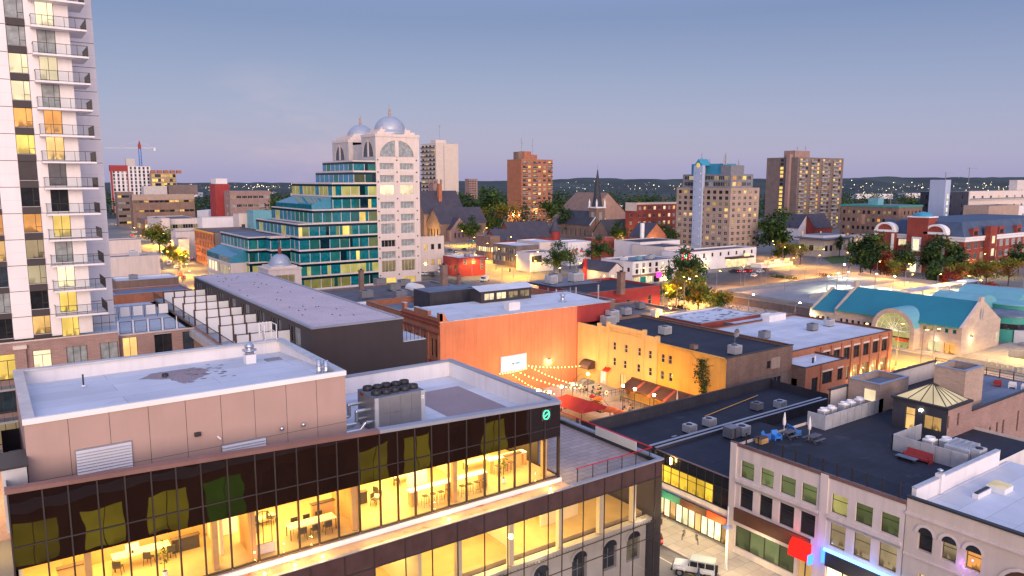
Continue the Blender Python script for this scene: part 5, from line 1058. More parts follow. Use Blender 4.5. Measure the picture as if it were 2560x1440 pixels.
def dome(cx,cy,r,z,fin):
 q=MB();q.lathe(cx,cy,[(r*1.08,z-.9),(r*1.08,z-.2),(r,z)]+[(r*math.cos(PI/2*k/10),z+r*.98*math.sin(PI/2*k/10))for k in range(1,11)],'silver_dome',32);q.build('dome',dt)
 q=MB();zt_=z+r*.98;q.lathe(cx,cy,[(.45,zt_-.1),(.35,zt_+.5),(.6,zt_+.9),(.3,zt_+1.1),(.3,zt_+1.9),(.45,zt_+2.2),(.12,zt_+2.5),(.06,zt_+fin)],'brick_tan',10);q.build('finial',dt)
dome(115.7,235.6,5.25,56.4,4.2);dome(115.7,259.5,4.9,55.3,3.6)
def glassblock(x0,x1,y0,y1,z0,z1,nz,lits=(),west=True,nb=None,side='teal_side'):
 h=(z1-z0)/nz;nb=nb or max(1,round((x1-x0)/3.2));st=(x1-x0)/nb;nw=max(1,round((y1-y0)/4));sw=(y1-y0)/nw
 s=MB();s.box(x0+.3,x1-.05,y0+.3,y1,z0,z1-.05,'glass_teal_dark',top='blue_roof');s.build('core',dt)
 for k in range(nz):
  z=z0+k*h;q=MB()
  q.box(x0-.12,x1,y0-.12,y0+.25,z,z+.5,'stucco');q.box(x0-.12,x0+.25,y0+.25,y1,z,z+.5,'stucco');q.build('floor_band',dt)
  q=MB();q.box(x0,x1,y0,y0+.2,z+h-.8,z+h,'glass_teal_dark');q.box(x0,x0+.2,y0+.2,y1,z+h-.8,z+h,'glass_teal_dark');q.build('spandrel_panel',dt)
  q=MB()
  for j in range(nb*3):
   r_=R.random()if j%3==0 or R.random()<.35 else r_;pn='pane_lime' if(k in lits and r_<.5)else('pane_yellow' if r_<.05 else('pane_green' if r_<.12 else('pane_teal' if r_>.72 else('glass_teal_dark' if r_>.6 else 'glass_teal'))))
   q.poly([(x0+j*st/3,y0,z+.5),(x0+(j+1)*st/3,y0,z+.5),(x0+(j+1)*st/3,y0,z+h-.8),(x0+j*st/3,y0,z+h-.8)],pn)
   if j%3==0:q.box(x0+j*st/3-.07,x0+j*st/3+.07,y0-.1,y0-.01,z+.5,z+h-.8,'frame_white')
  q.build('window_band',dt);q=MB()
  for j in range(nw):
   pn='pane_lime' if(k in lits and R.random()<.5)else pick([(side,5),('pane_teal',1.2),('pane_lime',.35)])
   q.poly([(x0,y0+j*sw,z+.5),(x0,y0+(j+1)*sw,z+.5),(x0,y0+(j+1)*sw,z+h-.8),(x0,y0+j*sw,z+h-.8)],pn)
   q.box(x0-.08,x0-.01,y0+j*sw-.06,y0+j*sw+.06,z+.5,z+h-.8,'frame_white')
  q.build('window_band',dt)
 q=MB();q.box(x0-.15,x1,y0-.15,y0+.2,z1-.05,z1+.35,'stucco');q.box(x0-.15,x0+.2,y0+.2,y1,z1-.05,z1+.35,'stucco');q.build('floor_band',dt)
glassblock(80.9,X0,Y0,274,5.6,26.4,5,(0,1))
glassblock(85.6,X0,Y0,270,26.4,30.7,1,())
glassblock(92.4,X0,Y0,268,30.7,39.0,2,(1,))
glassblock(99.9,X0,Y0+.3,264,39.0,42.8,1,(),True,None,'glass_sky');glassblock(99.9,X0,Y0+.6,257,42.8,46.2,1,(),True,None,'glass_sky')
glassblock(69.0,80.9,243,276,5.6,22.0,4,(0,1));glassblock(74.5,80.9,238,243,5.6,22.0,4,(0,))
b=MB()
for x0,x1,y0,y1,z0,z1 in((85.7,92.3,231,266,30.75,34.3),(64.0,69.0,246,276,14.0,17.5)):
 b.mesh([(x0,y0,z0+1.8),(x0,y1,z0+1.8),(x1,y1,z1+.5),(x1,y0,z1+.5),(x0,y0,z0),(x0,y1,z0)],[(0,1,2,3)],'glass_sky');b.mesh([(x0,y0,z0),(x0,y1,z0),(x0,y1,z0+1.8),(x0,y0,z0+1.8)],[(0,1,2,3)],'glass_teal');b.poly([(x0,y0,z0),(x0,y0,z0+1.8),(x1,y0,z1+.5),(x1,y0,z0)],'glass_sky')
b.build('conservatory_roof',dt)
b=MB();ax=[(82.0+k*5.1,85.6+k*5.1)for k in range(5)];b.wall('S',80.0,X0,Y0-1.2,0,5.6,[(a0,a1,.3,4.0)for a0,a1 in ax],'stucco',.5);b.wall('W',Y0-1.2,276,80.0,0,5.6,[],'stucco');b.box(80,X0,Y0-1.2,Y0,5.5,5.6,'stucco');b.build('arcade',dt)
for a0,a1 in ax:window(dt,'S',(a0+a1)/2,Y0-1.2,.3,a1-a0,3.7,'v3w','pane_shop',.45,'shop_window')
b=MB();b.wall('S',64.0,69.0,246,0,14.0,[],'stucco');b.wall('W',246,276,64.0,0,14.0,[(247+k*4,250.3+k*4,z,z+3.2)for k in range(7)for z in(1,5.4,9.8)],'stucco',.3);b.build('side_wing',dt)
for k in range(7):
 for z in(1,5.4,9.8):window(dt,'W',248.65+k*4,64.0,z,3.3,3.2,'v3w','pane_shop' if R.random()<.6 else 'pane_lime',.26)
pv=T('domed_pavilion','small pale stone pavilion with its own silver dome beside the teal glass block','pavilion',(73.5,227,0))
b=MB();b.wall('S',68.6,78.6,222.5,0,13.6,[(70.6,76.6,7.5,12.0),(70.6,76.6,1,5)],'stucco',.5);b.wall('W',222.5,232.5,68.6,0,13.6,[(224.5,230.5,7.5,12)],'stucco',.5);b.wall('E',222.5,232.5,78.6,0,13.6,[],'stucco');b.wall('N',68.6,78.6,232.5,0,13.6,[],'stucco');b.box(68.4,78.8,222.3,232.7,13.6,14.0,'stucco');b.box(69.6,77.6,223.3,231.7,14.0,14.6,'stucco');b.build('wall',pv)
window(pv,'S',73.6,222.5,7.5,6,4.5,'v3w','pane_dim',.45);window(pv,'S',73.6,222.5,1,6,4,'v3w','pane_warm',.45);window(pv,'W',227.5,68.6,7.5,6,4.5,'v3w','glass_dark',.45)
q=MB();q.lathe(73.5,226.5,[(3.3,14.6),(3.3,15.1)]+[(3.1*math.cos(PI/2*k/8),15.1+3.0*math.sin(PI/2*k/8))for k in range(9)],'silver_dome',24);q.build('dome',pv);q=MB();q.lathe(73.5,226.5,[(.5,18.0),(.5,19.8),(.1,20),(.06,22.5)],'brick_red',8);q.build('finial',pv)
def clutter(x,y,z,lab,m='light_metal',w=1.6,d=1.3,h=1.2):return acunit(x,y,z,lab,w,d,h,m)
building('roof_block','low block with a dark patched roof in front of the domed tower','building',66,112,172,202,0,9.6,'brick_grey','grey_roof',W_=grid(173,201,8,(5,),1.2,1.8,'sashd',DARKISH),parapet=.5)
building('roof_block','low block with a pale patched roof between the dark block and the black roof block','building',62,116,146,171.5,0,10.4,'brick_brown','white_roof',W_=grid(147,171,8,(5.5,),1.2,1.8,'sashd',DARKISH),parapet=.5)
for i,(px,py,z)in enumerate(((985,725,9.2),(1010,715,9.2),(915,745,10),(1000,745,10),(1045,745,10),(950,712,9.2))):
 x,y,_=G(px,py,z);clutter(x,y,z,('grey finned rooftop unit on the dark patched roof, left of a pair','grey finned rooftop unit on the dark patched roof, right of a pair','round topped rooftop unit at the left end of the pale patched roof','finned rooftop unit in the middle of the pale patched roof','rooftop unit beside the white ducts on the pale patched roof','small unit by the brick chimney on the dark patched roof')[i],'grey_metal',3.2,2.4,2.0)
for px,py,z,h,w,lab,m in((1110,741,10,8.3,1.5,'tall dark brick chimney beside the pale patched roof','brick_brown'),(904,726,9.2,5.8,1.2,'dark brick chimney on the dark patched roof in front of the domed tower','brick_brown'),(1552,732,8.5,6.0,1.7,'brick chimney on the red bordered black roof','brick_brown'),(1147,712,9.2,3.0,.9,'short brick chimney right of the tall dark one','brick_brown')):
 x,y,_=G(px,py,z);t=T('brick_chimney',lab,'chimney',(x,y,z));b=MB();b.box(x-w/2,x+w/2,y-w/2,y+w/2,z-.4,z+h-.3,m);b.build('stack',t);b=MB();b.box(x-w/2-.12,x+w/2+.12,y-w/2-.12,y+w/2+.12,z+h-.3,z+h,m);b.lathe(x,y,[(w*.3,z+h),(w*.25,z+h+.4),(w*.18,z+h+.4)],'rubber',8);b.build('cap',t)
t=T('roof_dome','pale round ended roof cover on the dark patched roof','roof cover',(*G(1035,718,9.2)[:2],9.2));x,y,_=G(1038,722,9.2);b=MB();b.extr([(x-2+2*math.cos(PI*k/8)+2,9.2+1.6*math.sin(PI*k/8))for k in range(9)],'y',y-2.5,y+2.5,'white_paint');b.build('shell',t)
t=T('rooftop_platform','blue steel rooftop platform carrying grey units and a rail','platform',(122,152,14));b=MB();x0,x1,y0,y1,z=112.5,127,141.0,153,14.6
b.box(x0,x1,y0,y1,z-.5,z,'sign_brown' if 0 else 'navy',top='blue_roof');b.build('deck',t);b=MB();[b.box(x,x+.3,y,y+.3,8,z-.5,'light_metal')for x in(x0+.3,119,x1-.6)for y in(y0+.3,y1-.6)];b.build('post',t)
b=MB();[b.box(x0+k*1.6,x0+k*1.6+.06,y0,y0+.06,z,z+1.1,'frame_grey')for k in range(10)];[b.box(x0,x0+.06,y0+k*1.7,y0+k*1.7+.06,z,z+1.1,'frame_grey')for k in range(8)];[b.box(x0,x1,y0,y0+.06,q,q+.05,'frame_grey')for q in(z+.55,z+1.1)];[b.box(x0,x0+.06,y0,y1,q,q+.05,'frame_grey')for q in(z+.55,z+1.1)];b.build('rail',t)
for i,(x,y,w)in enumerate(((115.0,146,2.2),(118,148,2.4),(123,146,3.4))):acunit(x,y,14.6,('pale unit at the left end of the blue rooftop platform','grey unit in the middle of the blue rooftop platform','large grey unit at the right end of the blue rooftop platform')[i],w,2.4,2.2,('light_metal','grey_metal','light_metal')[i])
building('roof_block','low white walled building under the blue rooftop platform','building',108,135,144.2,165,0,9.0,'brick_brown','grey_roof',W_=[],parapet=.5)
building('red_building','red painted brick building with a black roof and a brick chimney by the yellow street','building',137.0,166.0,157.7,180,0,8.8,'red_paint','black_roof',S_=[(161.8,3.6,1.4,2.6,'sashw','glass_dark'),(153.0,3.4,1.4,2.2,'sashw','glass_dark')],parapet=.6,coping='copper_coping')
building('roof_block','lower grey roofed block with a brick edge in front of the red building','building',118,150,133,152,0,6.2,'brick_brown','grey_roof',parapet=.5)
for i,(px,py)in enumerate(((1540,800),(1565,785),(1640,790),(1600,770))):x,y,_=G(px,py,6);clutter(x,y,5.8,('grey stacked unit on the low brick edged roof, nearest the red wall','pale stacked unit on the low brick edged roof, behind the grey one','small white unit at the right end of the low brick edged roof','dark unit at the back of the low brick edged roof')[i],('grey_metal','light_metal','white_paint','grey_metal')[i],2.2,1.8,1.8)
building('patched_building','low brick building with a patchy black and white roof','building',125.5,146,107,119.5,0,9.4,'brick_red','white_roof',parapet=.25,W_=grid(108,119,4,(5,),1.2,1.8,'sashd',DARKISH))
b=MB()
for k in range(46):x,y=R.uniform(126,144.5),R.uniform(107.6,118.5);b.box(x,x+R.uniform(.5,1.7),y,y+R.uniform(.4,.9),9.16,9.164+.004*k/46,'grey_roof',skip='b')
b.build('roof_patch',label='dark rectangular patches over the patchy roof',cat='roof patches',kind='stuff')
building('white_building','long low white roofed wing behind the white roofed brick building','building',133,152,103.5,109,0,9.0,'brick_grey','white_roof',parapet=.3)
t=T('gazebo','small dark hipped roof kiosk with red walls behind the patchy roof','kiosk',(*G(1765,795,3)[:2],0));x,y,_=G(1765,785,4.5);b=MB();b.box(x-2.6,x+2.6,y-2.2,y+2.2,0,3.6,'red_paint');b.build('wall',t);b=MB();b.lathe(x,y,[(4.6,3.5),(4.5,3.7),(0,6.0)],'slate_roof',8);b.build('roof',t)
wr=T('brick_building','two storey orange brick building with a smooth white roof and lit pilasters','building',(133,90,0))
HX0,HX1,HY0,HY1,HZ=113.5,153.3,79.8,103,9.0
mw=[(129.5+k*3.45,5.3,2.35,2.5)for k in range(7)]
b=MB();b.wall('S',HX0,HX1,HY0,0,HZ+.25,[(x-w/2,x+w/2,z,z+h)for x,z,w,h in mw]+[(x-w/2,x+w/2,1.2,3.8)for x,z,w,h in mw],'brick_orange',.25);b.wall('E',HY0,HY1,HX1,0,HZ+.25,[],'brick_orange');b.wall('N',HX0,HX1,HY1,0,HZ+.25,[],'brick_orange');b.wall('W',HY0,HY1,HX0,0,HZ+.25,[],'brick_brown')
for k in range(8):x=127.75+k*3.45;b.box(x-.35,x+.35,HY0-.25,HY0-.004,0,HZ-.1,'brick_orange')
for x,z,w,h in mw:b.box(x-w/2-.1,x+w/2+.1,HY0-.06,HY0-.004,z+h,z+h+.35,'cream_stone')
AX0,AX1,AY0=113.3,125.7,73.4
aw=[(119.5,4.6,3.6,2.2),(123.8,4.6,1.6,2.2)]
b.wall('S',AX0,AX1,AY0,0,8.3,[(x-w/2,x+w/2,z,z+h)for x,z,w,h in aw]+[(115.2,117.0,2.5,6.2)],'brick_orange',.25);b.wall('E',AY0,HY0,AX1,0,8.3,[],'brick_orange');b.wall('W',AY0,HY0,AX0,0,8.3,[(75,76.6,2.5,6.0)],'brick_brown',.25)
for x,z,w,h in aw:b.box(x-w/2-.1,x+w/2+.1,AY0-.06,AY0-.004,z+h,z+h+.3,'cream_stone')
b.box(117.6,118.0,AY0-.2,AY0-.004,0,8.2,'brick_orange');b.build('wall',wr)
for x,z,w,h in mw:window(wr,'S',x,HY0,z,w,h,'v4d','glass_dark',.2);window(wr,'S',x,HY0,1.2,w,2.6,'v4d','pane_warm' if x>138 else 'pane_dim',.2)
for x,z,w,h in aw:window(wr,'S',x,AY0,z,w,h,'v4d','glass_dark',.2)
window(wr,'S',116.1,AY0,2.5,1.8,3.7,'nd','glass_dark',.2,'door')
b=MB();b.box(HX0+.2,HX1-.2,HY0+.2,HY1-.2,HZ-.2,HZ-.05,'white_roof',skip='b');b.box(AX0+.2,AX1-.2,AY0+.2,HY0+.1,7.9,8.05,'white_roof',skip='b');b.box(141,147,101,102.8,HZ-.05,HZ+1.4,'white_wall');b.build('roof',wr);b=MB()
for q in((HX0-.05,HX1+.05,HY0-.05,HY0+.25),(HX0-.05,HX1+.05,HY1-.25,HY1+.05),(HX1-.25,HX1+.05,HY0+.25,HY1-.25),(HX0-.05,HX0+.25,HY0+.25,HY1-.25)):b.box(*q,HZ+.25,HZ+.35,'dark_metal')
b.box(AX0-.05,AX1+.05,AY0-.05,AY0+.2,8.3,8.4,'dark_metal');b.box(AX1-.2,AX1+.05,AY0+.2,HY0-.05,8.3,8.4,'dark_metal');b.box(AX0-.05,AX0+.2,AY0+.2,HY0-.05,8.3,8.4,'dark_metal');b.build('coping',wr)
for k in range(3,8):lampcol('pilaster_lamp',(127.75+k*3.45,HY0-.8,2.2),55,(1,.7,.3),.12)
for i,(x,y)in enumerate(((125.7,91),(140.7,90.2),(148,91))):acunit(x,y,8.95,('dark and pink rooftop unit nearest the pub on the white roof','grey rooftop unit with a pipe in the middle of the white roof','rooftop unit with a tall white cowl at the back of the white roof')[i],2.0,1.5,1.5,('grey_metal','grey_metal','light_metal')[i])
for i,(x,y)in enumerate(((118.5,75.5),(120.2,76.2))):b=MB();b.tube((x,y,8.05),(x,y,9.0),.17,'white_paint' if i else 'dark_metal',8);b.build('vent_pipe',label=('short black pipe on the low white roof corner','short white pipe on the low white roof corner')[i],cat='pipe')
mh=T('market_hall','sandstone market hall with a teal metal roof and a big round arch entrance','market hall',(192,95,0))
mx0,mx1,my0,my1,ez,rz_,xa=182.0,201.8,78.9,110.5,6.6,11.9,191.2
b=MB();sw_=[(y-.45,y+.45,4.9,5.9)for y in(80.5,82.3,84.0,85.8,87.3)]+[(y-.4,y+.4,2.6,4.4)for y in(100.6,102.2,103.8,105.4,107,108.6)]
b.wall('W',my0,my1,mx0,0,ez,sw_+[(80.2,82.6,0,2.6),(83.4,86.4,0,2.6)],'sandstone',.4);b.wall('E',my0,my1,mx1,0,ez,[],'sandstone')
b.poly([(mx0,my0,0),(mx1,my0,0),(mx1,my0,ez),(xa+.9,my0,rz_),(xa+.9,my0,rz_+1.0),(xa-.9,my0,rz_+1.0),(xa-.9,my0,rz_),(mx0,my0,ez)],'sandstone')
b.mesh([(mx0,my0,ez),(xa-.9,my0,rz_),(xa-.9,my0+.6,rz_),(mx0,my0+.6,ez)],[(0,1,2,3)],'cream_stone');b.mesh([(mx1,my0,ez),(xa+.9,my0,rz_),(xa+.9,my0+.6,rz_),(mx1,my0+.6,ez)],[(3,2,1,0)],'cream_stone');b.box(xa-.9,xa+.9,my0+.005,my0+.6,rz_-.6,rz_+1.0,'sandstone')
for yy in(my1-.6,117):z_=ez if yy<112 else ez-.9;zr2=rz_ if yy<112 else rz_-1.4;b.mesh([(mx0-.1,yy,0),(mx1,yy,0),(mx1,yy,z_),(xa,yy,zr2+.5),(mx0-.1,yy,z_+.2),(mx0-.1,yy+.6,0),(mx1,yy+.6,0),(mx1,yy+.6,z_),(xa,yy+.6,zr2+.5),(mx0-.1,yy+.6,z_+.2)],[(0,1,2,3,4),(9,8,7,6,5),(4,3,8,9),(3,2,7,8),(0,4,9,5)],'sandstone')
b.box(xa-.9,xa+.9,my1-.62,my1+.02,rz_,rz_+1.6,'sandstone');b.wall('W',my1,117,mx0,0,ez-1,[(112+k*1.4,112.8+k*1.4,2.6,4.2)for k in range(3)],'sandstone',.3);b.build('wall',mh)
b=MB();b.mesh([(mx0-.3,my0+.6,ez-.1),(mx0-.3,my1-.6,ez-.1),(xa,my1-.6,rz_-.1),(xa,my0+.6,rz_-.1),(mx1+.3,my1-.6,ez-.1),(mx1+.3,my0+.6,ez-.1)],[(0,3,2,1),(3,5,4,2)],'teal_metal');b.mesh([(mx0-.2,my1,ez-1),(mx0-.2,117,ez-1),(xa,117,rz_-1.5),(xa,my1,rz_-1.5)],[(0,3,2,1)],'teal_metal');b.build('roof',mh);b=MB();b.box(mx0-.45,mx0-.3,my0+.6,89,ez-.35,ez-.05,'teal_trim');b.box(mx0-.45,mx0-.3,98,my1-.6,ez-.35,ez-.05,'teal_trim');b.build('gutter',mh)
for y in(80.5,82.3,84.0,85.8,87.3):window(mh,'W',y,mx0,4.9,.9,1.0,'ng','pane_lime' if y>83 else 'glass_teal',.35)
for y in(100.6,102.2,103.8,105.4,107,108.6):window(mh,'W',y,mx0,2.6,.8,1.8,'ng','glass_dark',.35)
window(mh,'W',84.9,mx0,0,3.0,2.6,'v2d','pane_shop',.38,'door');window(mh,'W',81.4,mx0,0,2.4,2.6,'v2d','pane_orange',.38,'door')
ac,aw_,ah,axf=93.4,5.3,9.4,179.0;b=MB();g2=MB();n=16;rv=MB()
zc=ah-aw_
pr_=[(ac-aw_,0)]+[(ac-aw_*math.cos(PI*k/n),zc+aw_*math.sin(PI*k/n))for k in range(n+1)]+[(ac+aw_,0)]
pi_=[(ac-aw_*.8,0)]+[(ac-aw_*.8*math.cos(PI*k/n),zc+aw_*.8*math.sin(PI*k/n))for k in range(n+1)]+[(ac+aw_*.8,0)]
for k in range(len(pr_)-1):
 p,q,r_,s_=pr_[k],pr_[k+1],pi_[k+1],pi_[k]
 b.poly([(axf,*p),(axf,*q),(axf,*r_),(axf,*s_)],'sandstone');b.poly([(axf,*s_),(axf,*r_),(axf+.8,*r_),(axf+.8,*s_)],'cream_stone')
 rv.poly([(axf,*p),(axf,*q),(axf+10,*q),(axf+10,*p)],'teal_pale' if 1<k<len(pr_)-2 else 'sandstone',True)
b.build('arch',mh,label='round sandstone entrance arch');rv.build('arch_roof',mh)
g2.poly([(axf+.8,*p)for p in pi_],'pane_lime');g2.build('arch_glass',mh);b=MB()
for k in range(0,n+1,2):p=pi_[k+1];b.bar((axf+.7,ac,zc),(axf+.7,*p),.14,.1,'frame_white')
for rr in(.35,.62):[b.bar((axf+.7,ac-aw_*rr*math.cos(PI*k/n),zc+aw_*rr*math.sin(PI*k/n)),(axf+.7,ac-aw_*rr*math.cos(PI*(k+1)/n),zc+aw_*rr*math.sin(PI*(k+1)/n)),.1,.1,'frame_white')for k in range(n)]
b.box(axf+.6,axf+.75,ac-aw_*.8,ac+aw_*.8,zc-.3,zc+.1,'frame_white');b.box(axf+.6,axf+.75,ac-aw_*.8,ac+aw_*.8,2.2,2.6,'dark_metal');b.box(axf+.5,axf+.58,ac-3.8,ac-.6,1.6,2.3,'sign_red');b.build('arch_frame',mh)
b=MB();P_=lambda k:(xa+1.05*math.cos(2*PI*k/16),my0-.03,8.9+1.5*math.sin(2*PI*k/16));b.poly([P_(k)for k in range(16)],'frame_grey');b.bar((xa,my0-.06,7.4),(xa,my0-.06,10.4),.1,.05,'frame_white');b.build('oval_window',mh)
b=MB();b.box(186.4,187.0,my0-.35,my0-.01,3.9,4.3,'dark_metal');b.box(186.45,186.95,my0-.33,my0-.05,3.85,3.895,'glow_lamp');b.box(199.9,201.0,my0-.05,my0-.01,1.2,3.4,'pane_cream');b.build('wall_lamp',mh);lampcol('gable_lamp',(186.7,my0-1.0,3.6),110,(1,.72,.3),.2);lampcol('arcade_lamp',(181.2,84.5,2.6),60,(1,.8,.45),.3);lampcol('arch_lamp',(178,93.4,3.5),70,(1,.85,.35),.4)
rt=T('round_building','pale teal market annexe with curved roofs at the right edge','building',(225,88,0))
def drum(cx,cy,r,z0,z1,m,top,band=None):
 q=MB();q.lathe(cx,cy,[(r,z0),(r,z1)],m,28);q.lathe(cx,cy,[(r+.25,z1),(r+.25,z1+.3),(r-.4,z1+.3),(0,z1+.9)],top,28);q.build('drum',rt)
 if band:q=MB();q.lathe(cx,cy,[(r+.06,band[0]),(r+.06,band[1])],'glass_dark',28,PI*.9,PI*1.6);q.build('window_band',rt)
drum(213,82,6.0,0,6.3,'teal_trim','blue_roof',(3.2,4.6));drum(226,86,7,0,7.5,'teal_trim','teal_pale')
b=MB();b.extr([(216+7*math.cos(PI*k/10),5.5+4.6*math.sin(PI*k/10))for k in range(11)],'y',88,100,'teal_pale');b.extr([(232+9*math.cos(PI*k/10),5+5.6*math.sin(PI*k/10))for k in range(11)],'y',84,100,'teal_pale');b.build('vaulted_roof',rt);b=MB();b.box(209,241,88.1,99.9,0,5.5,'teal_trim');b.box(205,222,70,76,0,.6,'concrete_pale');b.build('wall',rt)
b=MB();b.box(208.0,238,70.5,78.0,0,3.2,'white_paint',top='white_roof');b.build('low_wing',rt)
for k in range(5):window(rt,'S',211+k*4,70.5,.4,3.2,2.3,'v3w','pane_shop' if k%2 else 'glass_dark',-.02)
t=T('board_fence','weathered board fence enclosure beside the market hall','fence',(200,66,0));b=MB()
for k in range(7):b.box(190+k*3.6,193.5+k*3.6,66.0-k*.0,66.12,0,2.1,'wood_dark' if k%3==0 else 'concrete')
b.box(190,190.12,66.12,72,0,2.1,'concrete');b.build('panel',t);b=MB();b.box(187.6,189.3,66.2,67.6,0,1.4,'gold_wall');b.build('bin',label='yellow bin beside the board fence',cat='bin')
def zt_at(px,py,dep):return D(px,py,dep)[2]
def far(name,label,cat,pl,pc,pr,dep,ytop,wall,roof,nS=(0,0),nW=(0,0),w=1.6,h=1.7,style='v2d',lit=LIT,parapet=.8,z0=0,base=1.0,coping='coping',cap=100,depth=.25,litW=None):
 x0,x1,y0,y1=gbox(pl,pc,pr,dep);z1=zt_at(pc,ytop,dep)
 def rows(n):return[z0+base+(z1-.9-z0-base)*(k+.28)/n for k in range(n)]
 S_=grid(x0+.6,x1-.6,nS[0],rows(nS[1]),w,h,style,lit)if nS[0]else[]
 W_=grid(y0+.6,y1-.6,nW[0],rows(nW[1]),w,h,style,litW or lit)if nW[0]else[]
 return building(name,label,cat,x0,x1,y0,y1,z0,z1,wall,roof,S_,W_,parapet,coping,None,depth,None,cap),(x0,x1,y0,y1,z1)
def balconies(t,face,a0,a1,c,zs,m='stucco',out=1.2,rail='frame_grey'):
 for z in zs:
  b=MB()
  if face=='S':b.box(a0,a1,c-out,c-.01,z-.12,z+.1,m);b.box(a0,a1,c-out,c-out+.06,z+.1,z+1.1,rail)
  else:b.box(c-out,c-.01,a0,a1,z-.12,z+.1,m);b.box(c-out,c-out+.06,a0,a1,z+.1,z+1.1,rail)
  b.build('balcony',t)
t,q=far('apartment_block','tan apartment block with a pale blue clock gable and many masts on its roof','apartments',1688,1822,1893,400,470,'brick_tan','white_roof',(5,11),(9,11),2.3,1.75,'crossw',[('glass_dark',6),('glass_blue',2),('pane_warm',1),('pane_yellow',.5),('pane_dim',1)],.5,cap=120)
x0,x1,y0,y1,z1=q
building('','','',x0+1.5,x1-4,y0+1.5,y1-3,z1-.3,z1+7.2,'grey_metal','white_roof',grid(x0+2.5,x1-5,4,(z1+.9,z1+4.2),3.2,2.2,'v3w',LIT),grid(y0+2.5,y1-4,9,(z1+.9,z1+4.2),3.6,2.2,'v3w',LIT),.3,par=t)
yc0,yc1=onX(1755,500,x0-.8)[1],onX(1733,500,x0-.8)[1]
b=MB();zc=z1+12;ym=(yc0+yc1)/2;b.box(x0-1.2,x0+.9,yc0,yc1,0,zc,'pale_blue');b.mesh([(x0-1.2,yc0,zc),(x0-1.2,yc1,zc),(x0-1.2,ym,zc+3.6),(x0+6,yc0,zc),(x0+6,yc1,zc),(x0+6,ym,zc+3.6)],[(0,2,1),(3,4,5),(0,3,5,2),(2,5,4,1)],'dome_blue');b.build('clock_gable',t,label='pale blue clock gable')
b=MB();b.tube((x0-1.22,ym,zc+.2),(x0-1.3,ym,zc+.2),1.25,'pane_yellow',20);b.build('clock_face',t);b=MB();b.bar((x0-1.34,ym,zc+.2),(x0-1.34,ym,zc+1.1),.12,.05,'frame_dark');b.bar((x0-1.34,ym,zc+.2),(x0-1.34,ym-.7,zc+.2),.12,.05,'frame_dark');b.build('clock_hand',t)
b=MB()
for k in range(10):
 for s_ in(-1,1):b.box(x0-1.24,x0-1.21,ym+s_*1.9-.25,ym+s_*1.9+.25,5+k*4.3,5.6+k*4.3,'glass_sky' if s_>0 else 'pane_cream')
b.build('gable_light',t,kind='stuff');b=MB();b.box(x0+5,x1-8,y0+10,y1-6,z1+7,z1+13,'dome_blue',top='teal_trim');b.box(x0+3,x1-10,y0+3,y0+9.5,z1+7,z1+12,'grey_metal');b.build('plant_room',t)
def mast(x,y,z,h,lab,arms=2,parent=None):
 t=parent or T('antenna_mast',lab,'antenna',(x,y,z));b=MB();b.tube((x,y,z-.3),(x,y,z+h),.16,'frame_grey',5)
 for k in range(arms):zz_=z+h*(.55+.4*k/max(1,arms));b.box(x-.9,x+.9,y-.1,y+.1,zz_,zz_+.12,'frame_grey');b.box(x-1,x-.75,y-.15,y+.15,zz_-.8,zz_+.8,'light_metal');b.box(x+.75,x+1,y-.15,y+.15,zz_-.8,zz_+.8,'light_metal')
 b.build('antenna',t)
for k in range(9):mast(R.uniform(x0+4,x1-6),R.uniform(y0+4,y1-5),z1+7,R.uniform(6,12),'',2,t)
t,q=far('apartment_tower','tall brown apartment tower covered in lit balconies on the right','tower',1908,1985,2097,600,393,'brick_grey','grey_roof',(8,18),(1,18),3.0,2.1,'v3g',[('glass_dark',2.2),('pane_warm',2),('pane_yellow',1.6),('pane_dim',2.2),('pane_orange',.7),('curtain',1)],.6,cap=100,litW=[('glass_dark',1),('pane_yellow',1),('pane_warm',1)])
x0,x1,y0,y1,z1=q;zs=[1+(z1-1.9)*(k+.28)/18-.4 for k in range(18)];sx=(x1-x0-1.2)/8
for j in range(0,8,2):balconies(t,'S',x0+.8+j*sx,x0+.8+(j+1)*sx-.4,y0,zs,'stucco',1.4,'frame_grey')
b=MB()
for j in(1,3,5,7):b.box(x0+.6+j*sx+.1,x0+.6+(j+1)*sx-.1,y0-.3,y0-.004,0,z1-1,'brick_pink')if 0 else None
b.box(x0+4,x0+24,y0+6,y0+16,z1-.5,z1+5.5,'brick_pink');b.box(x0-2.5,x0+1.8,y0+6,y0+9,0,z1+2.5,'brick_pink');b.build('lift_block',t)
mast(x0+10,y0+8,z1+5.5,4,'',1,t);mast(x0+21,y0+8,z1+5.5,4,'',1,t)
t,q=far('apartment_tower','red brick apartment tower with black balcony stacks and two roof masts','tower',1268,1303,1380,700,398,'brick_orange','grey_roof',(6,14),(0,0),3.0,2.2,'v2w',[('glass_dark',2),('pane_warm',1.6),('curtain',1.5),('pane_cream',1.2),('pane_dim',1.5)],.6,cap=100)
x0,x1,y0,y1,z1=q;zs=[1+(z1-1.9)*(k+.28)/14-.4 for k in range(14)];sx=(x1-x0-1.2)/6
for j in(0,2,5):balconies(t,'S',x0+.8+j*sx,x0+.6+(j+1)*sx-.2,y0,zs,'white_paint',1.5,'dark_metal')
b=MB();b.box(x0+1,x0+6,y0+6,y0+14,z1-.5,z1+7,'brick_brown');b.box(x0+6.2,x0+15,y0+5,y0+14,z1-.5,z1+7.5,'brick_orange');b.box(x0+15.2,x0+22,y0+5,y0+12,z1-.5,z1+4.5,'brick_orange');b.build('lift_block',t);mast(x0+6,y0+8,z1+7.5,12,'',3,t);mast(x0+19,y0+8,z1+4,16,'',1,t)
b=MB()
for k in range(3):b.box(x0-.4,x0-.02,y0+3+k*9,y0+3.6+k*9,8,9,'glow_lamp')
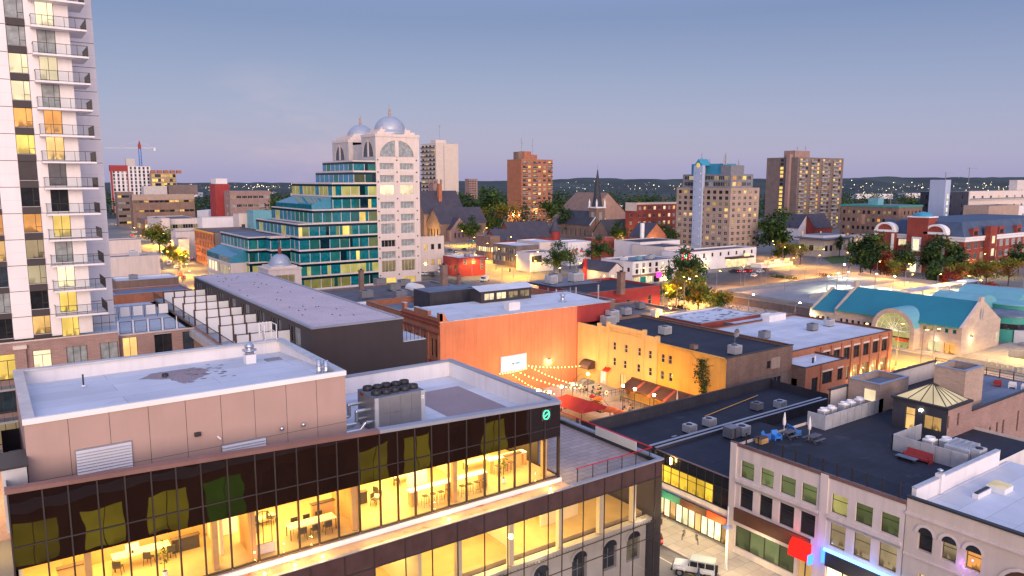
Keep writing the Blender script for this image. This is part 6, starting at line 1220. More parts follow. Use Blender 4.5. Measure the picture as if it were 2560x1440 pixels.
b.build('flood_light',t)
for k in range(3):lampcol('tower_flood',(x0-2,y0+3.3+k*9,9),300,(1,.75,.2),.3)
lampcol('tower_flood',(x0+16,y0-3,12),700,(1,.75,.25),.4)
t,q=far('apartment_tower','cream apartment tower with a blank side wall and a single tall roof mast','tower',1056,1093,1148,750,358,'cream_stone','grey_roof',(0,0),(4,17),4.5,2.4,'v3d',[('glass_dark',5),('pane_dim',1),('pane_warm',.6),('curtain',1)],.6)
x0,x1,y0,y1,z1=q;zs=[1+(z1-1.9)*(k+.28)/17-.4 for k in range(17)];sy=(y1-y0-1.2)/4
for j in range(4):balconies(t,'W',y0+.8+j*sy,y0+.4+(j+1)*sy,x0,zs,'stucco',1.3,'dark_metal')
b=MB();b.box(x0+8.6,x0+9.2,y0-.06,y0-.004,3,z1-2,'frame_grey');b.box(x0+2,x0+14,y0+4,y0+14,z1-.5,z1+3.5,'stucco');b.build('lift_block',t);mast(x0+9,y0+8,z1+3.5,15,'',1,t);b=MB();b.box(x0+7.5,x0+10.5,y0+7.8,y0+8.2,z1+16.5,z1+16.8,'frame_grey');b.build('mast_arm',t)
t,q=far('office_block','long tan block with a teal roof edge beyond the red school','office',2098,2241,2300,430,519,'brick_brown','blue_roof',(6,5),(11,5),1.6,2.0,'v2d',[('glass_dark',6),('pane_warm',1.2),('pane_orange',1),('pane_dim',1)],.4,cap=90)
x0,x1,y0,y1,z1=q;b=MB();b.box(x0-.3,x1+.3,y0-.3,y1+.3,z1,z1+1.1,'teal_trim',top='blue_roof');b.box(x0+3,x0+9,y0+14,y0+20,z1+1.1,z1+5,'teal_pale');b.build('roof_edge',t);mast(x0+2,y0+6,z1+1,8,'',1,t)
t,q=far('modern_block','dark navy block with a pale lavender stair tower at the far right','apartments',2292,2352,2412,470,480,'navy','grey_roof',(2,6),(2,6),1.4,2.4,'v2d',[('glass_dark',3),('pane_warm',1)],.5)
x0,x1,y0,y1,z1=q;b=MB();yA=onX(2352,500,x0-.4)[1];b.box(x0-.5,x0+6,y0-.5,y0+9,0,z1+7.5,'pale_blue');b.build('stair_tower',t,label='pale lavender stair tower');b=MB();[b.box(x0+2.4,x0+4,y0-.56,y0-.51,4+k*4.2,6.6+k*4.2,'pane_cream')for k in range(7)];b.build('stair_window',t)
t,q=far('balcony_block','long pale block with rows of white balconies at the far right edge','apartments',2400,2414,2640,500,478,'stucco','grey_roof',(12,5),(0,0),3.2,2.2,'v3w',LIT,.4,cap=60)
x0,x1,y0,y1,z1=q;zs=[1+(z1-1.9)*(k+.28)/5-.4 for k in range(5)];balconies(t,'S',x0+.5,x1-.5,y0,zs,'white_paint',1.4,'frame_grey')
far('small_block','plain olive grey block with two lit window pairs in front of the balconies','building',2402,2465,2540,400,515,'brick_tan','grey_roof',(3,3),(1,3),1.8,1.8,'v2w',LIT,.4);far('small_block','white terrace block with balconies at the right edge above the school','building',2466,2480,2640,420,517,'white_panel','white_roof',(6,3),(0,0),2.6,2,'v2d',LIT,.4);far('small_block','grey block with a gabled top at the far right skyline','building',2510,2530,2600,700,450,'grey_stone','grey_roof',(3,3),(0,0),2,1.8,'v2d',LIT,.4)
t,q=far('white_block','white three storey block with dark windows by the plaza trees','building',1504,1583,1701,289,655,'white_panel','blue_roof',(7,2),(5,1),1.5,1.7,'v2d',[('curtain',2),('glass_dark',3),('pane_cream',1)],.5,base=3.6)
x0,x1,y0,y1,z1=q;b=MB();b.box(x0-.05,x1+.03,y0-.08,y0-.005,2.9,3.8,'brick_brown');b.build('fascia',t)
for k in range(7):window(t,'S',x0+2+k*(x1-x0-3)/6.3,y0-.06,.2,3.0,2.6,'v3d',('pane_shop','glass_teal','pane_cream','glass_dark')[k%4],-.01,'shop_window')
b=MB();b.box(x0+13,x0+15.2,y0-.9,y0-.12,1.9,4.0,'glow_pink');b.build('sign_panel',t,label='glowing pink shop sign')
for i,k in enumerate((4,9,15,19)):acunit(x0+k,y0+6+(k%3)*3,z1-.45,('white unit at the left end of the white block roof','blue tinted unit on the white block roof','pink pale unit in the middle of the white block roof','pale unit at the right end of the white block roof')[i],2.2,2,1.6,('white_paint','teal_pale','light_metal','light_metal')[i])
lampcol('shop_lamp',(x0+6,y0-2.5,3),160,(1,.75,.3),.5);lampcol('shop_lamp',(x0+17,y0-2.5,3),160,(1,.75,.3),.5)
t,q=far('grey_shop_block','long low grey wall with small square windows and a lit shop awning','shop',None,1706,1892,330,632,'white_panel','grey_roof',(9,1),(0,0),1.3,1.7,'nd',[('glass_dark',1)],.6,base=5.0)
x0,x1,y0,y1,z1=q;b=MB();b.box(x0+29,x0+46,y0-3.4,y0-.01,4.2,5.0,'awning_brown');b.build('awning',t);b=MB();b.box(x0+30,x0+45,y0-.08,y0-.01,.3,4.1,'pane_shop');b.build('shop_window',t);b=MB();b.box(x0+12,x0+17,y0-.5,y0-.01,.4,3.4,'pane_shop');b.build('entrance',t);b=MB();b.box(x0+.5,x0+4.5,y0-.3,y0-.02,5.6,8.4,'glow_redsign');b.box(x0+1.2,x0+2.6,y0-.42,y0-.31,6.2,7.6,'glow_white' if 0 else 'glow_green');b.build('sign_panel',t,label='glowing red and green sign');b=MB();b.box(x0+38.5,x0+42.5,y0-3.6,y0-3.42,5.1,6.6,'pane_shop');b.build('sign_panel',t,label='small lit sign over the awning')
for dx,dy,e in((2.5,-2,90),(14.5,-2.2,200),(34,-2,160),(42,-2,160)):lampcol('shop_lamp',(x0+dx,y0+dy,3.4 if dx>3 else 6.5),e,(1,.78,.38)if dx>3 else(1,.05,.05),.4)
far('low_block','low glass fronted block with white lights by the road bend','building',1880,1906,1985,345,662,'white_panel','white_roof',(3,1),(0,0),4,2.6,'v3w',[('pane_shop',1)],.4);far('small_house','low pinkish house with lit windows behind the grey wall','house',1580,1662,1722,345,618,'stucco','slate_roof',(4,1),(0,0),1.3,1.5,'v2d',[('pane_warm',1),('glass_dark',1)],.3);far('low_block','low white walled block with a flat slate roof behind the white block','building',1536,1600,1700,360,606,'white_panel','slate_roof',(4,1),(0,0),2.0,1.0,'nd',DARKISH,.3)
t,q=far('red_building','small two storey red building with white framed windows beside the yellow street','building',1107,1145,1213,313,645,'red_paint','white_roof',(0,0),(3,1),1.2,2,'v2w',DARKISH,.4)
x0,x1,y0,y1,z1=q
for u,z in((.24,5.2),(.56,5.2),(.86,5.2),(.86,2.6)):window(t,'S',x0+(x1-x0)*u,y0,z,1.3,1.9,'crossw','glass_blue',-.02)
acunit(x0+3,y0+8,z1-.35,'white roof unit at the left of the small red building roof',2,1.6,1.4,'white_paint');acunit(x0+8,y0+6,z1-.35,'dark roof unit in the middle of the small red building roof',2.2,1.6,1.2,'grey_metal');lampcol('wall_lamp_light',(x0-3,y0+4,3.5),140,(1,.7,.2),.3)
far('pink_block','pale pink two storey block right beside the domed tower','building',1048,1052,1110,330,592,'stucco','white_roof',(3,2),(0,0),1.6,2.4,'v2d',[('pane_dim',1),('pane_warm',1),('glass_dark',2)],.5);x,y,z=D(1062,665,318);lampcol('wall_lamp_light',(x,y-1,5),350,(1,.8,.3),.3);b=MB();b.lathe(x,y-.6,[(0,4.6),(.45,4.9),(.45,5.2),(0,5.5)],'glow_lamp',8);b.build('wall_lamp',label='bright yellow flood lamp on the pale pink block',cat='lamp')
t,q=far('shop_row','dark fronted shop row with white flat roof on the far side of the yellow street','shops',1232,1290,1347,349,615,'brick_grey','white_roof',(3,1),(11,2),1.5,2.3,'v2w',[('pane_dim',2),('glass_dark',2),('pane_warm',.7),('curtain',1)],.4)
x0,x1,y0,y1,z1=q;far('shop_row','second white roofed shop row joined behind the dark fronted one','shops',1292,1349,1396,362,606,'stucco','white_roof',(1,1),(2,1),1.5,2,'v2w',DARKISH,.4);far('pale_block','pale boxy block with one wide dark window at the street corner','building',1291,1325,1384,330,632,'white_panel','grey_roof',(0,0),(0,0),parapet=.4)
p=D(1340,645,304.4);q2=D(1362,645,304.4)
b=MB();pa,pc_=onY(1329,640,D(1325,640,330)[1]-.05),onY(1354,654,D(1325,640,330)[1]-.05);b.box(pa[0],pc_[0],pa[1]-.1,pa[1],pc_[2],pa[2],'glass_dark');b.build('wide_window',label='wide dark picture window on the pale boxy block',cat='window')
far('brown_shops','brown shop with glowing yellow shop front beyond the dark row','shops',1190,1226,1250,385,592,'brick_brown','slate_roof',(2,1),(7,1),2.4,2.4,'v2w',[('pane_shop',3),('pane_warm',1)],.4);far('graffiti_block','white block with red and purple wall painting','building',1382,1420,1478,355,606,'white_panel','white_roof',(0,0),(3,1),1.4,2,'v2d',DARKISH,.4)
y_=D(1420,606,355)[1];b=MB()
for k in range(34):p=onY(R.uniform(1428,1474),R.uniform(622,648),y_-.03);rr=R.uniform(.25,.9);b.poly([(p[0]+rr*math.cos(a*PI/3)*R.uniform(.6,1.2),y_-.03-.0008*k,p[2]+rr*math.sin(a*PI/3)*R.uniform(.6,1.2))for a in range(6)],('red_fabric','sign_red','blue_plastic','brick_pink')[k%4])
b.build('wall_painting',label='abstract red and purple shapes painted on the white block',cat='mural')
far('red_brick_block','plain dark red brick block below the church tower','building',1462,1480,1535,372,596,'brick_red','slate_roof',(0,0),(0,0),parapet=.4)
def gable(name,label,cat,x0,x1,y0,y1,ez,rz,wall,roof,axis='x',ops=(),opsW=(),chim=None):
 t=T(name,label,cat,((x0+x1)/2,(y0+y1)/2,0));b=MB();b.wall('S',x0,x1,y0,0,ez,[(a-w/2,a+w/2,z,z+h)for a,z,w,h,p in ops],wall,.25);b.wall('W',y0,y1,x0,0,ez,[(a-w/2,a+w/2,z,z+h)for a,z,w,h,p in opsW],wall,.25);b.wall('N',x0,x1,y1,0,ez,[],wall);b.wall('E',y0,y1,x1,0,ez,[],wall);r=MB();e=.5
 if axis=='x':
  ym=(y0+y1)/2;b.poly([(x0,y0,ez),(x0,ym,rz),(x0,y1,ez)],wall);b.poly([(x1,y0,ez),(x1,ym,rz),(x1,y1,ez)],wall);r.mesh([(x0-e,y0-e,ez-.2),(x1+e,y0-e,ez-.2),(x1+e,ym,rz+.15),(x0-e,ym,rz+.15),(x0-e,y1+e,ez-.2),(x1+e,y1+e,ez-.2)],[(0,1,2,3),(3,2,5,4)],roof)
 else:
  xm=(x0+x1)/2;b.poly([(x0,y0,ez),(xm,y0,rz),(x1,y0,ez)],wall);b.poly([(x0,y1,ez),(xm,y1,rz),(x1,y1,ez)],wall);r.mesh([(x0-e,y0-e,ez-.2),(x0-e,y1+e,ez-.2),(xm,y1+e,rz+.15),(xm,y0-e,rz+.15),(x1+e,y0-e,ez-.2),(x1+e,y1+e,ez-.2)],[(0,3,2,1),(3,4,5,2)],roof)
 b.build('wall',t);r.build('roof',t)
 for a,z,w,h,p in ops:window(t,'S',a,y0,z,w,h,'v2w',p,.2)
 for a,z,w,h,p in opsW:window(t,'W',a,x0,z,w,h,'v2w',p,.2)
 return t
x0,x1,y0,y1=gbox(1448,1523,1563,290);gable('gable_shed','shed with a brown tiled gable roof and yellow lit side wall by the street corner','shed',x0,x1,y0,y1,5.0,8.2,'stucco','slate_roof','y',[((x0+x1)/2-2,1.2,2,2.4,'pane_cream'),((x0+x1)/2+3,1.2,2,2.4,'pane_shop')]);lampcol('wall_lamp_light',(x0-3,(y0+y1)/2,4),300,(1,.75,.2),.4)
b=MB();x,y,z=D(1462,700,285);b.box(x-.7,x+.7,y-.4,y+.4,0,10.5,'glow_red' if 0 else 'red_fabric');b.build('sign_pylon',label='tall red pylon sign by the gable roofed shed',cat='sign')
cx,cy,_=D(1492,560,520)
ch=T('church','brown brick church with a needle black spire and white belfry trim','church',(cx,cy,0));b=MB();zb=zt_at(1492,520,520);b.box(cx-3.8,cx+3.8,cy-3.8,cy+3.8,0,zb,'brick_brown');b.build('tower_wall',ch);b=MB();b.box(cx-4.4,cx+4.4,cy-4.4,cy+4.4,zb,zb+.9,'white_paint');b.build('belfry_trim',ch)
b=MB();zs_=zt_at(1492,424,520);b.lathe(cx,cy,[(3.9,zb+.9),(3.0,zb+5),(2.4,zb+9),(.25,zs_)],'dark_paint',8);b.tube((cx,cy,zs_-.5),(cx,cy,zs_+3.5),.12,'frame_grey',5);b.build('spire',ch)
for sx in(-1,1):
 for sy in(-1,1):b=MB();b.lathe(cx+sx*3.7,cy+sy*3.7,[(.7,zb+.9),(.7,zb+4),(0,zb+6.5)],'white_paint',6);b.build('pinnacle',ch)
for z in(zb-9,):window(ch,'S',cx,cy-3.8,z,2.4,6,'v2w','curtain',-.03);window(ch,'W',cy,cx-3.8,z,2.4,6,'v2w','curtain',-.03)
for dx in(-1,0,1):window(ch,'S',cx+dx*1.3,cy-3.8,zb-17,.7,4,'nw','glass_dark',-.03)
xe0,xe1=cx-8.5,cx+8.5;b=MB();b.wall('S',xe0,xe1,cy-2.5,0,10,[(cx-6.6,cx-5.2,1,5),(cx+5.2,cx+6.6,1,5)],'brick_brown',.3);b.poly([(xe0,cy-2.5,10),(cx,cy-2.5,19),(xe1,cy-2.5,10)],'brick_brown');b.wall('W',cy-2.5,cy+36,xe0,0,10,[(cy+2+k*5,cy+3.6+k*5,2,7)for k in range(6)],'brick_brown',.3);b.wall('E',cy-2.5,cy+36,xe1,0,10,[],'brick_brown');b.wall('N',xe0,xe1,cy+36,0,10,[],'brick_brown');b.build('nave_wall',ch)
b=MB();b.mesh([(xe0-.6,cy-2.2,9.7),(xe0-.6,cy+36,9.7),(cx,cy+36,19.2),(cx,cy-2.2,19.2),(xe1+.6,cy-2.2,9.7),(xe1+.6,cy+36,9.7)],[(0,3,2,1),(3,4,5,2)],'dark_paint');b.build('roof',ch);b=MB();b.bar((xe0-.4,cy-2.7,9.9),(cx,cy-2.7,19.3),.5,.5,'white_paint');b.bar((xe1+.4,cy-2.7,9.9),(cx,cy-2.7,19.3),.5,.5,'white_paint');b.build('gable_trim',ch)
for k in range(6):window(ch,'W',cy+2.8+k*5,xe0,2,1.6,5,'v2w','glass_dark',.25)
for dx in(-5.9,5.9):window(ch,'S',cx+dx,cy-2.5,1,1.4,4,'v2w','pane_dim',.25)
x0,x1,y0,y1=gbox(1428,1445,1560,560);t=gable('church_hall','big red brick church hall with a steep dark red roof behind the spire','church hall',x0,x1,y0-6,y0+30,12,31,'brick_pink','brick_brown','y',[((x0+x1)/2-9,5,4,14 if 0 else 6,'pane_dim')]);
x0,x1,y0,y1=gbox(1440,1500,1538,500);gable('vestry','low yellow lit annexe with a slate roof beside the spire church','annexe',D(1520,600,480)[0],D(1520,600,480)[0]+26,D(1520,600,480)[1],D(1520,600,480)[1]+14,7,15,'brick_brown','dark_paint','x',[(D(1520,600,480)[0]+6+k*7,1,1.6,4,'pane_orange')for k in range(3)])
lampcol('church_flood',(D(1560,585,470)[0],D(1560,585,470)[1],6),2500,(1,.65,.15),.5);lampcol('church_flood',(D(1545,545,540)[0],D(1545,545,540)[1],12),3500,(1,.65,.15),.5)
def at(px,d):return D(px,560,d)[:2]
ax,ay=at(1120,500);lc=gable('church','large brown stone church with slate roofs, a side tower and a red gabled porch','church',ax-8,ax+24,ay+18,ay+42,18,33,'brick_brown','slate_roof','x',[(ax+k*6,8,2,6,'pane_dim')for k in range(4)],[(ay+30,12,3,9,'pane_cream')]);b=MB();b.wall('S',ax-6,ax+30,ay,0,12,[],'brick_brown');b.wall('W',ay,ay+17.9,ax-6,0,12,[(ay+3+k*4,ay+4.4+k*4,2,8)for k in range(4)],'brick_brown',.3);b.poly([(ax-6,ay,12),(ax-6,ay+9,22),(ax-6,ay+17.9,12)],'brick_brown');b.build('wall',lc);b=MB();b.mesh([(ax-6.5,ay-.6,11.7),(ax+31,ay-.6,11.7),(ax+31,ay+9,22.2),(ax-6.5,ay+9,22.2),(ax-6.5,ay+18.3,11.8),(ax+31,ay+18.3,11.8)],[(0,1,2,3),(3,2,5,4)],'slate_roof');b.build('roof',lc)
b=MB();b.wall('S',ax-1,ax+13,ay-5,0,8,[(ax+2+k*3,ax+3+k*3,2.5,6)for k in range(4)],'brick_pink',.3);b.poly([(ax-1,ay-5,8),(ax+6,ay-5,16),(ax+13,ay-5,8)],'brick_pink');b.wall('W',ay-5,ay-.01,ax-1,0,8,[],'brick_pink');b.mesh([(ax-1.4,ay-5.2,7.7),(ax+6,ay-5.2,16.2),(ax+6,ay+6,16.2),(ax-1.4,ay+1,7.7),(ax+13.4,ay-5.2,7.7),(ax+13.4,ay+1,7.7)],[(0,1,2,3),(1,4,5,2)],'slate_roof');b.build('porch',lc,label='red gabled porch')
b=MB();tx,ty_=ax+20,ay+52;b.box(tx-3.5,tx+3.5,ty_-3.5,ty_+3.5,0,38,'brick_pink');[b.box(tx+sx*3.2-.6,tx+sx*3.2+.6,ty_+sy*3.2-.6,ty_+sy*3.2+.6,38,41,'brick_pink')for sx in(-1,1)for sy in(-1,1)];b.build('church_tower',lc);b=MB();b.box(ax+7,ax+9.5,ay+24,ay+26.5,24,38,'brick_orange');b.build('chimney',lc);window(lc,'S',tx,ty_-3.5,28,2.2,7,'v2w','glass_dark',-.03)
lampcol('church_flood',(ax-14,ay+6,5),3000,(1,.62,.15),.5);lampcol('church_flood',(ax+12,ay+15,16),1500,(1,.55,.12),.4)
hx_,hy_=at(1330,440);t=gable('slate_house','dark slate roofed red house with a pointed corner turret','house',hx_-14,hx_+16,hy_,hy_+16,7,16,'brick_red','slate_roof','x',[(hx_-9+k*6,2,1.4,3,'pane_dim')for k in range(3)]);b=MB();b.lathe(hx_+18,hy_+1,[(3,0),(3,10)],'red_paint',10);b.lathe(hx_+18,hy_+1,[(3.6,10),(0,18)],'slate_roof',10);b.build('turret',t)
hx_,hy_=at(1285,430);gable('slate_house','low red brick house with a small red front gable below the brick tower','house',hx_-12,hx_+4,hy_,hy_+13,6.5,12.5,'brick_red','slate_roof','x',[(hx_-8,1.5,1.4,2.4,'glass_dark'),(hx_-2,1.5,1.4,2.4,'curtain')])
t,q=far('apartment_block','low red and cream brick apartment block left of the clock block','apartments',1562,1590,1690,480,508,'brick_red','grey_roof',(8,5),(1,5),2.2,2.2,'v2w',[('pane_warm',1.5),('curtain',1.5),('glass_dark',2),('pane_cream',.8)],.5)
x0,x1,y0,y1,z1=q;b=MB();b.box(x0-.1,x1,y0-.12,y0-.01,z1-1.0,z1+.3,'cream_stone');b.box(x0-.12,x0-.01,y0,y1,z1-5,z1+.3,'cream_stone');b.build('cornice',t)
x,y=at(1640,420);t=gable('porch_house','brick house with a double lit porch and dark roof below the clock block','house',x-8,x+9,y,y+13,9,16.5,'brick_orange','slate_roof','y',[(x-5+k*4,z,1.6,2,'pane_orange' if k%2 else 'glass_dark')for k in range(4)for z in(1.5,5.4)]);b=MB();b.box(x-8,x+4,y-2.5,y-.01,4.4,4.8,'slate_roof');b.build('porch_roof',t);lampcol('porch_lamp',(x-2,y-2,6.5),500,(1,.6,.2),.4)
x,y=at(1606,410);b=MB();b.tube((x,y,0),(x,y,zt_at(1606,558,410)),1.2,'white_paint',12);b.build('white_stack',label='tall round white chimney stack',cat='chimney')
for i,(px,d,w)in enumerate(((2015,520,17),(2060,520,20))):x,y=at(px,d);gable('gabled_house',('white fronted gabled house at the foot of the brown tower','dark red gabled house at the foot of the brown tower')[i],'house',x-w/2,x+w/2,y,y+14,8,17,('white_panel','brick_red')[i],'slate_roof',('y','x')[i],[(x-3,3,1.6,2.6,'pane_warm'),(x+3,3,1.6,2.6,'glass_dark')])
t,q=far('visitor_building','low cream building with a layered blue flat roof near the road bend','building',1998,2060,2120,395,600,'cream_stone','blue_roof',(5,1),(5,1),2.6,3,'v2g',[('pane_dim',2),('glass_dark',1),('pane_warm',1)],.0)
x0,x1,y0,y1,z1=q;b=MB();b.box(x0-2,x1+2,y0-2,y1+2,z1+.2,z1+.9,'blue_roof');b.box(x0+1,x1-1,y0+1,y1-1,z1+.9,z1+2.2,'white_panel',top='blue_roof');b.build('roof_slab',t)
far('cream_block','cream block with tall windows behind the layered blue roof','building',2115,2125,2170,410,588,'cream_stone','slate_roof',(4,1),(0,0),2.2,5,'v2d',[('glass_dark',1),('pane_warm',1)],.3)
sc_=T('school','long red brick school with blue mansard roofs, white arches and cornice bands','school',(350,160,0))
def P2(px,d):return D(px,620,d)[:2]
cxs,cys=P2(2410,318)[0],P2(2410,318)[1]
yA=onX(2185,620,cxs)[1];xB=onY(2640,620,cys)[0];ZC=16.2;b=MB();wopsW=[(cys+4+k*5.6,2.6,3.6,z)for k in range(12)for z in(1.5,6.3,11)];wopsS=[(cxs+4.5+k*6.2,2.6,4.0,z)for k in range(12)for z in(1.5,6.3,11)]
wopsW=[o for o in wopsW if o[0]<yA-3];wopsS=[o for o in wopsS if o[0]<xB-3]
b.wall('W',cys,yA,cxs,0,ZC,[(a-w/2,a+w/2,z,z+3)for a,_,w,z in wopsW],'brick_red',.3);b.wall('S',cxs,xB,cys,0,ZC,[(a-w/2,a+w/2,z,z+3)for a,_,w,z in wopsS],'brick_red',.3);b.wall('N',cxs,xB,yA,0,ZC,[],'brick_red');b.wall('E',cys,yA,xB,0,ZC,[],'brick_red');b.build('wall',sc_)
for a,_,w,z in wopsW:window(sc_,'W',a,cxs,z,w,3,'v3w',pick([('glass_dark',3),('pane_cream',1),('curtain',2),('pane_dim',1)]),.25)
for a,_,w,z in wopsS:window(sc_,'S',a,cys,z,w,3,'v4w',pick([('glass_dark',3),('pane_cream',1.2),('curtain',2),('pane_dim',1)]),.25)
b=MB()
for z,h,o in((14.3,1.1,.35),(15.5,.8,.6)):b.box(cxs-o,cxs-.01,cys-o,yA,z,z+h,'white_paint');b.box(cxs-.01,xB,cys-o,cys-.01,z,z+h,'white_paint')
b.build('cornice',sc_);b=MB();e=3.2;zr3=22.5
b.mesh([(cxs+.6,cys+.6,ZC),(xB,cys+.6,ZC),(xB,yA-.6,ZC),(cxs+.6,yA-.6,ZC),(cxs+e,cys+e,zr3),(xB,cys+e,zr3),(xB,yA-e,zr3),(cxs+e,yA-e,zr3)],[(0,1,5,4),(3,0,4,7),(2,3,7,6),(4,5,6,7)],'blue_slate');b.build('roof',sc_)
def aed(face,c0,w,parent):
 b=MB()
 if face=='W':
  b.box(cxs-2.2,cxs-.02,c0-w/2,c0+w/2,0,17,'brick_red');[b.box(cxs-2.9,cxs-2.2,c0+s_*w*.42-.5,c0+s_*w*.42+.5,0,16.4,'white_paint')for s_ in(-1,1)];b.box(cxs-3.0,cxs-.02,c0-w/2-.4,c0+w/2+.4,16.4 if 0 else 17,18,'white_paint')
  n=12
  for k in range(n):a0,a1=PI*k/n,PI*(k+1)/n;b.mesh([(x_,c0+r_*math.cos(a),18+r_*.75*math.sin(a))for x_ in(cxs-2.9,cxs+1)for r_ in(w*.5,w*.38)for a in(a0,a1)],[(0,1,3,2),(4,6,7,5),(0,4,5,1),(2,3,7,6)],'white_paint')
  b.poly([(cxs-2.5,c0+w*.4*math.cos(PI*k/n),18+w*.3*math.sin(PI*k/n))for k in range(n+1)],'brick_red')
 b.build('arched_bay',parent,label='projecting bay with white columns and round arch')
aed('W',yA-6,9,sc_);aed('W',cys+11,9,sc_)
ymid=onX(2300,600,cxs)[1];b=MB();b.box(cxs-3,cxs+5,ymid-4.5,ymid+4.5,0,24,'brick_red');b.box(cxs-3.2,cxs+5.2,ymid-4.7,ymid+4.7,24,24.5,'white_paint');b.lathe(cxs+1,ymid,[(4.2,24.5),(3.4,25.8),(0,26.6)],'dome_blue',12);b.build('entrance_tower',sc_);b=MB();b.box(cxs-3.3,cxs-3.01,ymid-2,ymid+2,9,15.5,'white_paint');b.box(cxs-3.36,cxs-3.31,ymid-1.3,ymid+1.3,9.6,14.6,'pane_cream');b.box(cxs-4.5,cxs-3.01,ymid-3,ymid+3,0,7,'cream_stone');b.box(cxs-4.56,cxs-4.51,ymid-1.2,ymid+1.2,.2,4.5,'pane_shop');b.build('entrance',sc_)
for x in(cxs+9,cxs+34,cxs+52):b=MB();b.box(x-2.4,x+2.4,cys-.3,cys+3,ZC,19.4,'brick_red');b.box(x-1.6,x+1.6,cys-.36,cys-.31,16.8,18.6,'glass_dark');b.poly([(x-2.7,cys-.35,19.4),(x+2.7,cys-.35,19.4),(x,cys-.35,20.6)],'brick_red');b.build('dormer',sc_)
b=MB();x=cxs+21;b.box(x-3.2,x+3.2,cys-2.5,cys-.02,0,20.5,'brick_red');[b.box(x-1.3,x+1.3,cys-2.56,cys-2.51,z,z+3.2,'pane_cream')for z in(2,7.5,13)];b.build('stair_bay',sc_)
for k,y in enumerate((cys+30,cys+48)):b=MB();b.box(cxs+3,cxs+6,y,y+2,zr3-3,zr3+1.6,'brick_brown');b.build('chimney',sc_)
pk=T('parking_deck','pale open parking deck with low walls, ramp and thin lamp poles','parking deck',(245,145,0));b=MB();b.box(200,283,117.5,163,0,2.8,'concrete',top='concrete_pale');b.build('slab',pk);b=MB()
for q in((199.8,200.2,117.5,163),(200.2,283,162.7,163.1),(282.8,283.2,117.5,162.7),(215,270,139.6,139.9),(208,262,128.0,128.3)):b.box(*q,2.8,3.9,'concrete_pale')
b.build('parapet',pk);b=MB();b.box(226,262,131,137,2.81,3.4,'concrete',top='asphalt_pale');b.box(199.7,199.78,117.5,163,.1,2.3,'brick_grey');b.build('ramp',pk)
for i,y in enumerate((124.5,)):b=MB();[b.box(238+k*9,245.5+k*9,117.8,121.8,5.6+.02*k,5.8+.02*k,'white_roof')for k in range(5)];[b.box(238+k*9,238.2+k*9,119.7,119.9,2.8,5.6,'light_metal')for k in range(5)];b.build('shelter_roof',pk)
for x,y in((252,119.8),(272,119.8),(205,122)):lampcol('deck_lamp',(x,y,5.2),900,(1,.9,.5),.5)
far('office_block','white condo slab with a bright red crown and dark window strips on the left skyline','apartments',None,290,388,900,415,'white_panel','grey_roof',(9,13),(0,0),2.2,3.4,'v2d',[('glass_dark',5),('glass_blue',2),('curtain',1)],.5,cap=100)
x0,x1,y0,y1=gbox(None,290,388,900);zz1=zt_at(290,415,900);t=T('roof_band','bright red roof band and edge of the white condo slab','roof band',(x0,y0,zz1));b=MB();b.box(x0-.6,x0+(x1-x0)*.42,y0-.6,y0+10,zz1-6,zz1+1,'red_paint');b.box(x0-.6,x0+1.2,y0-.6,y0+2,0,zz1-6,'red_paint');b.box(x0+(x1-x0)*.4,x0+(x1-x0)*.42,y0-.5,y0-.02,20,zz1-6,'red_paint');b.build('band',t);b=MB();b.box(x0+(x1-x0)*.4,x0+(x1-x0)*.62,y0+2,y0+10,zz1,zz1+9,'grey_stone');b.build('plant_room',t)
t,q=far('concrete_frame','unfinished apartment slab with warm lit floors beside the white condo','apartments',None,389,450,880,433,'brick_tan','grey_roof',(8,9),(0,0),3.2,3.6,'nd',[('glass_dark',2),('pane_yellow',1.2),('pane_warm',.8)],.0);x0,x1,y0,y1,z1=q;b=MB();[b.box(x0+k*7,x0+k*7+5,y0,y0+6,z1,z1+3.5,'brick_orange')for k in range(5)];b.build('formwork',t)
cr=T('tower_crane','blue and red tower crane over the white condo slab','crane',(*D(362,560,930)[:2],0));x,y,_=D(362,560,930);zt2=zt_at(362,352,930);zj=zt_at(362,372,930);b=MB();[b.tube((x+sx,y+sy,0),(x+sx,y+sy,zj),.35,'blue_plastic',4)for sx in(-1.2,1.2)for sy in(-1.2,1.2)];[b.bar((x-1.2,y-1.2,40+k*4),(x+1.2,y-1.2,44+k*4),.3,.3,'blue_plastic')for k in range(int((zj-44)/4))];b.build('mast',cr);b=MB();b.box(x-1.6,x+1.6,y-1.6,y+1.6,zj,zj+5,'red_paint');b.lathe(x,y,[(1.3,zj+5),(.4,zt2)],'red_paint',4);b.build('cab',cr);b=MB();dx,dy=RX,RY;b.bar((x-dx*42,y-dy*42,zj+1),(x,y,zj+1),.9,.9,'light_metal');b.bar((x,y,zj+1),(x+dx*20,y+dy*20,zj+1),1.0,1.0,'light_metal');b.box(x+dx*18-1,x+dx*18+1,y+dy*18-1,y+dy*18+1,zj-2.4,zj+1,'white_paint');b.bar((x,y,zt2),(x-dx*30,y-dy*30,zj+1.4),.2,.2,'light_metal');b.bar((x,y,zt2),(x+dx*16,y+dy*16,zj+1.4),.2,.2,'light_metal');b.build('jib',cr)
for i,(px,ytop,h)in enumerate(((2420,418,24),(2362,430,18))):
 x,y,z=D(px,470,2100);zt2=zt_at(px,ytop,2100);t=T('tower_crane',('taller thin grey crane on the far right skyline','shorter thin grey crane on the far right skyline')[i],'crane',(x,y,0));b=MB();b.tube((x,y,0),(x,y,zt2),.9,'frame_grey',4);b.build('mast',t);b=MB();b.bar((x-RX*8,y-RY*8,zt2-3),(x+RX*22,y+RY*22,zt2-3),.9,.9,'frame_grey');b.build('jib',t)
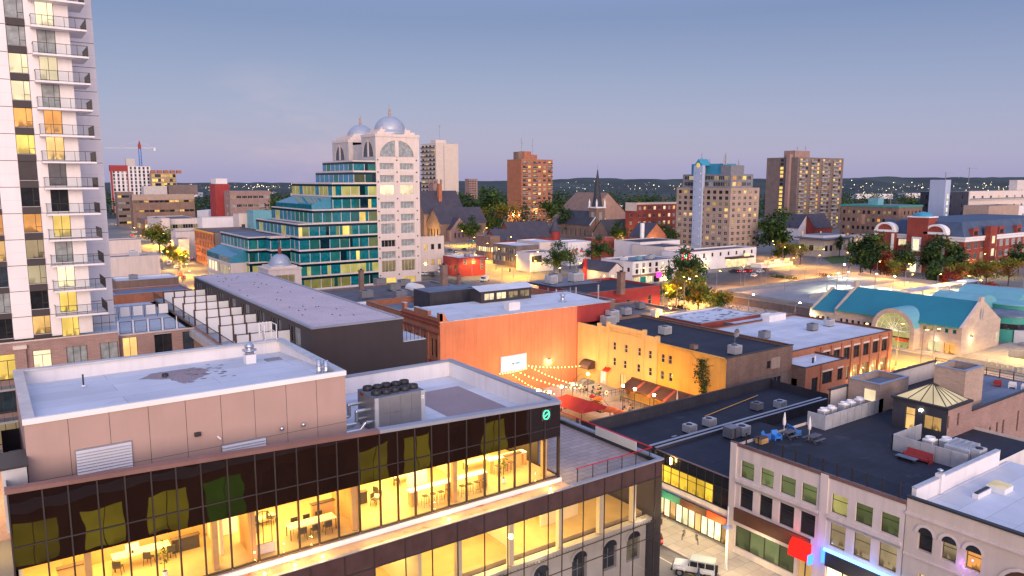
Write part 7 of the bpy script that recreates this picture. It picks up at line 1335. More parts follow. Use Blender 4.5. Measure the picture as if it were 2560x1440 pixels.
t,q=far('brick_office','long brick office with pale upper band and grey roof blocks on the left','office',None,338,492,620,487,'brick_brown','grey_roof',(12,2),(0,0),3.6,1.8,'v3d',[('glass_dark',3),('pane_dim',2),('pane_warm',1)],.5,base=12);x0,x1,y0,y1,z1=q;b=MB();b.box(x0-.1,x1,y0-.15,y0-.02,z1-4.5,z1+.2,'brick_tan');b.build('upper_band',t);b=MB();b.box(x0+10,x0+28,y0+6,y0+18,z1-.5,z1+7,'grey_stone');b.box(x0+29,x0+52,y0+4,y0+20,z1-.5,z1+8,'brick_grey');b.build('roof_block',t)
far('grey_office','grey office block with lit strip windows at the end of the street','office',None,300,342,660,480,'brick_grey','grey_roof',(4,5),(0,0),3,2,'v2d',LIT,.4)
t,q=far('lift_tower','windowless bright red tower block with a white crown','tower',531,545,580,560,460,'red_paint','grey_roof',(0,0),(0,0),parapet=.5);x0,x1,y0,y1,z1=q;b=MB();b.box(x0+1,x1-1,y0+1,y1-1,z1,z1+4,'white_panel');b.build('crown',t)
far('pink_office','pale brick office with a grid of windows beside the red tower block','office',566,580,680,545,478,'brick_pink','grey_roof',(7,5),(1,5),3.4,2.0,'v3w',[('glass_dark',4),('curtain',2),('pane_dim',1.5)],.5)
far('added_glow_shops','low shop row with glowing fronts at the bend of the left street','shops',345,366,404,560,548,'brick_brown','grey_roof',(4,1),(6,1),3.6,4.0,'v2d',[('pane_shop',2),('pane_orange',1)],.4);far('added_glow_shops','farther shop row with glowing fronts on the left street','shops',316,336,366,720,532,'stucco','grey_roof',(4,1),(6,1),4.6,5,'v2d',[('pane_shop',2),('pane_orange',1)],.4);far('added_glow_shops','farthest low shop row with glowing fronts on the left street','shops',298,312,338,900,518,'brick_orange','grey_roof',(4,1),(6,1),6,6,'v2d',[('pane_shop',2),('pane_orange',1)],.4);t,q=far('mall_block','white framed low block with lit square windows on the left street','shops',372,405,500,470,548,'stucco','grey_roof',(7,2),(4,2),3.2,2.6,'v2w',[('pane_lime',1),('pane_dim',1.5),('glass_dark',1.5)],.4);far('mall_block','pale block with a blue arch and row of tall lit windows on the left','shops',None,508,600,450,545,'white_panel','grey_roof',(8,1),(0,0),2.8,4.2,'v2w',[('pane_cream',2),('pane_dim',1)],.4)  # the shop rows here are added so their lit fronts make street glow
t,q=far('grey_block','blank grey rendered block beside the blue arch','building',None,406,427,464,546,'stucco','grey_roof',(0,0),(0,0),parapet=.3);far('stepped_block','pale stepped block with a brown roof hut near the teal tower','building',None,600,650,430,535,'stucco','grey_roof',(3,2),(0,0),2,2,'v2d',DARKISH,.4);far('teal_hut','small teal trimmed block left of the glass steps','building',None,636,682,420,527,'teal_pale','teal_trim',(3,1),(0,0),2.4,2,'v2d',LIT,.4)
x0,x1,y0,y1=gbox(489,537,660,345);z1=zt_at(537,582,345);t=building('brick_warehouse','five storey orange brick warehouse with a dark side wall on the left street','warehouse',x0,x1,y0,y1,0,z1,'brick_grey','grey_roof',[(x1-4,z1-7,1.3,2.2,'sashw','pane_yellow'),(x1-8,z1-7,1.3,2.2,'sashw','pane_yellow'),(x1-4,z1-12,1.3,2.2,'sashw','pane_yellow')],[],.8,'wood_dark');b=MB();n=12;st=(y1-y0)/n;ops=[(y0+st*(k+.5)-.75,y0+st*(k+.5)+.75,z,z+2.5)for k in range(n)for z in(1.2,5,8.6,12.2,15.4)if z+2.6<z1-1.4];b.wall('W',y0,y1,x0-.3,0,z1,ops,'brick_orange',.28);b.box(x0-.9,x0-.31,y0,y1,z1-.7,z1,'gold_wall');[b.box(x0-.5,x0-.31,y0,y1,z,z+.25,'brick_orange')for z in(4.3,z1-5.2)];b.build('front_wall',t,label='orange lit brick street front')
for a0,a1,z,zz2 in ops:window(t,'W',(a0+a1)/2,x0-.3,z,1.5,2.5,'sashd','pane_dim' if R.random()<.2 else 'glass_dark',.24)
lampcol('street_wash',(x0-7,y0+6,4),1500,(1,.5,.1),.6);lampcol('street_wash',(x0-7,y0+30,4),1500,(1,.5,.1),.6)
far('low_shops','dark flat roofed low shops before the white framed block on the left street','shops',428,440,492,385,580,'stucco','blue_roof',(0,0),(0,0),parapet=.4);far('low_shops','low pale shop block with a grey roof behind the lime trees','shops',432,446,472,372,598,'stucco','grey_roof',(3,1),(0,0),2,2,'v2d',LIT,.4);far('brick_shop','red brick shop building below the orange warehouse on the left street','shops',456,478,490,400,590,'brick_red','grey_roof',(1,3),(3,3),1.4,2.2,'sashw',LIT,.4);far('cream_house','cream rendered row house beside the warehouse','house',538,574,580,318,650,'cream_stone','grey_roof',(0,0),(6,2),1.2,2,'sashw',DARKISH,.4);far('brick_shop','narrow dark brick house in front of the glass steps','house',575,592,606,318,638,'brick_red','grey_roof',(1,2),(2,2),1.2,2,'sashw',DARKISH,.4)
t,q=far('low_block','blank pinkish grey wall of a low flat roofed block beside the tower','building',None,262,396,268,644,'stucco','blue_roof',(0,0),(0,0),parapet=.6);x0,x1,y0,y1,z1=q;acunit(x0+10,y0+6,z1-.6,'white ducted unit on the low flat roof beside the tower',3,2.6,2.2,'white_paint');acunit(x0+16,y0+5,z1-.6,'pair of pale units on the low flat roof beside the tower',3,2,1.4)
far('low_block','blue grey flat roofed hall farther up the left street','building',None,262,352,330,602,'stucco','blue_roof',(0,0),(0,0),parapet=.4);t,q=far('low_block','brown walled block with a white edged roof in front of the low terrace','building',None,282,440,226,704,'brick_brown','white_roof',(0,0),(0,0),parapet=.5);x0,x1,y0,y1,z1=q;acunit(x0+6,y0+8,z1-.5,'small grey unit on the white edged roof',2.4,1.8,1.4,'grey_metal');far('low_block','flat blue roofed block with an orange lit wall behind the guard panels','building',None,275,470,195,738,'brick_orange','blue_roof',(0,0),(0,0),parapet=.4)
def road(name,pts,w,z,m):
 b=MB();L=[];n=len(pts)
 for i,p in enumerate(pts):
  a,c=Vector(pts[max(0,i-1)]),Vector(pts[min(n-1,i+1)]);d=(c-a).normalized();nrm=Vector((-d.y,d.x))*w/2;L.append((Vector(p)+nrm,Vector(p)-nrm))
 for(a,c),(e,f)in zip(L,L[1:]):b.poly([(a.x,a.y,z),(c.x,c.y,z),(f.x,f.y,z),(e.x,e.y,z)],m)
 return S(b,name)
def gp(*pp):return[G(px,py)[:2]for px,py in pp]
road('road',[(163,40),(163,85),(161,150),(165,222)]+gp((1360,725),(1300,703),(1250,682),(1212,660),(1185,642),(1160,624),(1120,600)),19,.024,'asphalt_pale')
road('road',gp((1560,790),(1720,757),(1800,737),(1900,714),(2000,697),(2100,682),(2200,668)),15,.032,'asphalt_pale')
road('road',gp((2000,697),(1950,660),(1900,635)),12,.028,'asphalt_pale');road('road',gp((2120,690),(2250,732),(2350,752),(2560,800)),8,.096,'paving')
road('road',[(48,255),(58,300),(72,372),(84,470),(110,640),(170,1000)],15,.012,'asphalt_pale')
b=MB();b.box(153,171.5,60,79,0,.12,'paving',skip='b');b.box(181,260,40,78.8,0,.1,'paving',skip='b');b.box(176.5,181.9,79,117,0,.11,'paving',skip='b');S(b,'pavement')
b=MB();b.poly([(*p,.06)for p in gp((1650,790),(1690,730),(1850,740),(2090,800),(1990,830),(1700,850))],'paving');S(b,'plaza')
b=MB();b.poly([(*p,.07)for p in gp((1900,718),(1720,708),(1700,690),(1900,672),(1990,690))],'asphalt');S(b,'car_park');b=MB();b.poly([(*p,.05)for p in gp((1050,735),(1050,680),(1110,690),(1250,740),(1200,790))],'asphalt');S(b,'car_park')
for pts,m in(((2050,640),(2140,640),(2145,655),(2080,660)),'grass'),(((2170,720),(2400,760),(2560,790),(2560,775),(2300,735)),'grass'),(((2150,700),(2330,735),(2290,745),(2160,712)),'grass'),(((1240,555),(1290,552),(1300,566),(1245,566)),'grass'):b=MB();b.poly([(*p,.09)for p in gp(*pts)],m);b.build('lawn',kind='structure',org=(0,0,0))
b=MB();b.poly([(*p,.05)for p in gp((2200,690),(2560,720),(2560,770),(2400,752),(2180,715))],'paving');S(b,'plaza')
b=MB()
for k in range(22):x,y=172-.1+k*.0,122+k*6.5;b.box(171.9,172.1,y,y+3,.03,.034,'marking',skip='b')if y<180 else None
for k in range(14):x=160+k*1.2;b.box(x,x+.6,108,111,.03,.034,'marking',skip='b')
S(b,'road_marking')
def leaf_mass(b,c,rx,rz,n,s,mats,seed,flat=.75,gap=.55):
 r=random.Random(seed);cl=[(r.gauss(0,.42),r.gauss(0,.42),r.gauss(0,.38))for _ in range(14)]
 for k in range(n):
  q=cl[k%14];p=Vector((c[0]+rx*(q[0]+r.gauss(0,.2)),c[1]+rx*(q[1]+r.gauss(0,.2)),c[2]+rz*(q[2]+r.gauss(0,.2))))
  d=Vector((r.uniform(-1,1),r.uniform(-1,1),r.uniform(-.7,.7))).normalized()*s*r.uniform(.6,1.3);e=d.cross(Vector((r.uniform(-1,1),r.uniform(-1,1),1))).normalized()*s*.55
  b.poly([p-d,p+e,p+d,p-e],mats[(k%14)%len(mats)])
def tree_proto(kind,mats,n,s,h,r,seed,lab):
 t=T(kind,lab,'tree',(0,0,0));b=MB();rr=random.Random(seed);b.tube((0,0,-.1),(.08,0,h*.42),h*.022,'bark',6,h*.016)
 for k in range(6):a=k*1.05+rr.random();b.tube((.05,0,h*(.3+.03*k)),(r*.55*math.cos(a),r*.55*math.sin(a),h*(.55+.05*rr.random()*k)),h*.011,'bark',5,h*.004)
 b.build('trunk',t);b=MB();leaf_mass(b,(0,0,h*.66),r,h*.40,n,s,mats,seed);b.build('crown',t);return t
KIND={}
def tree(kind,x,y,lab,sc=1.0,z=0,group=None):
 spec=dict(lime=('deciduous_tree',['leaf_lime','leaf_green','leaf_gold'],2300,.42,9,4.3),thin=('young_tree',['leaf_lime','leaf_gold'],420,.3,8,3.2),dark=('dark_tree',['leaf_dark','leaf_dark','leaf_green'],2400,.55,10,5),green=('deciduous_tree',['leaf_green','leaf_dark','leaf_lime'],2200,.5,10,4.6),red=('maple_tree',['leaf_red','leaf_rust','leaf_red'],1200,.42,8,4.2),gold=('golden_tree',['leaf_gold','leaf_lime','leaf_rust'],1300,.4,9.5,5),fir=('conifer_tree',['leaf_dark','leaf_green'],700,.34,8,1.7),small=('small_tree',['leaf_green','leaf_lime'],600,.28,5,2.1),bare=('bare_tree',['leaf_rust'],50,.2,8,2.5))[kind]
 first=kind not in KIND
 if first:KIND[kind]=tree_proto(spec[0],spec[1],spec[2],spec[3],spec[4],spec[5],len(KIND)*5+3,lab);o=KIND[kind];o.location=(x,y,z);o.rotation_euler=(0,0,R.random()*6);o.scale=(sc,)*3
 else:o=dup(KIND[kind],(x,y,z),R.random()*6,lab,(sc*R.uniform(.92,1.08),sc*R.uniform(.92,1.08),sc))
 o['label']=lab
 if group:o['group']=group
 elif 'group' in o:del o['group']
 return o
def tp(kind,px,py,lab,sc=1.0,group=None):x,y=clear(*G(px,py)[:2]);return tree(kind,x,y,lab,sc,0,group)
tp('lime',1745,782,'yellow green plaza tree in the middle of the row behind the hedge',1.15);tp('lime',1690,765,'yellow green plaza tree left in the row, nearest the tall street lamp',1.1);tp('lime',1790,795,'yellow green plaza tree at the right end of the row behind the hedge',1.0);tp('lime',1725,745,'yellow green plaza tree at the back of the row towards the grey shop wall',1.15)
tp('green',1714,725,'tall dark green tree in front of the red glowing sign',1.25);tp('thin',1685,735,'thin tree beside the orange lamp by the white block',.9);tp('small',1650,752,'small round tree in the planting bed, left of the pair',1.0);tp('small',1672,755,'small round tree in the planting bed, right of the pair',1.0)
for i,(px,py)in enumerate(((1822,800),(1850,808),(1880,818),(1915,812),(1940,820),(1975,828))):tp('bare',px,py,('nearly bare sapling at the left end of the dark deck wall','forked bare sapling left of the white lamp','bare sapling right of the white lamp on the plaza','low bare sapling before the yellow lit post','bare sapling right of the yellow lit post','bare sapling by the bright plaza lamp')[i],.9)
tp('green',1400,690,'green tree by the corner of the pale boxy block',1.15);tp('thin',1425,672,'thin purple grey tree before the painted wall',1.3);tp('green',1500,662,'dark bushy tree beside the bright starry lamp',1.1);tp('dark',1408,592,'large dark tree left of the spire church',1.8);tp('dark',1460,588,'brown green tree close against the spire church',1.2);tp('green',1232,592,'round green tree in front of the long slate church roof',1.5);tp('green',1180,610,'green tree at the red gabled church porch',1.4)
tp('dark',1950,640,'big dark tree below the brown tower',2.0);tp('lime',1960,655,'lime tree glowing over the orange lamp',1.2);tp('thin',2000,662,'thin tree by the tall pole at the road bend',1.3);tp('gold',1985,650,'small golden tree left of the starry lamp',.9);tp('fir',2098,642,'pointed conifer in front of the cream building',1.35);tp('fir',2122,645,'smaller pointed conifer right of the first one',1.0);tp('small',2140,645,'small tree beside the white path lamps',1.3)
tp('dark',2150,690,'very dark round tree before the school corner',1.5);tp('dark',2175,695,'dark tree just right of the round one before the school',1.2);tp('red',2200,690,'bright red maple before the school corner',1.25);tp('red',2215,700,'smaller dark red maple beside the bright one',1.0);tp('green',2260,690,'green tree before the school entrance tower',1.1);tp('dark',2340,690,'large dark green tree in front of the right school arch',1.35);tp('dark',2375,688,'dark green tree right of the large one before the school',1.15);tp('dark',2345,724,'dark bushy tree on the bank behind the teal roof',.95);tp('gold',2240,705,'golden tree lit by two orange lamps',.9)
tp('gold',2440,712,'golden tree behind the starry lamp, left of the pair',1.0);tp('gold',2465,716,'bare lower golden tree in front of the starry lamp',1.0);tp('gold',2520,715,'golden tree near the dark red block at the right edge',1.1);tp('red',2375,730,'red maple on the bank behind the teal roof ridge',.85);tp('red',2470,745,'dark red bush tree near the low orange lamp',.7);tp('green',2545,690,'green tree at the right edge by the school wing',1.1);tp('gold',2395,712,'golden green tree before the right school wing',.9)
tp('lime',400,632,'big lime green street tree on the left street',1.9);tp('lime',448,668,'smaller lime street tree before the orange warehouse',1.0);tp('lime',430,655,'lime street tree under the white street lights',1.0);tp('fir',1128,505,'dark conifer beside the church tower',2.6)
for i,(px,d,k,sc)in enumerate(((1180,640,'dark',2.4),(1215,620,'dark',2.6),(1250,600,'gold',2.3),(1240,660,'dark',2.8),(1395,640,'green',2.4),(1420,700,'gold',2.4),(1085,560,'gold',1.7),(1070,540,'green',1.4),(1520,650,'dark',1.9),(1580,640,'dark',2.0),(1640,620,'dark',2.2),(1895,500,'green',1.5),(1548,470,'green',1.2),(1668,430,'dark',1.3),(720,520,'dark',2.2),(745,500,'dark',2.3),(700,540,'green',2.0),(2150,560,'dark',2.0),(2220,600,'dark',2.0),(2280,620,'dark',2.0))):
 x,y,_=D(px,560,d);tree(k,x,y,('dark tree behind the church tower','large dark tree between the church and the red tower','olive gold tree left of the red brick tower','tallest dark tree behind the olive one','green tree right of the red brick tower','gold green tree behind the big church hall','gold tree at the foot of the cream tower','green tree left of the big stone church','dark tree right of the spire','dark tree behind the low red apartment block','dark tree left of the clock block','green tree between the clock block and the brown tower','small tree by the church flood lamps','dark tree beside the porch house','dark tree left of the teal glass block','larger dark tree touching the teal glass block','green tree beside the pale brick office','dark tree left behind the teal edged block','dark tree behind the teal edged block','dark tree right behind the teal edged block')[i],sc)
def hedge(lab,pts,w,h,mats,n,cat='hedge',name='hedge'):
 b=MB();r=random.Random(len(lab))
 for(x0,y0),(x1,y1)in zip(pts,pts[1:]):
  for k in range(n):f=r.random();p=Vector((x0+(x1-x0)*f+r.uniform(-w,w)/2,y0+(y1-y0)*f+r.uniform(-w,w)/2,r.uniform(.1,h)*(.7+.3*math.sin(f*21))));d=Vector((r.uniform(-1,1),r.uniform(-1,1),r.uniform(-.6,.8))).normalized()*.3;e=d.cross(Vector((.2,.4,1))).normalized()*.2;b.poly([p-d,p+e,p+d,p-e],mats[k%len(mats)])
 b.build(name,label=lab,cat=cat)
hedge('long low plaza hedge turning red at its right end',gp((1715,790),(1760,800),(1830,825)),3.2,1.6,['leaf_dark','leaf_green','leaf_bush'],900);hedge('short red end of the plaza hedge',gp((1830,825),(1870,832)),3,1.5,['leaf_red','leaf_dark','leaf_rust'],500);hedge('rusty ground plants in the round planting bed',gp((1635,775),(1685,772)),5,.7,['leaf_rust','leaf_bush','leaf_dark'],600,'planting');hedge('brown planted bank along the parking deck',gp((2060,690),(2140,712),(2170,715)),6,1.3,['leaf_rust','leaf_dark','leaf_rust'],1500,'planting');hedge('dark hedge below the low glass fronted block',gp((1930,692),(1990,700)),3,1.4,['leaf_dark','leaf_green'],500);hedge('row of green shrubs on the bank behind the teal roof',gp((2290,740),(2420,768)),5,1.6,['leaf_dark','leaf_green','leaf_rust'],1200);hedge('small hedge left of the plaza trees',gp((1690,770),(1712,775)),2.5,1.4,['leaf_dark','leaf_green'],300)
b=MB();r=random.Random(5)
for k in range(1900):
 px=r.uniform(200,2700);d=640+900*r.random()**1.2+(0 if px>1000 else 120)
 x,y,_=D(px,560,d);h=r.uniform(12,22)*(1+.2*math.sin(px*.01));w=r.uniform(6,12);m=r.choice(['leaf_dark','leaf_dark','leaf_green','leaf_green','leaf_green','leaf_gold' if r.random()<.3 else 'leaf_dark'])
 for j in range(26):a,e,q=r.random()*6.283,r.random(),r.random()**.5;p=Vector((x+w*.7*q*math.cos(a)*(1.1-e*.6),y+w*.7*q*math.sin(a)*(1.1-e*.6),1+h*e));dd=Vector((r.uniform(-1,1),r.uniform(-1,1),r.uniform(-.4,.7))).normalized()*r.uniform(1.0,2.0);ee=dd.cross(Vector((r.uniform(-1,1),.3,1))).normalized()*r.uniform(.8,1.3);b.poly([p-dd,p+ee,p+dd,p-ee],m)
b.build('forest',kind='stuff',org=(0,0,0),label='dark wood stretching behind the city blocks',cat='forest')
def hillband(d0,prof,m,seed):
 b=MB();n=160;r=random.Random(seed);top=[];mid=[];base=[]
 for k in range(n+1):
  px=-300+3200*k/n;dd=d0*(1+.04*math.sin(k*.5));f=(px)/2560;yy=None
  for(a,ya),(c,yc)in zip(prof,prof[1:]):
   if a<=px<=c:yy=ya+(yc-ya)*(px-a)/(c-a)
  yy=(yy if yy is not None else 452)+r.uniform(-1.2,1.2)
  top.append(D(px,yy,dd));q=D(px,560,dd*.72);base.append((q[0],q[1],0));q=D(px,560,dd*1.2);mid.append((q[0],q[1],0))
 for k in range(n):b.poly([base[k],base[k+1],top[k+1],top[k]],m,True);b.poly([top[k],top[k+1],mid[k+1],mid[k]],m,True)
 S(b,'hills')
hillband(2600,[(-300,462),(250,460),(700,460),(1150,455),(1380,450),(1470,444),(1600,449),(1900,449),(2100,448),(2200,441),(2330,447),(2560,446),(2900,446)],'hill_green',3);hillband(4200,[(-300,456),(900,457),(1200,452),(1400,449),(2000,447),(2560,442),(2900,441)],'hill_green',4)
b=MB();b.lathe(0,0,[(850,-.35),(9000,-.36)],'hill_green',48);S(b,'far_ground')
b=MB();r=random.Random(9)
for k in range(430):
 px=r.choice([r.uniform(300,800),r.uniform(440,700),r.uniform(1400,1720),r.uniform(2090,2560),r.uniform(2090,2560)]);py=r.gauss(468,7)if px>1000 else r.gauss(466,4);d=r.uniform(1500,2300);x,y,z=D(px,py,d);s_=r.uniform(.35,.95);m=r.choice(['glow_far','glow_far','pane_cream','pane_warm'])
 b.lathe(x,y,[(0,z-s_),(s_,z),(0,z+s_)],m,5)
b.build('city_lights',kind='stuff',org=(0,0,0),label='scatter of small lights below the far hills',cat='city lights')
for i,(px,py,w,d)in enumerate(((470,466,60,1900),(640,466,90,2000),(760,467,60,1800),(2180,468,90,1700),(2290,466,70,1800),(1545,495,24,900),(520,492,28,760))):
 x,y,z=D(px,py,d);hw=w*d/1880/2;b=MB();h=min(max(z,6),11);b.bar((x-RX*hw,y-RY*hw,h/2),(x+RX*hw,y+RY*hw,h/2),30,h,'white_panel');b.build('far_building',label=('long pale warehouse on the left horizon beside the concrete frame','longest pale warehouse on the left horizon','pale warehouse on the horizon left of the teal steps','long pale block under the right hill','shorter pale block under the right hill','small white hall among the trees beside the spire','white low hall among trees left of the red tower block')[i],cat='building')
t=T('far_tower','pinkish apartment slab on the horizon right of the cream tower','apartments',(*D(1178,470,1300)[:2],0));x,y,z=D(1178,447,1300);b=MB();b.box(x-9,x+9,y-6,y+6,0,z,'brick_pink');b.build('wall',t);b=MB();[b.box(x-9+k*3.2,x-7.4+k*3.2,y-6.1,y-6.01,q,q+2,'glass_dark')for k in range(5)for q in range(6,int(z)-3,4)];b.build('glazing',t,kind='stuff')
def street_lamp(px,py,h,lab,glow_='glow_sodium',watts=900,rgb=(1,.56,.12),arm=2.0,heads=1,kind='street_lamp',rz=0):
 x,y=clear(*G(px,py)[:2],2.5);t=T(kind,lab,'street lamp',(x,y,0));b=MB();b.lathe(x,y,[(.16,0),(.12,.8),(.08,h-.3),(.06,h)],'grey_metal',8);b.build('pole',t)
 for k in range(heads):
  a=rz+k*PI;ex,ey=x+arm*math.cos(a),y+arm*math.sin(a);b=MB();b.tube((x,y,h-.2),(ex,ey,h+.35),.05,'grey_metal',6);b.build('arm',t);b=MB();b.lathe(ex,ey,[(.32,h+.34),(.3,h+.46),(0,h+.5)],'grey_metal',10);b.lathe(ex,ey,[(0,h+.18),(.26,h+.24),(.3,h+.335)],glow_,10);b.build('lamp_head',t)
  lampcol('street_or_fill_light',(ex,ey,h-.35),watts*1.8,rgb,.4)
Y_=(1,.55,.08)
for a in((1335,680,9,'street lamp beside the pale boxy block','glow_sodium',1600,Y_),(1180,680,9,'street lamp in front of the small red building','glow_sodium',1400,Y_),(1270,640,10,'street lamp along the dark fronted shop row','glow_sodium',1600,Y_),(1210,610,10,'street lamp by the green traffic light','glow_sodium',1800,Y_),(1440,720,9,'double bend street lamp left of the gable roofed shed','glow_sodium',1500,Y_),(1697,765,9,'orange street lamp at the corner of the white block','glow_sodium',1500,Y_),(1708,805,12,'tall pale lamp with a bluish head beside the plaza trees','glow_white',700,(1,.85,.6)),(1600,735,9,'street lamp behind the red painted building','glow_sodium',1800,Y_),(1660,830,8,'street lamp at the yellow street in front of the planting bed','glow_sodium',1800,Y_),(1870,800,7,'white plaza lamp in front of the dark deck wall','glow_white',800,(1,.88,.5)),(1985,825,7,'brightest starry plaza lamp by the deck wall','glow_white',1500,(1,.88,.45)),(2045,815,6,'plaza lamp nearest the teal roof','glow_white',900,(1,.88,.45)),(1932,640,8,'orange lamp left of the lime tree below the brown tower','glow_sodium',1700,(1,.5,.1)),(1990,668,9,'starry orange lamp at the road bend','glow_sodium',2200,(1,.5,.1)),(2050,668,8,'orange lamp on the grass strip by the road','glow_sodium',1800,(1,.5,.1)),(2120,688,8,'orange lamp left of the very dark tree','glow_sodium',1800,(1,.5,.1)),(2263,705,7,'upper of two orange lamps behind the teal roof','glow_sodium',1500,(1,.5,.08)),(2272,730,6,'lower of two orange lamps behind the teal roof','glow_sodium',1200,(1,.5,.08)),(2452,690,9,'starry yellow lamp before the right school wing','glow_sodium',2400,(1,.68,.15)),(2412,735,6,'orange lamp at the path right of the red maple','glow_sodium',1300,(1,.5,.08)),(2422,752,4,'low orange lamp near the red bushes','glow_sodium',800,(1,.45,.06)),(2215,668,7,'white green lamp before the left school arch','glow_white',900,(.9,1,.6)),(2555,745,7,'orange lamp at the right edge behind the round annexe','glow_sodium',1200,(1,.5,.08)),(1522,640,8,'orange lamp by the red brick block','glow_sodium',1400,(1,.55,.12)),(1502,662,9,'bright starry lamp between the shop rows','glow_sodium',2200,(1,.7,.25)),(1165,560,10,'pair lamp on the lawn by the big stone church','glow_sodium',1800,Y_),(1245,560,12,'tall pair lamp on the lawn left of the brick tower','glow_sodium',2500,(1,.75,.2)),(1390,575,11,'lamp at the right foot of the red brick tower','glow_sodium',1800,Y_),(2330,905,7,'lamp on the plaza in front of the market gable','glow_sodium',900,Y_),(2150,985 if 0 else 940,7,'lamp on the street between the brick building and the market','glow_sodium',1200,Y_)):street_lamp(*a)
for i,(px,py,h)in enumerate(((1860,745,8),(1960,745,8),(2010,725,8),(2065,752,8),(2090,742,8),(2105,715,8),(1900,738,8),(2115,738,8),(2185,745,8),(2230,752,8))):
 street_lamp(px,py,h,'thin pale lamp pole '+('at the left corner of the deck','in the middle of the deck by the ramp','at the back of the deck under the road','with white head right on the deck','with white head near the deck shelter','at the far back corner of the deck','behind the left deck parapet','with white head by the brown bank','behind the left ridge end of the teal roof','behind the middle of the teal roof')[i],'glow_white' if i in(3,4,5,7,8,9)else 'light_metal',1100 if i in(3,4,5,7,8,9)else 1,(1,.92,.6),.7)
for i,(px,py)in enumerate(((300,520),(318,545),(345,580),(330,600),(385,612),(420,640),(455,690),(410,675),(365,590),(300,560))):street_lamp(px,py,8,'yellow street lamp on the left street, '+('farthest one at the vanishing point','far one beside the grey office','in front of the white framed shops','at the left kerb by the tower edge','left of the big lime tree','between the two lime trees','in front of the orange warehouse','over the parked cars by the lime trees','near the blank grey block','by the tower edge')[i],'glow_sodium',(1500,1800,2200,2200,2200,1700,1500,1500,2200,2200)[i],(1,.60,.14))
for x,y in((-4,26),(18,26),(38,26)):t=T('street_lamp',('street lamp mirrored at the left of the office glass','street lamp mirrored in the middle of the office glass','street lamp mirrored at the right of the office glass')[(x+4)//20],'street lamp',(x,y,0));b=MB();b.lathe(x,y,[(.14,0),(.08,7)],'grey_metal',8);b.build('pole',t);b=MB();b.lathe(x,y,[(0,6.98),(.3,7.05),(.3,7.3),(0,7.4)],'glow_lamp',8);b.build('lamp_head',t);lampcol('street_or_fill_light',(x,y,6.6),4500,(1,.70,.32),.4)
SLP={}
def added_road_lamps(lab,grp,pts,rgb,h=9):  # extra lamps added along the roads to brighten the ground
 for x,y,e in pts:
  x,y=clear(x,y,1.5)
  if grp not in SLP:
   t=T('street_lamp',lab,'street lamp',(0,0,0),grp);b=MB();b.lathe(0,0,[(.16,0),(.1,1),(.07,h)],'grey_metal',8);b.build('pole',t);b=MB();b.tube((0,0,h-.1),(1.5,0,h+.3),.05,'grey_metal',6);b.build('arm',t)
   b=MB();b.lathe(1.6,0,[(0,h+.5),(.34,h+.42),(.34,h+.3)],'grey_metal',10);b.lathe(1.6,0,[(.33,h+.31),(.2,h+.2),(0,h+.16)],'glow_sodium',10);b.build('lamp_head',t);SLP[grp]=t;t.location=(x,y,0)
  else:dup(SLP[grp],(x,y,0))
  lampcol('street_or_fill_light',(x+1.6,y,h),e*2.0,rgb)
added_road_lamps('yellow street lamp along the broad street past the small red building','lamps of the broad yellow street',[G(px,py)[:2]+(e,)for px,py,e in((1390,735,5000),(1330,712,5000),(1283,694,5500),(1240,674,5500),(1212,655,6000),(1180,636,6500),(1150,615,6500),(1500,760,4500),(1655,772,4500),(1690,800,4000),(1655,815,4500),(1660,850,4500),(2150,915,2600),(2240,915,2600),(2300,935,2600))],(1,.48,.03))
added_road_lamps('orange street lamp along the curving road between the deck and the school','lamps of the orange road',[G(px,py)[:2]+(e,)for px,py,e in((1730,762,4000),(1790,745,4500),(1850,730,5000),(1915,716,5000),(1975,703,5000),(2040,694,5000),(2110,685,5000),(1955,668,4500),(1925,648,4500),(2190,714,3000),(2260,738,3000),(2340,755,3000),(2440,775,3000))],(1,.40,.04))
added_road_lamps('street lamp in the glowing row along the left street','lamps of the left street',((60,298,4000),(66,335,5000),(73,375,6000),(79,420,7000),(86,480,8000),(97,550,14000),(112,640,20000),(126,720,26000),(146,830,30000),(56,275,3000)),(1,.46,.03))
added_road_lamps('street lamp on the pale square before the market gable','lamps of the market square',((188,66,2200),(204,58,2200)),(1,.62,.16),7)
x,y=60.2,46.9;t=T('street_lamp','slim white lamp column on the pavement in front of the stucco building','street lamp',(x,y,.13));b=MB();b.lathe(x,y,[(.2,.13),(.14,.6),(.1,4.6),(.07,7.0)],'white_paint',10);b.build('pole',t);b=MB();b.lathe(x,y,[(.55,4.75),(.5,4.85),(.1,5.0)],'light_metal',14);b.lathe(x,y,[(.1,4.6),(.25,4.74)],'glow_head',12);b.build('lamp_head',t);lampcol('street_or_fill_light',(x-.9,y,4.5),330,(1,.76,.36),.3);lampcol('street_or_fill_light',(57.5,56,5.0),420,(1,.72,.3),.4);lampcol('street_or_fill_light',(56.5,36,5.5),420,(1,.74,.34),.4);lampcol('street_or_fill_light',(53.0,44,7.0),300,(1,.74,.34),.4)  # spots after the column lamp are added without fixtures to light the street
def signal(px,py,h,lab,m):
 x,y,_=G(px,py);t=T('traffic_light',lab,'traffic light',(x,y,0));b=MB();b.lathe(x,y,[(.14,0),(.1,h)],'grey_metal',6);b.tube((x,y,h-.2),(x+2.6,y-1.4,h),.06,'grey_metal',5);b.build('pole',t);b=MB();b.box(x+2.3,x+2.7,y-1.6,y-1.2,h-1.2,h,'dark_metal');b.build('housing',t);b=MB()
 for k,c in enumerate(('glow_red','glow_amber','glow_green')):b.lathe(x+2.25,y-1.4,[(0,h-.32-k*.36),(.16,h-.2-k*.36),(0,h-.08-k*.36)],c if c==m else 'rubber',8)
 b.build('lens',t)
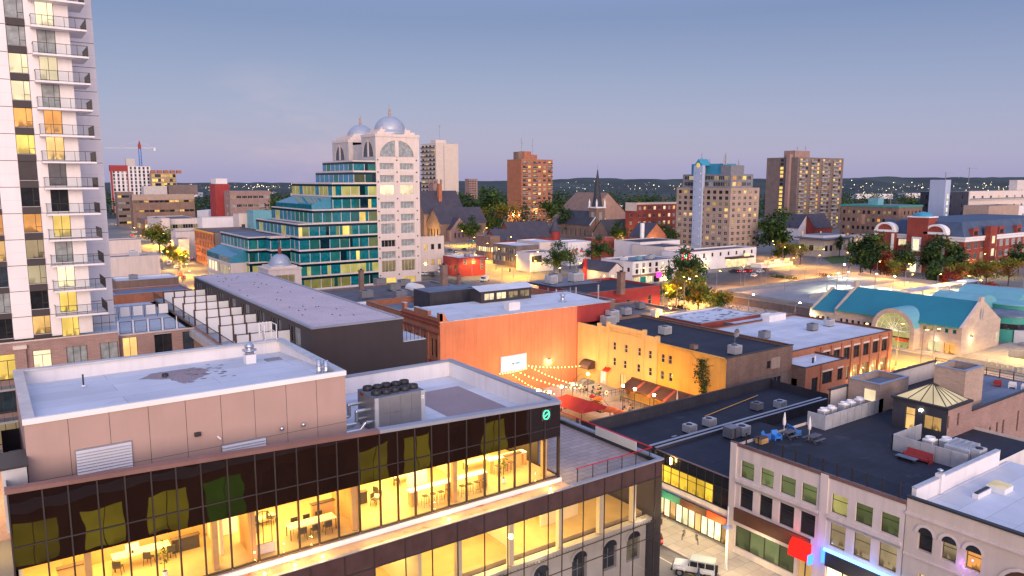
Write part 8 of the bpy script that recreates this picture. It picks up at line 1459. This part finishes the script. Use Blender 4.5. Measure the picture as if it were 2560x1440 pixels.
signal(1172,628,7,'traffic light glowing green at the far end of the yellow street','glow_green');signal(1255,725,8,'dark traffic light on its pole in the yellow street','glow_amber');signal(393,662,7,'green traffic light on the left street at the low block corner','glow_green');signal(425,650,7,'green traffic light under the lime trees on the left street','glow_green');signal(300,540,7,'green traffic light far up the left street','glow_green');signal(468,684,7,'red traffic light in front of the orange warehouse','glow_red')
def wheel(b_par,x,y,r,w,lab=None):
 b=MB();b.tube((x,y-w/2,r),(x,y+w/2,r),r,'rubber',14);wl=b.build('wheel',b_par);b=MB();s_=1 if y>0 else-1;b.tube((x,y+s_*w/2,r),(x,y+s_*(w/2+.012),r),r*.62,'chrome',10);b.build('rim',wl);return wl
def car(lab,paint,kind='sedan',cat='car',name='parked_car'):
 t=T(name,lab,cat,(0,0,0));L,Wd=(4.5,1.8)if kind!='van' else(5.6,2.0)
 prof={'sedan':[(-2.25,.3),(-2.25,.75),(-2.1,.9),(-1.55,.95),(-.9,1.42),(.5,1.45),(1.1,.98),(2.1,.85),(2.25,.65),(2.25,.3)],'suv':[(-2.3,.35),(-2.3,1.0),(-2.15,1.62),(-1.6,1.72),(.35,1.7),(1.0,1.1),(2.1,1.0),(2.3,.8),(2.3,.35)],'van':[(-2.8,.35),(-2.8,2.05),(-2.6,2.15),(1.3,2.15),(1.75,1.95),(2.2,1.2),(2.75,1.05),(2.8,.35)]}[kind]
 b=MB();n=len(prof);hw=Wd/2;tz=max(z for _,z in prof)
 ins=lambda z:hw-(.16*max(0,(z-.95)/(tz-.95)))
 Lf=[(x,-ins(z),z)for x,z in prof];Rt=[(x,ins(z),z)for x,z in prof]
 for k in range(n):j=(k+1)%n;b.poly([Lf[k],Rt[k],Rt[j],Lf[j]],paint)
 b.poly(Lf,paint);b.poly(Rt[::-1],paint);b.build('body',t);b=MB()
 if kind=='van':gl=[((1.35,1.9),(1.9,1.55),(1.95,1.25),(1.0,1.25),(1.0,1.9))];ws=((1.77,1.92),(2.19,1.24))
 elif kind=='suv':gl=[((-2.0,1.5),(-1.6,1.6),(.3,1.58),(.85,1.15),(-2.05,1.1))];ws=((.38,1.66),(.97,1.14))
 else:gl=[((-1.4,1.0),(-.88,1.36),(.46,1.38),(.95,1.0))];ws=((.53,1.42),(1.07,1.01))
 for g_ in gl:
  for s_ in(-1,1):b.poly([(x,s_*(ins(z)+.006),z)for x,z in g_],'glass_dark')
 (xa_,za_),(xb_,zb_)=ws;b.poly([(xa_+.02,-ins(za_)+.08,za_),(xa_+.02,ins(za_)-.08,za_),(xb_+.02,ins(zb_)-.08,zb_),(xb_+.02,-ins(zb_)+.08,zb_)],'glass_dark')
 rear={'sedan':((-1.5,1.0),(-.95,1.39)),'suv':((-2.31,1.05),(-2.18,1.55)),'van':((-2.82,1.3),(-2.81,1.9))}[kind];(xa_,za_),(xb_,zb_)=rear;b.poly([(xa_-.012,-hw+.3,za_),(xa_-.012,hw-.3,za_),(xb_-.012,hw-.35,zb_),(xb_-.012,-hw+.35,zb_)],'glass_dark');b.build('glazing',t)
 xr,xf=prof[0][0],prof[-1][0]
 for x in(xr*.62,xf*.62):
  for s_ in(-1,1):wheel(t,x,s_*(hw-.1),.34,.22)
 for s_ in(-1,1):b=MB();b.box(xf-.05,xf+.012,s_*hw*.75-.17,s_*hw*.75+.17,.62,.78,'glow_head' if kind=='sedan' and 'headlights' in lab else 'chrome');b.build('headlight',t);b=MB();b.box(xr-.012,xr+.05,s_*hw*.8-.14,s_*hw*.8+.14,.7,.9,'glow_red' if 'lit' in lab else 'red_paint');b.build('tail_light',t)
 b=MB();b.box(xf-.02,xf+.03,-hw*.8,hw*.8,.32,.48,'rubber');b.box(xr-.03,xr+.02,-hw*.8,hw*.8,.32,.48,'rubber');b.build('bumper',t);return t
def place(t,px,py,deg,z=.02):x,y=clear(*G(px,py)[:2],1.8);t.location=(x,y,z);t.rotation_euler=(0,0,rad(deg));return t
place(car('white delivery van parked on the lot by the small red building','car_white','van','van','delivery_van'),1212,703,215);place(car('white van backed up between the pink block and the red building','car_white','van','van','delivery_van'),1100,682,245);place(car('dark car beside the white van at the pink block','car_black','suv'),1080,690,250)
place(car('white car at the left edge of the lot by the domed tower','car_white'),1062,688,200)
for i,(px,py,m,k,a,lab)in enumerate(((1835,682,'car_black','suv',95,'black car under the lit awning, left of the row'),(1850,682,'car_silver','sedan',95,'silver car in the middle under the lit awning'),(1866,681,'car_red','suv',95,'red car under the lit awning with lit tail lights'),(1885,692,'car_white','sedan',20,'white car crossing the lot in front of the awning'),(1900,682,'car_white','sedan',10,'white car near the lot exit beside a red one'),(1912,678,'car_maroon','sedan',15,'dark red car at the lot exit'))):place(car(lab,m,k),px,py,a)
for i,(px,py,m,lab)in enumerate(((1180,640,'car_white','white car with headlights nearest the green signal'),(1195,636,'car_silver','silver car with headlights in the queue by the yellow shop front'),(1212,642,'car_blue','blue car with headlights at the head of the queue'),(1160,626,'car_black','black car waiting behind the queue'),(1140,632,'car_silver','silver car parked left of the queue'),(1125,628,'car_blue','dark blue car parked by the church wall'))):place(car(lab,m),px,py,255)
for i,(px,py,m,k,lab,a)in enumerate(((424,662,'car_white','van','white van on the left street under the lime trees',75),(442,672,'car_white','sedan','white car behind the white van on the left street',75),(452,690,'car_red','sedan','red car with lit tail lights at the dark block corner',78),(459,697,'car_maroon','sedan','maroon car with lit tail lights at the dark block corner',78),(330,590,'car_red','suv','red car with lit tail lights far up the left street',75),(345,605,'car_silver','sedan','silver car with headlights coming down the left street',255),(312,560,'car_black','sedan','black car with headlights coming down the left street',255),(400,655,'car_silver','sedan','silver car parked at the low block corner',75))):place(car(lab,m,k,'van' if k=='van' else 'car'),px,py,a)
for i,(px,py,a)in enumerate(((1788,795,30),(1800,800,25))):place(car(('white car half hidden behind the plaza hedge','silver car half hidden behind the plaza hedge')[i],('car_white','car_silver')[i]),px,py,a)
place(car('dark blue car parked by the conifers','car_blue'),2125,648,10)
c=car('maroon car with lit tail lights driving away beside the office','car_maroon','suv');c.location=(57.6,56.4,.02);c.rotation_euler=(0,0,rad(92))
jp=T('off_road_car','boxy white off-road car with a grey hard top and rear spare wheel','car',(0,0,0));b=MB();P0_=[(-2.05,.55),(-2.05,1.15),(2.0,1.12),(2.1,1.0),(2.1,.55)]
b.extr(P0_[:2]+[(.55,1.18),(2.0,1.12),(2.1,1.0),(2.1,.55)],'y',-.72,.72,'car_white')
for s_ in(-1,1):
 for x in(-1.35,1.4):b.mesh([(x-.55,s_*.72,.75),(x-.4,s_*.72,.98),(x+.4,s_*.72,.98),(x+.6,s_*.72,.75),(x-.55,s_*.94,.75),(x-.4,s_*.94,.95),(x+.4,s_*.94,.95),(x+.6,s_*.94,.75)],[(0,1,5,4),(1,2,6,5),(2,3,7,6),(4,5,6,7)],'car_white')
 b.box(-.8,.85,s_*.72-.02,s_*.72+.06*s_+.02,.5,.62,'rubber')
b.build('body',jp);b=MB();b.extr([(-2.03,1.16),(-1.98,1.8),(.42,1.82),(.62,1.2)],'y',-.7,.7,'glass_dark');b.build('glazing',jp);b=MB();b.extr([(-2.05,1.74),(-2.0,1.86),(.4,1.88),(.48,1.76)],'y',-.73,.73,'jeep_top')
for x in(-2.0,-1.1,-.35,.44):
 for s_ in(-1,1):b.bar((x,s_*.705,1.16),(x-.02,s_*.705,1.8),.09,.05,'car_white')
b.build('hard_top',jp)
for x in(-1.35,1.4):
 for s_ in(-1,1):wheel(jp,x,s_*.8,.41,.27)
b=MB();b.tube((-2.06,.05,1.05),(-2.3,.05,1.05),.38,'rubber',16);b.tube((-2.3,.05,1.05),(-2.32,.05,1.05),.22,'chrome',12);b.build('spare_wheel',jp)
for s_ in(-1,1):b=MB();b.tube((2.1,s_*.5,.92),(2.13,s_*.5,.92),.11,'chrome',10);b.build('headlight',jp);b=MB();b.box(-2.08,-2.04,s_*.6-.08,s_*.6+.08,.85,1.08,'red_paint');b.build('tail_light',jp)
b=MB();b.box(2.1,2.28,-.85,.85,.5,.66,'rubber');b.box(-2.25,-2.06,-.85,.85,.5,.64,'rubber');b.build('bumper',jp);b=MB();[b.box(2.1,2.115,-.3+k*.1,-.25+k*.1,.78,1.02,'rubber')for k in range(7)];b.build('grille',jp)
jp.location=(56.9,48.2,.02);jp.rotation_euler=(0,0,rad(124))
def person(lab,loc,rz):
 t=T('person',lab,'person',(0,0,0));bm=bpy.data.meshes.new('body')
 J=[(0,0,.95),(0,0,1.18),(0,.0,1.42),(0,0,1.52),(0,.02,1.66),(.1,0,.9),(.12,.02,.5),(.12,-.03,.08),(.12,.12,.04),(-.1,0,.9),(-.13,-.04,.5),(-.13,-.1,.08),(-.13,.05,.04),(.19,0,1.40),(.25,-.02,1.12),(.24,.1,.9),(-.19,0,1.40),(-.25,.02,1.12),(-.22,.2,.98)]
 E_=[(0,1),(1,2),(2,3),(3,4),(0,5),(5,6),(6,7),(7,8),(0,9),(9,10),(10,11),(11,12),(2,13),(13,14),(14,15),(2,16),(16,17),(17,18)];rr=[.15,.14,.15,.055,.095,.1,.075,.05,.045,.1,.075,.05,.045,.07,.05,.04,.07,.05,.04]
 bm.from_pydata(J,E_,[]);o=bpy.data.objects.new('body',bm);COL.objects.link(o);o.parent=t;sk=o.modifiers.new('skin','SKIN')
 for i,r_ in enumerate(rr):o.data.skin_vertices[0].data[i].radius=(r_,r_*.85)
 o.data.skin_vertices[0].data[0].use_root=True;o.modifiers.new('sub','SUBSURF').levels=1;o.modifiers['sub'].render_levels=1;bm.materials.append(M['jacket'])
 b=MB();b.lathe(0,.02,[(0,1.56),(.07,1.58),(.085,1.66),(.08,1.72),(0,1.78)],'skin',12);b.build('head',t);b=MB();b.lathe(0,.0,[(.094,1.66),(.09,1.74),(.05,1.79),(0,1.80)],'hair',12);b.build('hair',t)
 b=MB()
 for s_ in(.12,-.13):b.lathe(s_,0,[(.1,.9),(.085,.5),(.065,.1)],'jeans',10)
 b.lathe(0,0,[(.165,1.0),(.18,.92),(.17,.84)],'jeans',12);b.build('trousers',t)
 for s_,p in((1,(.24,.11,.87)),(-1,(-.22,.22,.95))):
  b=MB();b.lathe(p[0],p[1],[(0,p[2]-.06),(.035,p[2]-.03),(.04,p[2]+.02),(.025,p[2]+.05)],'skin',8)
  for k in range(4):b.tube((p[0]-.024+k*.016,p[1],p[2]-.04),(p[0]-.024+k*.016,p[1]+.015,p[2]-.105+abs(k-1.3)*.008),.008,'skin',5)
  b.tube((p[0]-s_*.03,p[1]+.01,p[2]),(p[0]-s_*.045,p[1]+.04,p[2]-.05),.009,'skin',5);b.build('hand',t)
 t.location=loc;t.rotation_euler=(0,0,rz);return t
person('person in a dark blue jacket standing at the open side of the white off-road car',(56.1,47.0,.02),rad(30))
def bicycle(lab,x,y,rz):
 t=T('bicycle',lab,'bicycle',(0,0,0));
 for wx in(-.52,.52):
  b=MB();n=16
  for k in range(n):a,c=2*PI*k/n,2*PI*(k+1)/n;b.tube((wx+.33*math.cos(a),0,.34+.33*math.sin(a)),(wx+.33*math.cos(c),0,.34+.33*math.sin(c)),.02,'rubber',5,cap=False)
  for k in range(8):a=2*PI*k/8;b.tube((wx,0,.34),(wx+.32*math.cos(a),0,.34+.32*math.sin(a)),.004,'chrome',3)
  b.build('wheel',t)
 b=MB();F_=[(-.52,0,.34),(-.08,0,.3),(-.2,0,.82),(.36,0,.84),(.52,0,.34)]
 for p,q in((0,1),(0,2),(1,2),(1,3),(2,3),(3,4)):b.tube(F_[p],F_[q],.018,'dark_metal',6)
 b.build('frame',t);b=MB();b.box(-.32,-.1,-.06,.06,.9,.95,'rubber');b.tube((-.2,0,.82),(-.21,0,.9),.015,'chrome',5);b.build('saddle',t);b=MB();b.tube((.36,0,.84),(.34,0,1.0),.015,'chrome',5);b.tube((.34,-.25,1.02),(.34,.25,1.02),.014,'rubber',5);b.build('handlebar',t);t.location=(x,y,.13);t.rotation_euler=(0,0,rz)
bicycle('bicycle parked nearest the lamp column before the lit shop front',62.3,52.6,.9);bicycle('bicycle parked left of the other before the lit shop front',61.9,54.2,.5)
for i,(x,y)in enumerate(((62.0,58.4),(61.7,60.2))):
 t=T('heater_planter',('planter with orange flowers and warm lights by the green shop board','second planter with warm lights half behind the office corner')[i],'planter',(x,y,.13));b=MB();b.box(x-.45,x+.45,y-.45,y+.45,.13,.8,'wood_dark');b.build('box',t);b=MB();leaf_mass(b,(x,y,1.2),.9,.7,160,.14,['leaf_rust','leaf_red','leaf_bush'],8+i);b.build('foliage',t);b=MB();[b.lathe(x+R.uniform(-.5,.5),y+R.uniform(-.5,.5),[(0,z_-.07),(.07,z_),(0,z_+.07)],'glow_bulb',6)for z_ in(.9,1.1,1.3,1.5,1.2)];b.build('bulb',t,kind='stuff')
for i,(px,py)in enumerate(((2230,935),(2270,930))):x,y,_=G(px,py);t=T('bollard',('orange traffic post on the plaza beyond the black roofs','thin dark bollard on the plaza beyond the black roofs')[i],'bollard',(x,y,0));b=MB();b.lathe(x,y,[(.45,0),(.4,.15),(.22,.2),(.2,1.2),(0,1.3)]if i==0 else[(.1,0),(.1,1.1),(0,1.15)],'sign_red' if i==0 else 'dark_metal',8);b.build('post',t)
for i in range(8):x,y,_=G(2465+i*13,908+i*4);b=MB();b.tube((x,y,0),(x,y,.95),.04,'light_metal',5);b.tube((x,y,.95),(x+.6,y,.95),.04,'light_metal',5);b.tube((x+.6,y,.95),(x+.6,y,0),.04,'light_metal',5);b.build('bike_rack',label='pale bent pipe bicycle rack in the row on the market plaza',cat='bike rack',group='bicycle racks on the market plaza')
SUN_DIR=Vector((-.37,-.91,.13)).normalized()
w=bpy.data.worlds.new('World');SC.world=w;w.use_nodes=True;nt=w.node_tree;nt.nodes.clear();out=nt.nodes.new('ShaderNodeOutputWorld')
sky=nt.nodes.new('ShaderNodeTexSky');sky.sky_type='NISHITA';sky.sun_disc=False;sky.sun_elevation=rad(2.0);sky.sun_rotation=math.atan2(SUN_DIR.x,SUN_DIR.y);sky.altitude=300;sky.air_density=1.0;sky.dust_density=1.5
bg=nt.nodes.new('ShaderNodeBackground');nt.links.new(sky.outputs[0],bg.inputs[0]);bg.inputs[1].default_value=.05
tc=nt.nodes.new('ShaderNodeTexCoord').outputs['Generated'];sp=nt.nodes.new('ShaderNodeSeparateXYZ');nt.links.new(tc,sp.inputs[0])
col=_ramp(nt,sp.outputs[2],((0.0,(.335,.335,.54)),(.03,(.325,.35,.55)),(.09,(.255,.305,.52)),(.20,(.14,.20,.41)),(.45,(.26,.35,.68)),(1.0,(.36,.48,.90))))
dt_=nt.nodes.new('ShaderNodeVectorMath');dt_.operation='DOT_PRODUCT';nt.links.new(tc,dt_.inputs[0]);dt_.inputs[1].default_value=SUN_DIR
glow_=_ramp(nt,dt_.outputs['Value'],((0.0,(0,0,0)),(.35,(.10,.09,.10)),(.75,(.70,.52,.50)),(1.0,(1.5,1.0,.82))))
cn=_noise(nt,_map(nt,tc,(5,5,16)),1.0,4)
dc=nt.nodes.new('ShaderNodeVectorMath');dc.operation='DOT_PRODUCT';nt.links.new(tc,dc.inputs[0]);dc.inputs[1].default_value=Vector(_ray(700,385)).normalized()
cm=_ramp(nt,dc.outputs['Value'],((.994,0),(.9995,1)));cf=_ramp(nt,cn,((.45,0),(.62,.3)))
cmul=nt.nodes.new('ShaderNodeMath');cmul.operation='MULTIPLY';nt.links.new(cm,cmul.inputs[0]);nt.links.new(cf,cmul.inputs[1])
col=_mix(nt,cmul.outputs[0],col,(.62,.46,.55));tot=_mix(nt,1.0,col,glow_,'ADD')
bg2=nt.nodes.new('ShaderNodeBackground');nt.links.new(tot,bg2.inputs[0]);bg2.inputs[1].default_value=.85
ad=nt.nodes.new('ShaderNodeAddShader');nt.links.new(bg.outputs[0],ad.inputs[0]);nt.links.new(bg2.outputs[0],ad.inputs[1]);nt.links.new(ad.outputs[0],out.inputs[0])
sl=bpy.data.lights.new('sun','SUN');sl.energy=1.9;sl.angle=rad(35);sl.color=(1,.79,.64);so=bpy.data.objects.new('sun',sl);COL.objects.link(so);so.rotation_euler=(-SUN_DIR).to_track_quat('-Z','Y').to_euler()
cam=bpy.data.cameras.new('camera');co=bpy.data.objects.new('camera',cam);COL.objects.link(co);cam.sensor_width=36;cam.lens=36*FPX/2560;cam.clip_start=.5;cam.clip_end=20000
co.location=(0,0,CAM_H);fw=Vector((FX*math.cos(PITCH),FY*math.cos(PITCH),-math.sin(PITCH)));co.rotation_euler=fw.to_track_quat('-Z','Y').to_euler();SC.camera=co
SC.view_settings.view_transform='Standard';SC.view_settings.look='None';SC.view_settings.exposure=.3;SC.view_settings.gamma=1
SC.render.engine='CYCLES';cy=SC.cycles;cy.max_bounces=6;cy.diffuse_bounces=3;cy.glossy_bounces=3;cy.transparent_max_bounces=12;cy.transmission_bounces=4;cy.sample_clamp_indirect=6;cy.sample_clamp_direct=0;cy.caustics_reflective=False;cy.caustics_refractive=False;cy.use_light_tree=True;cy.use_denoising=True
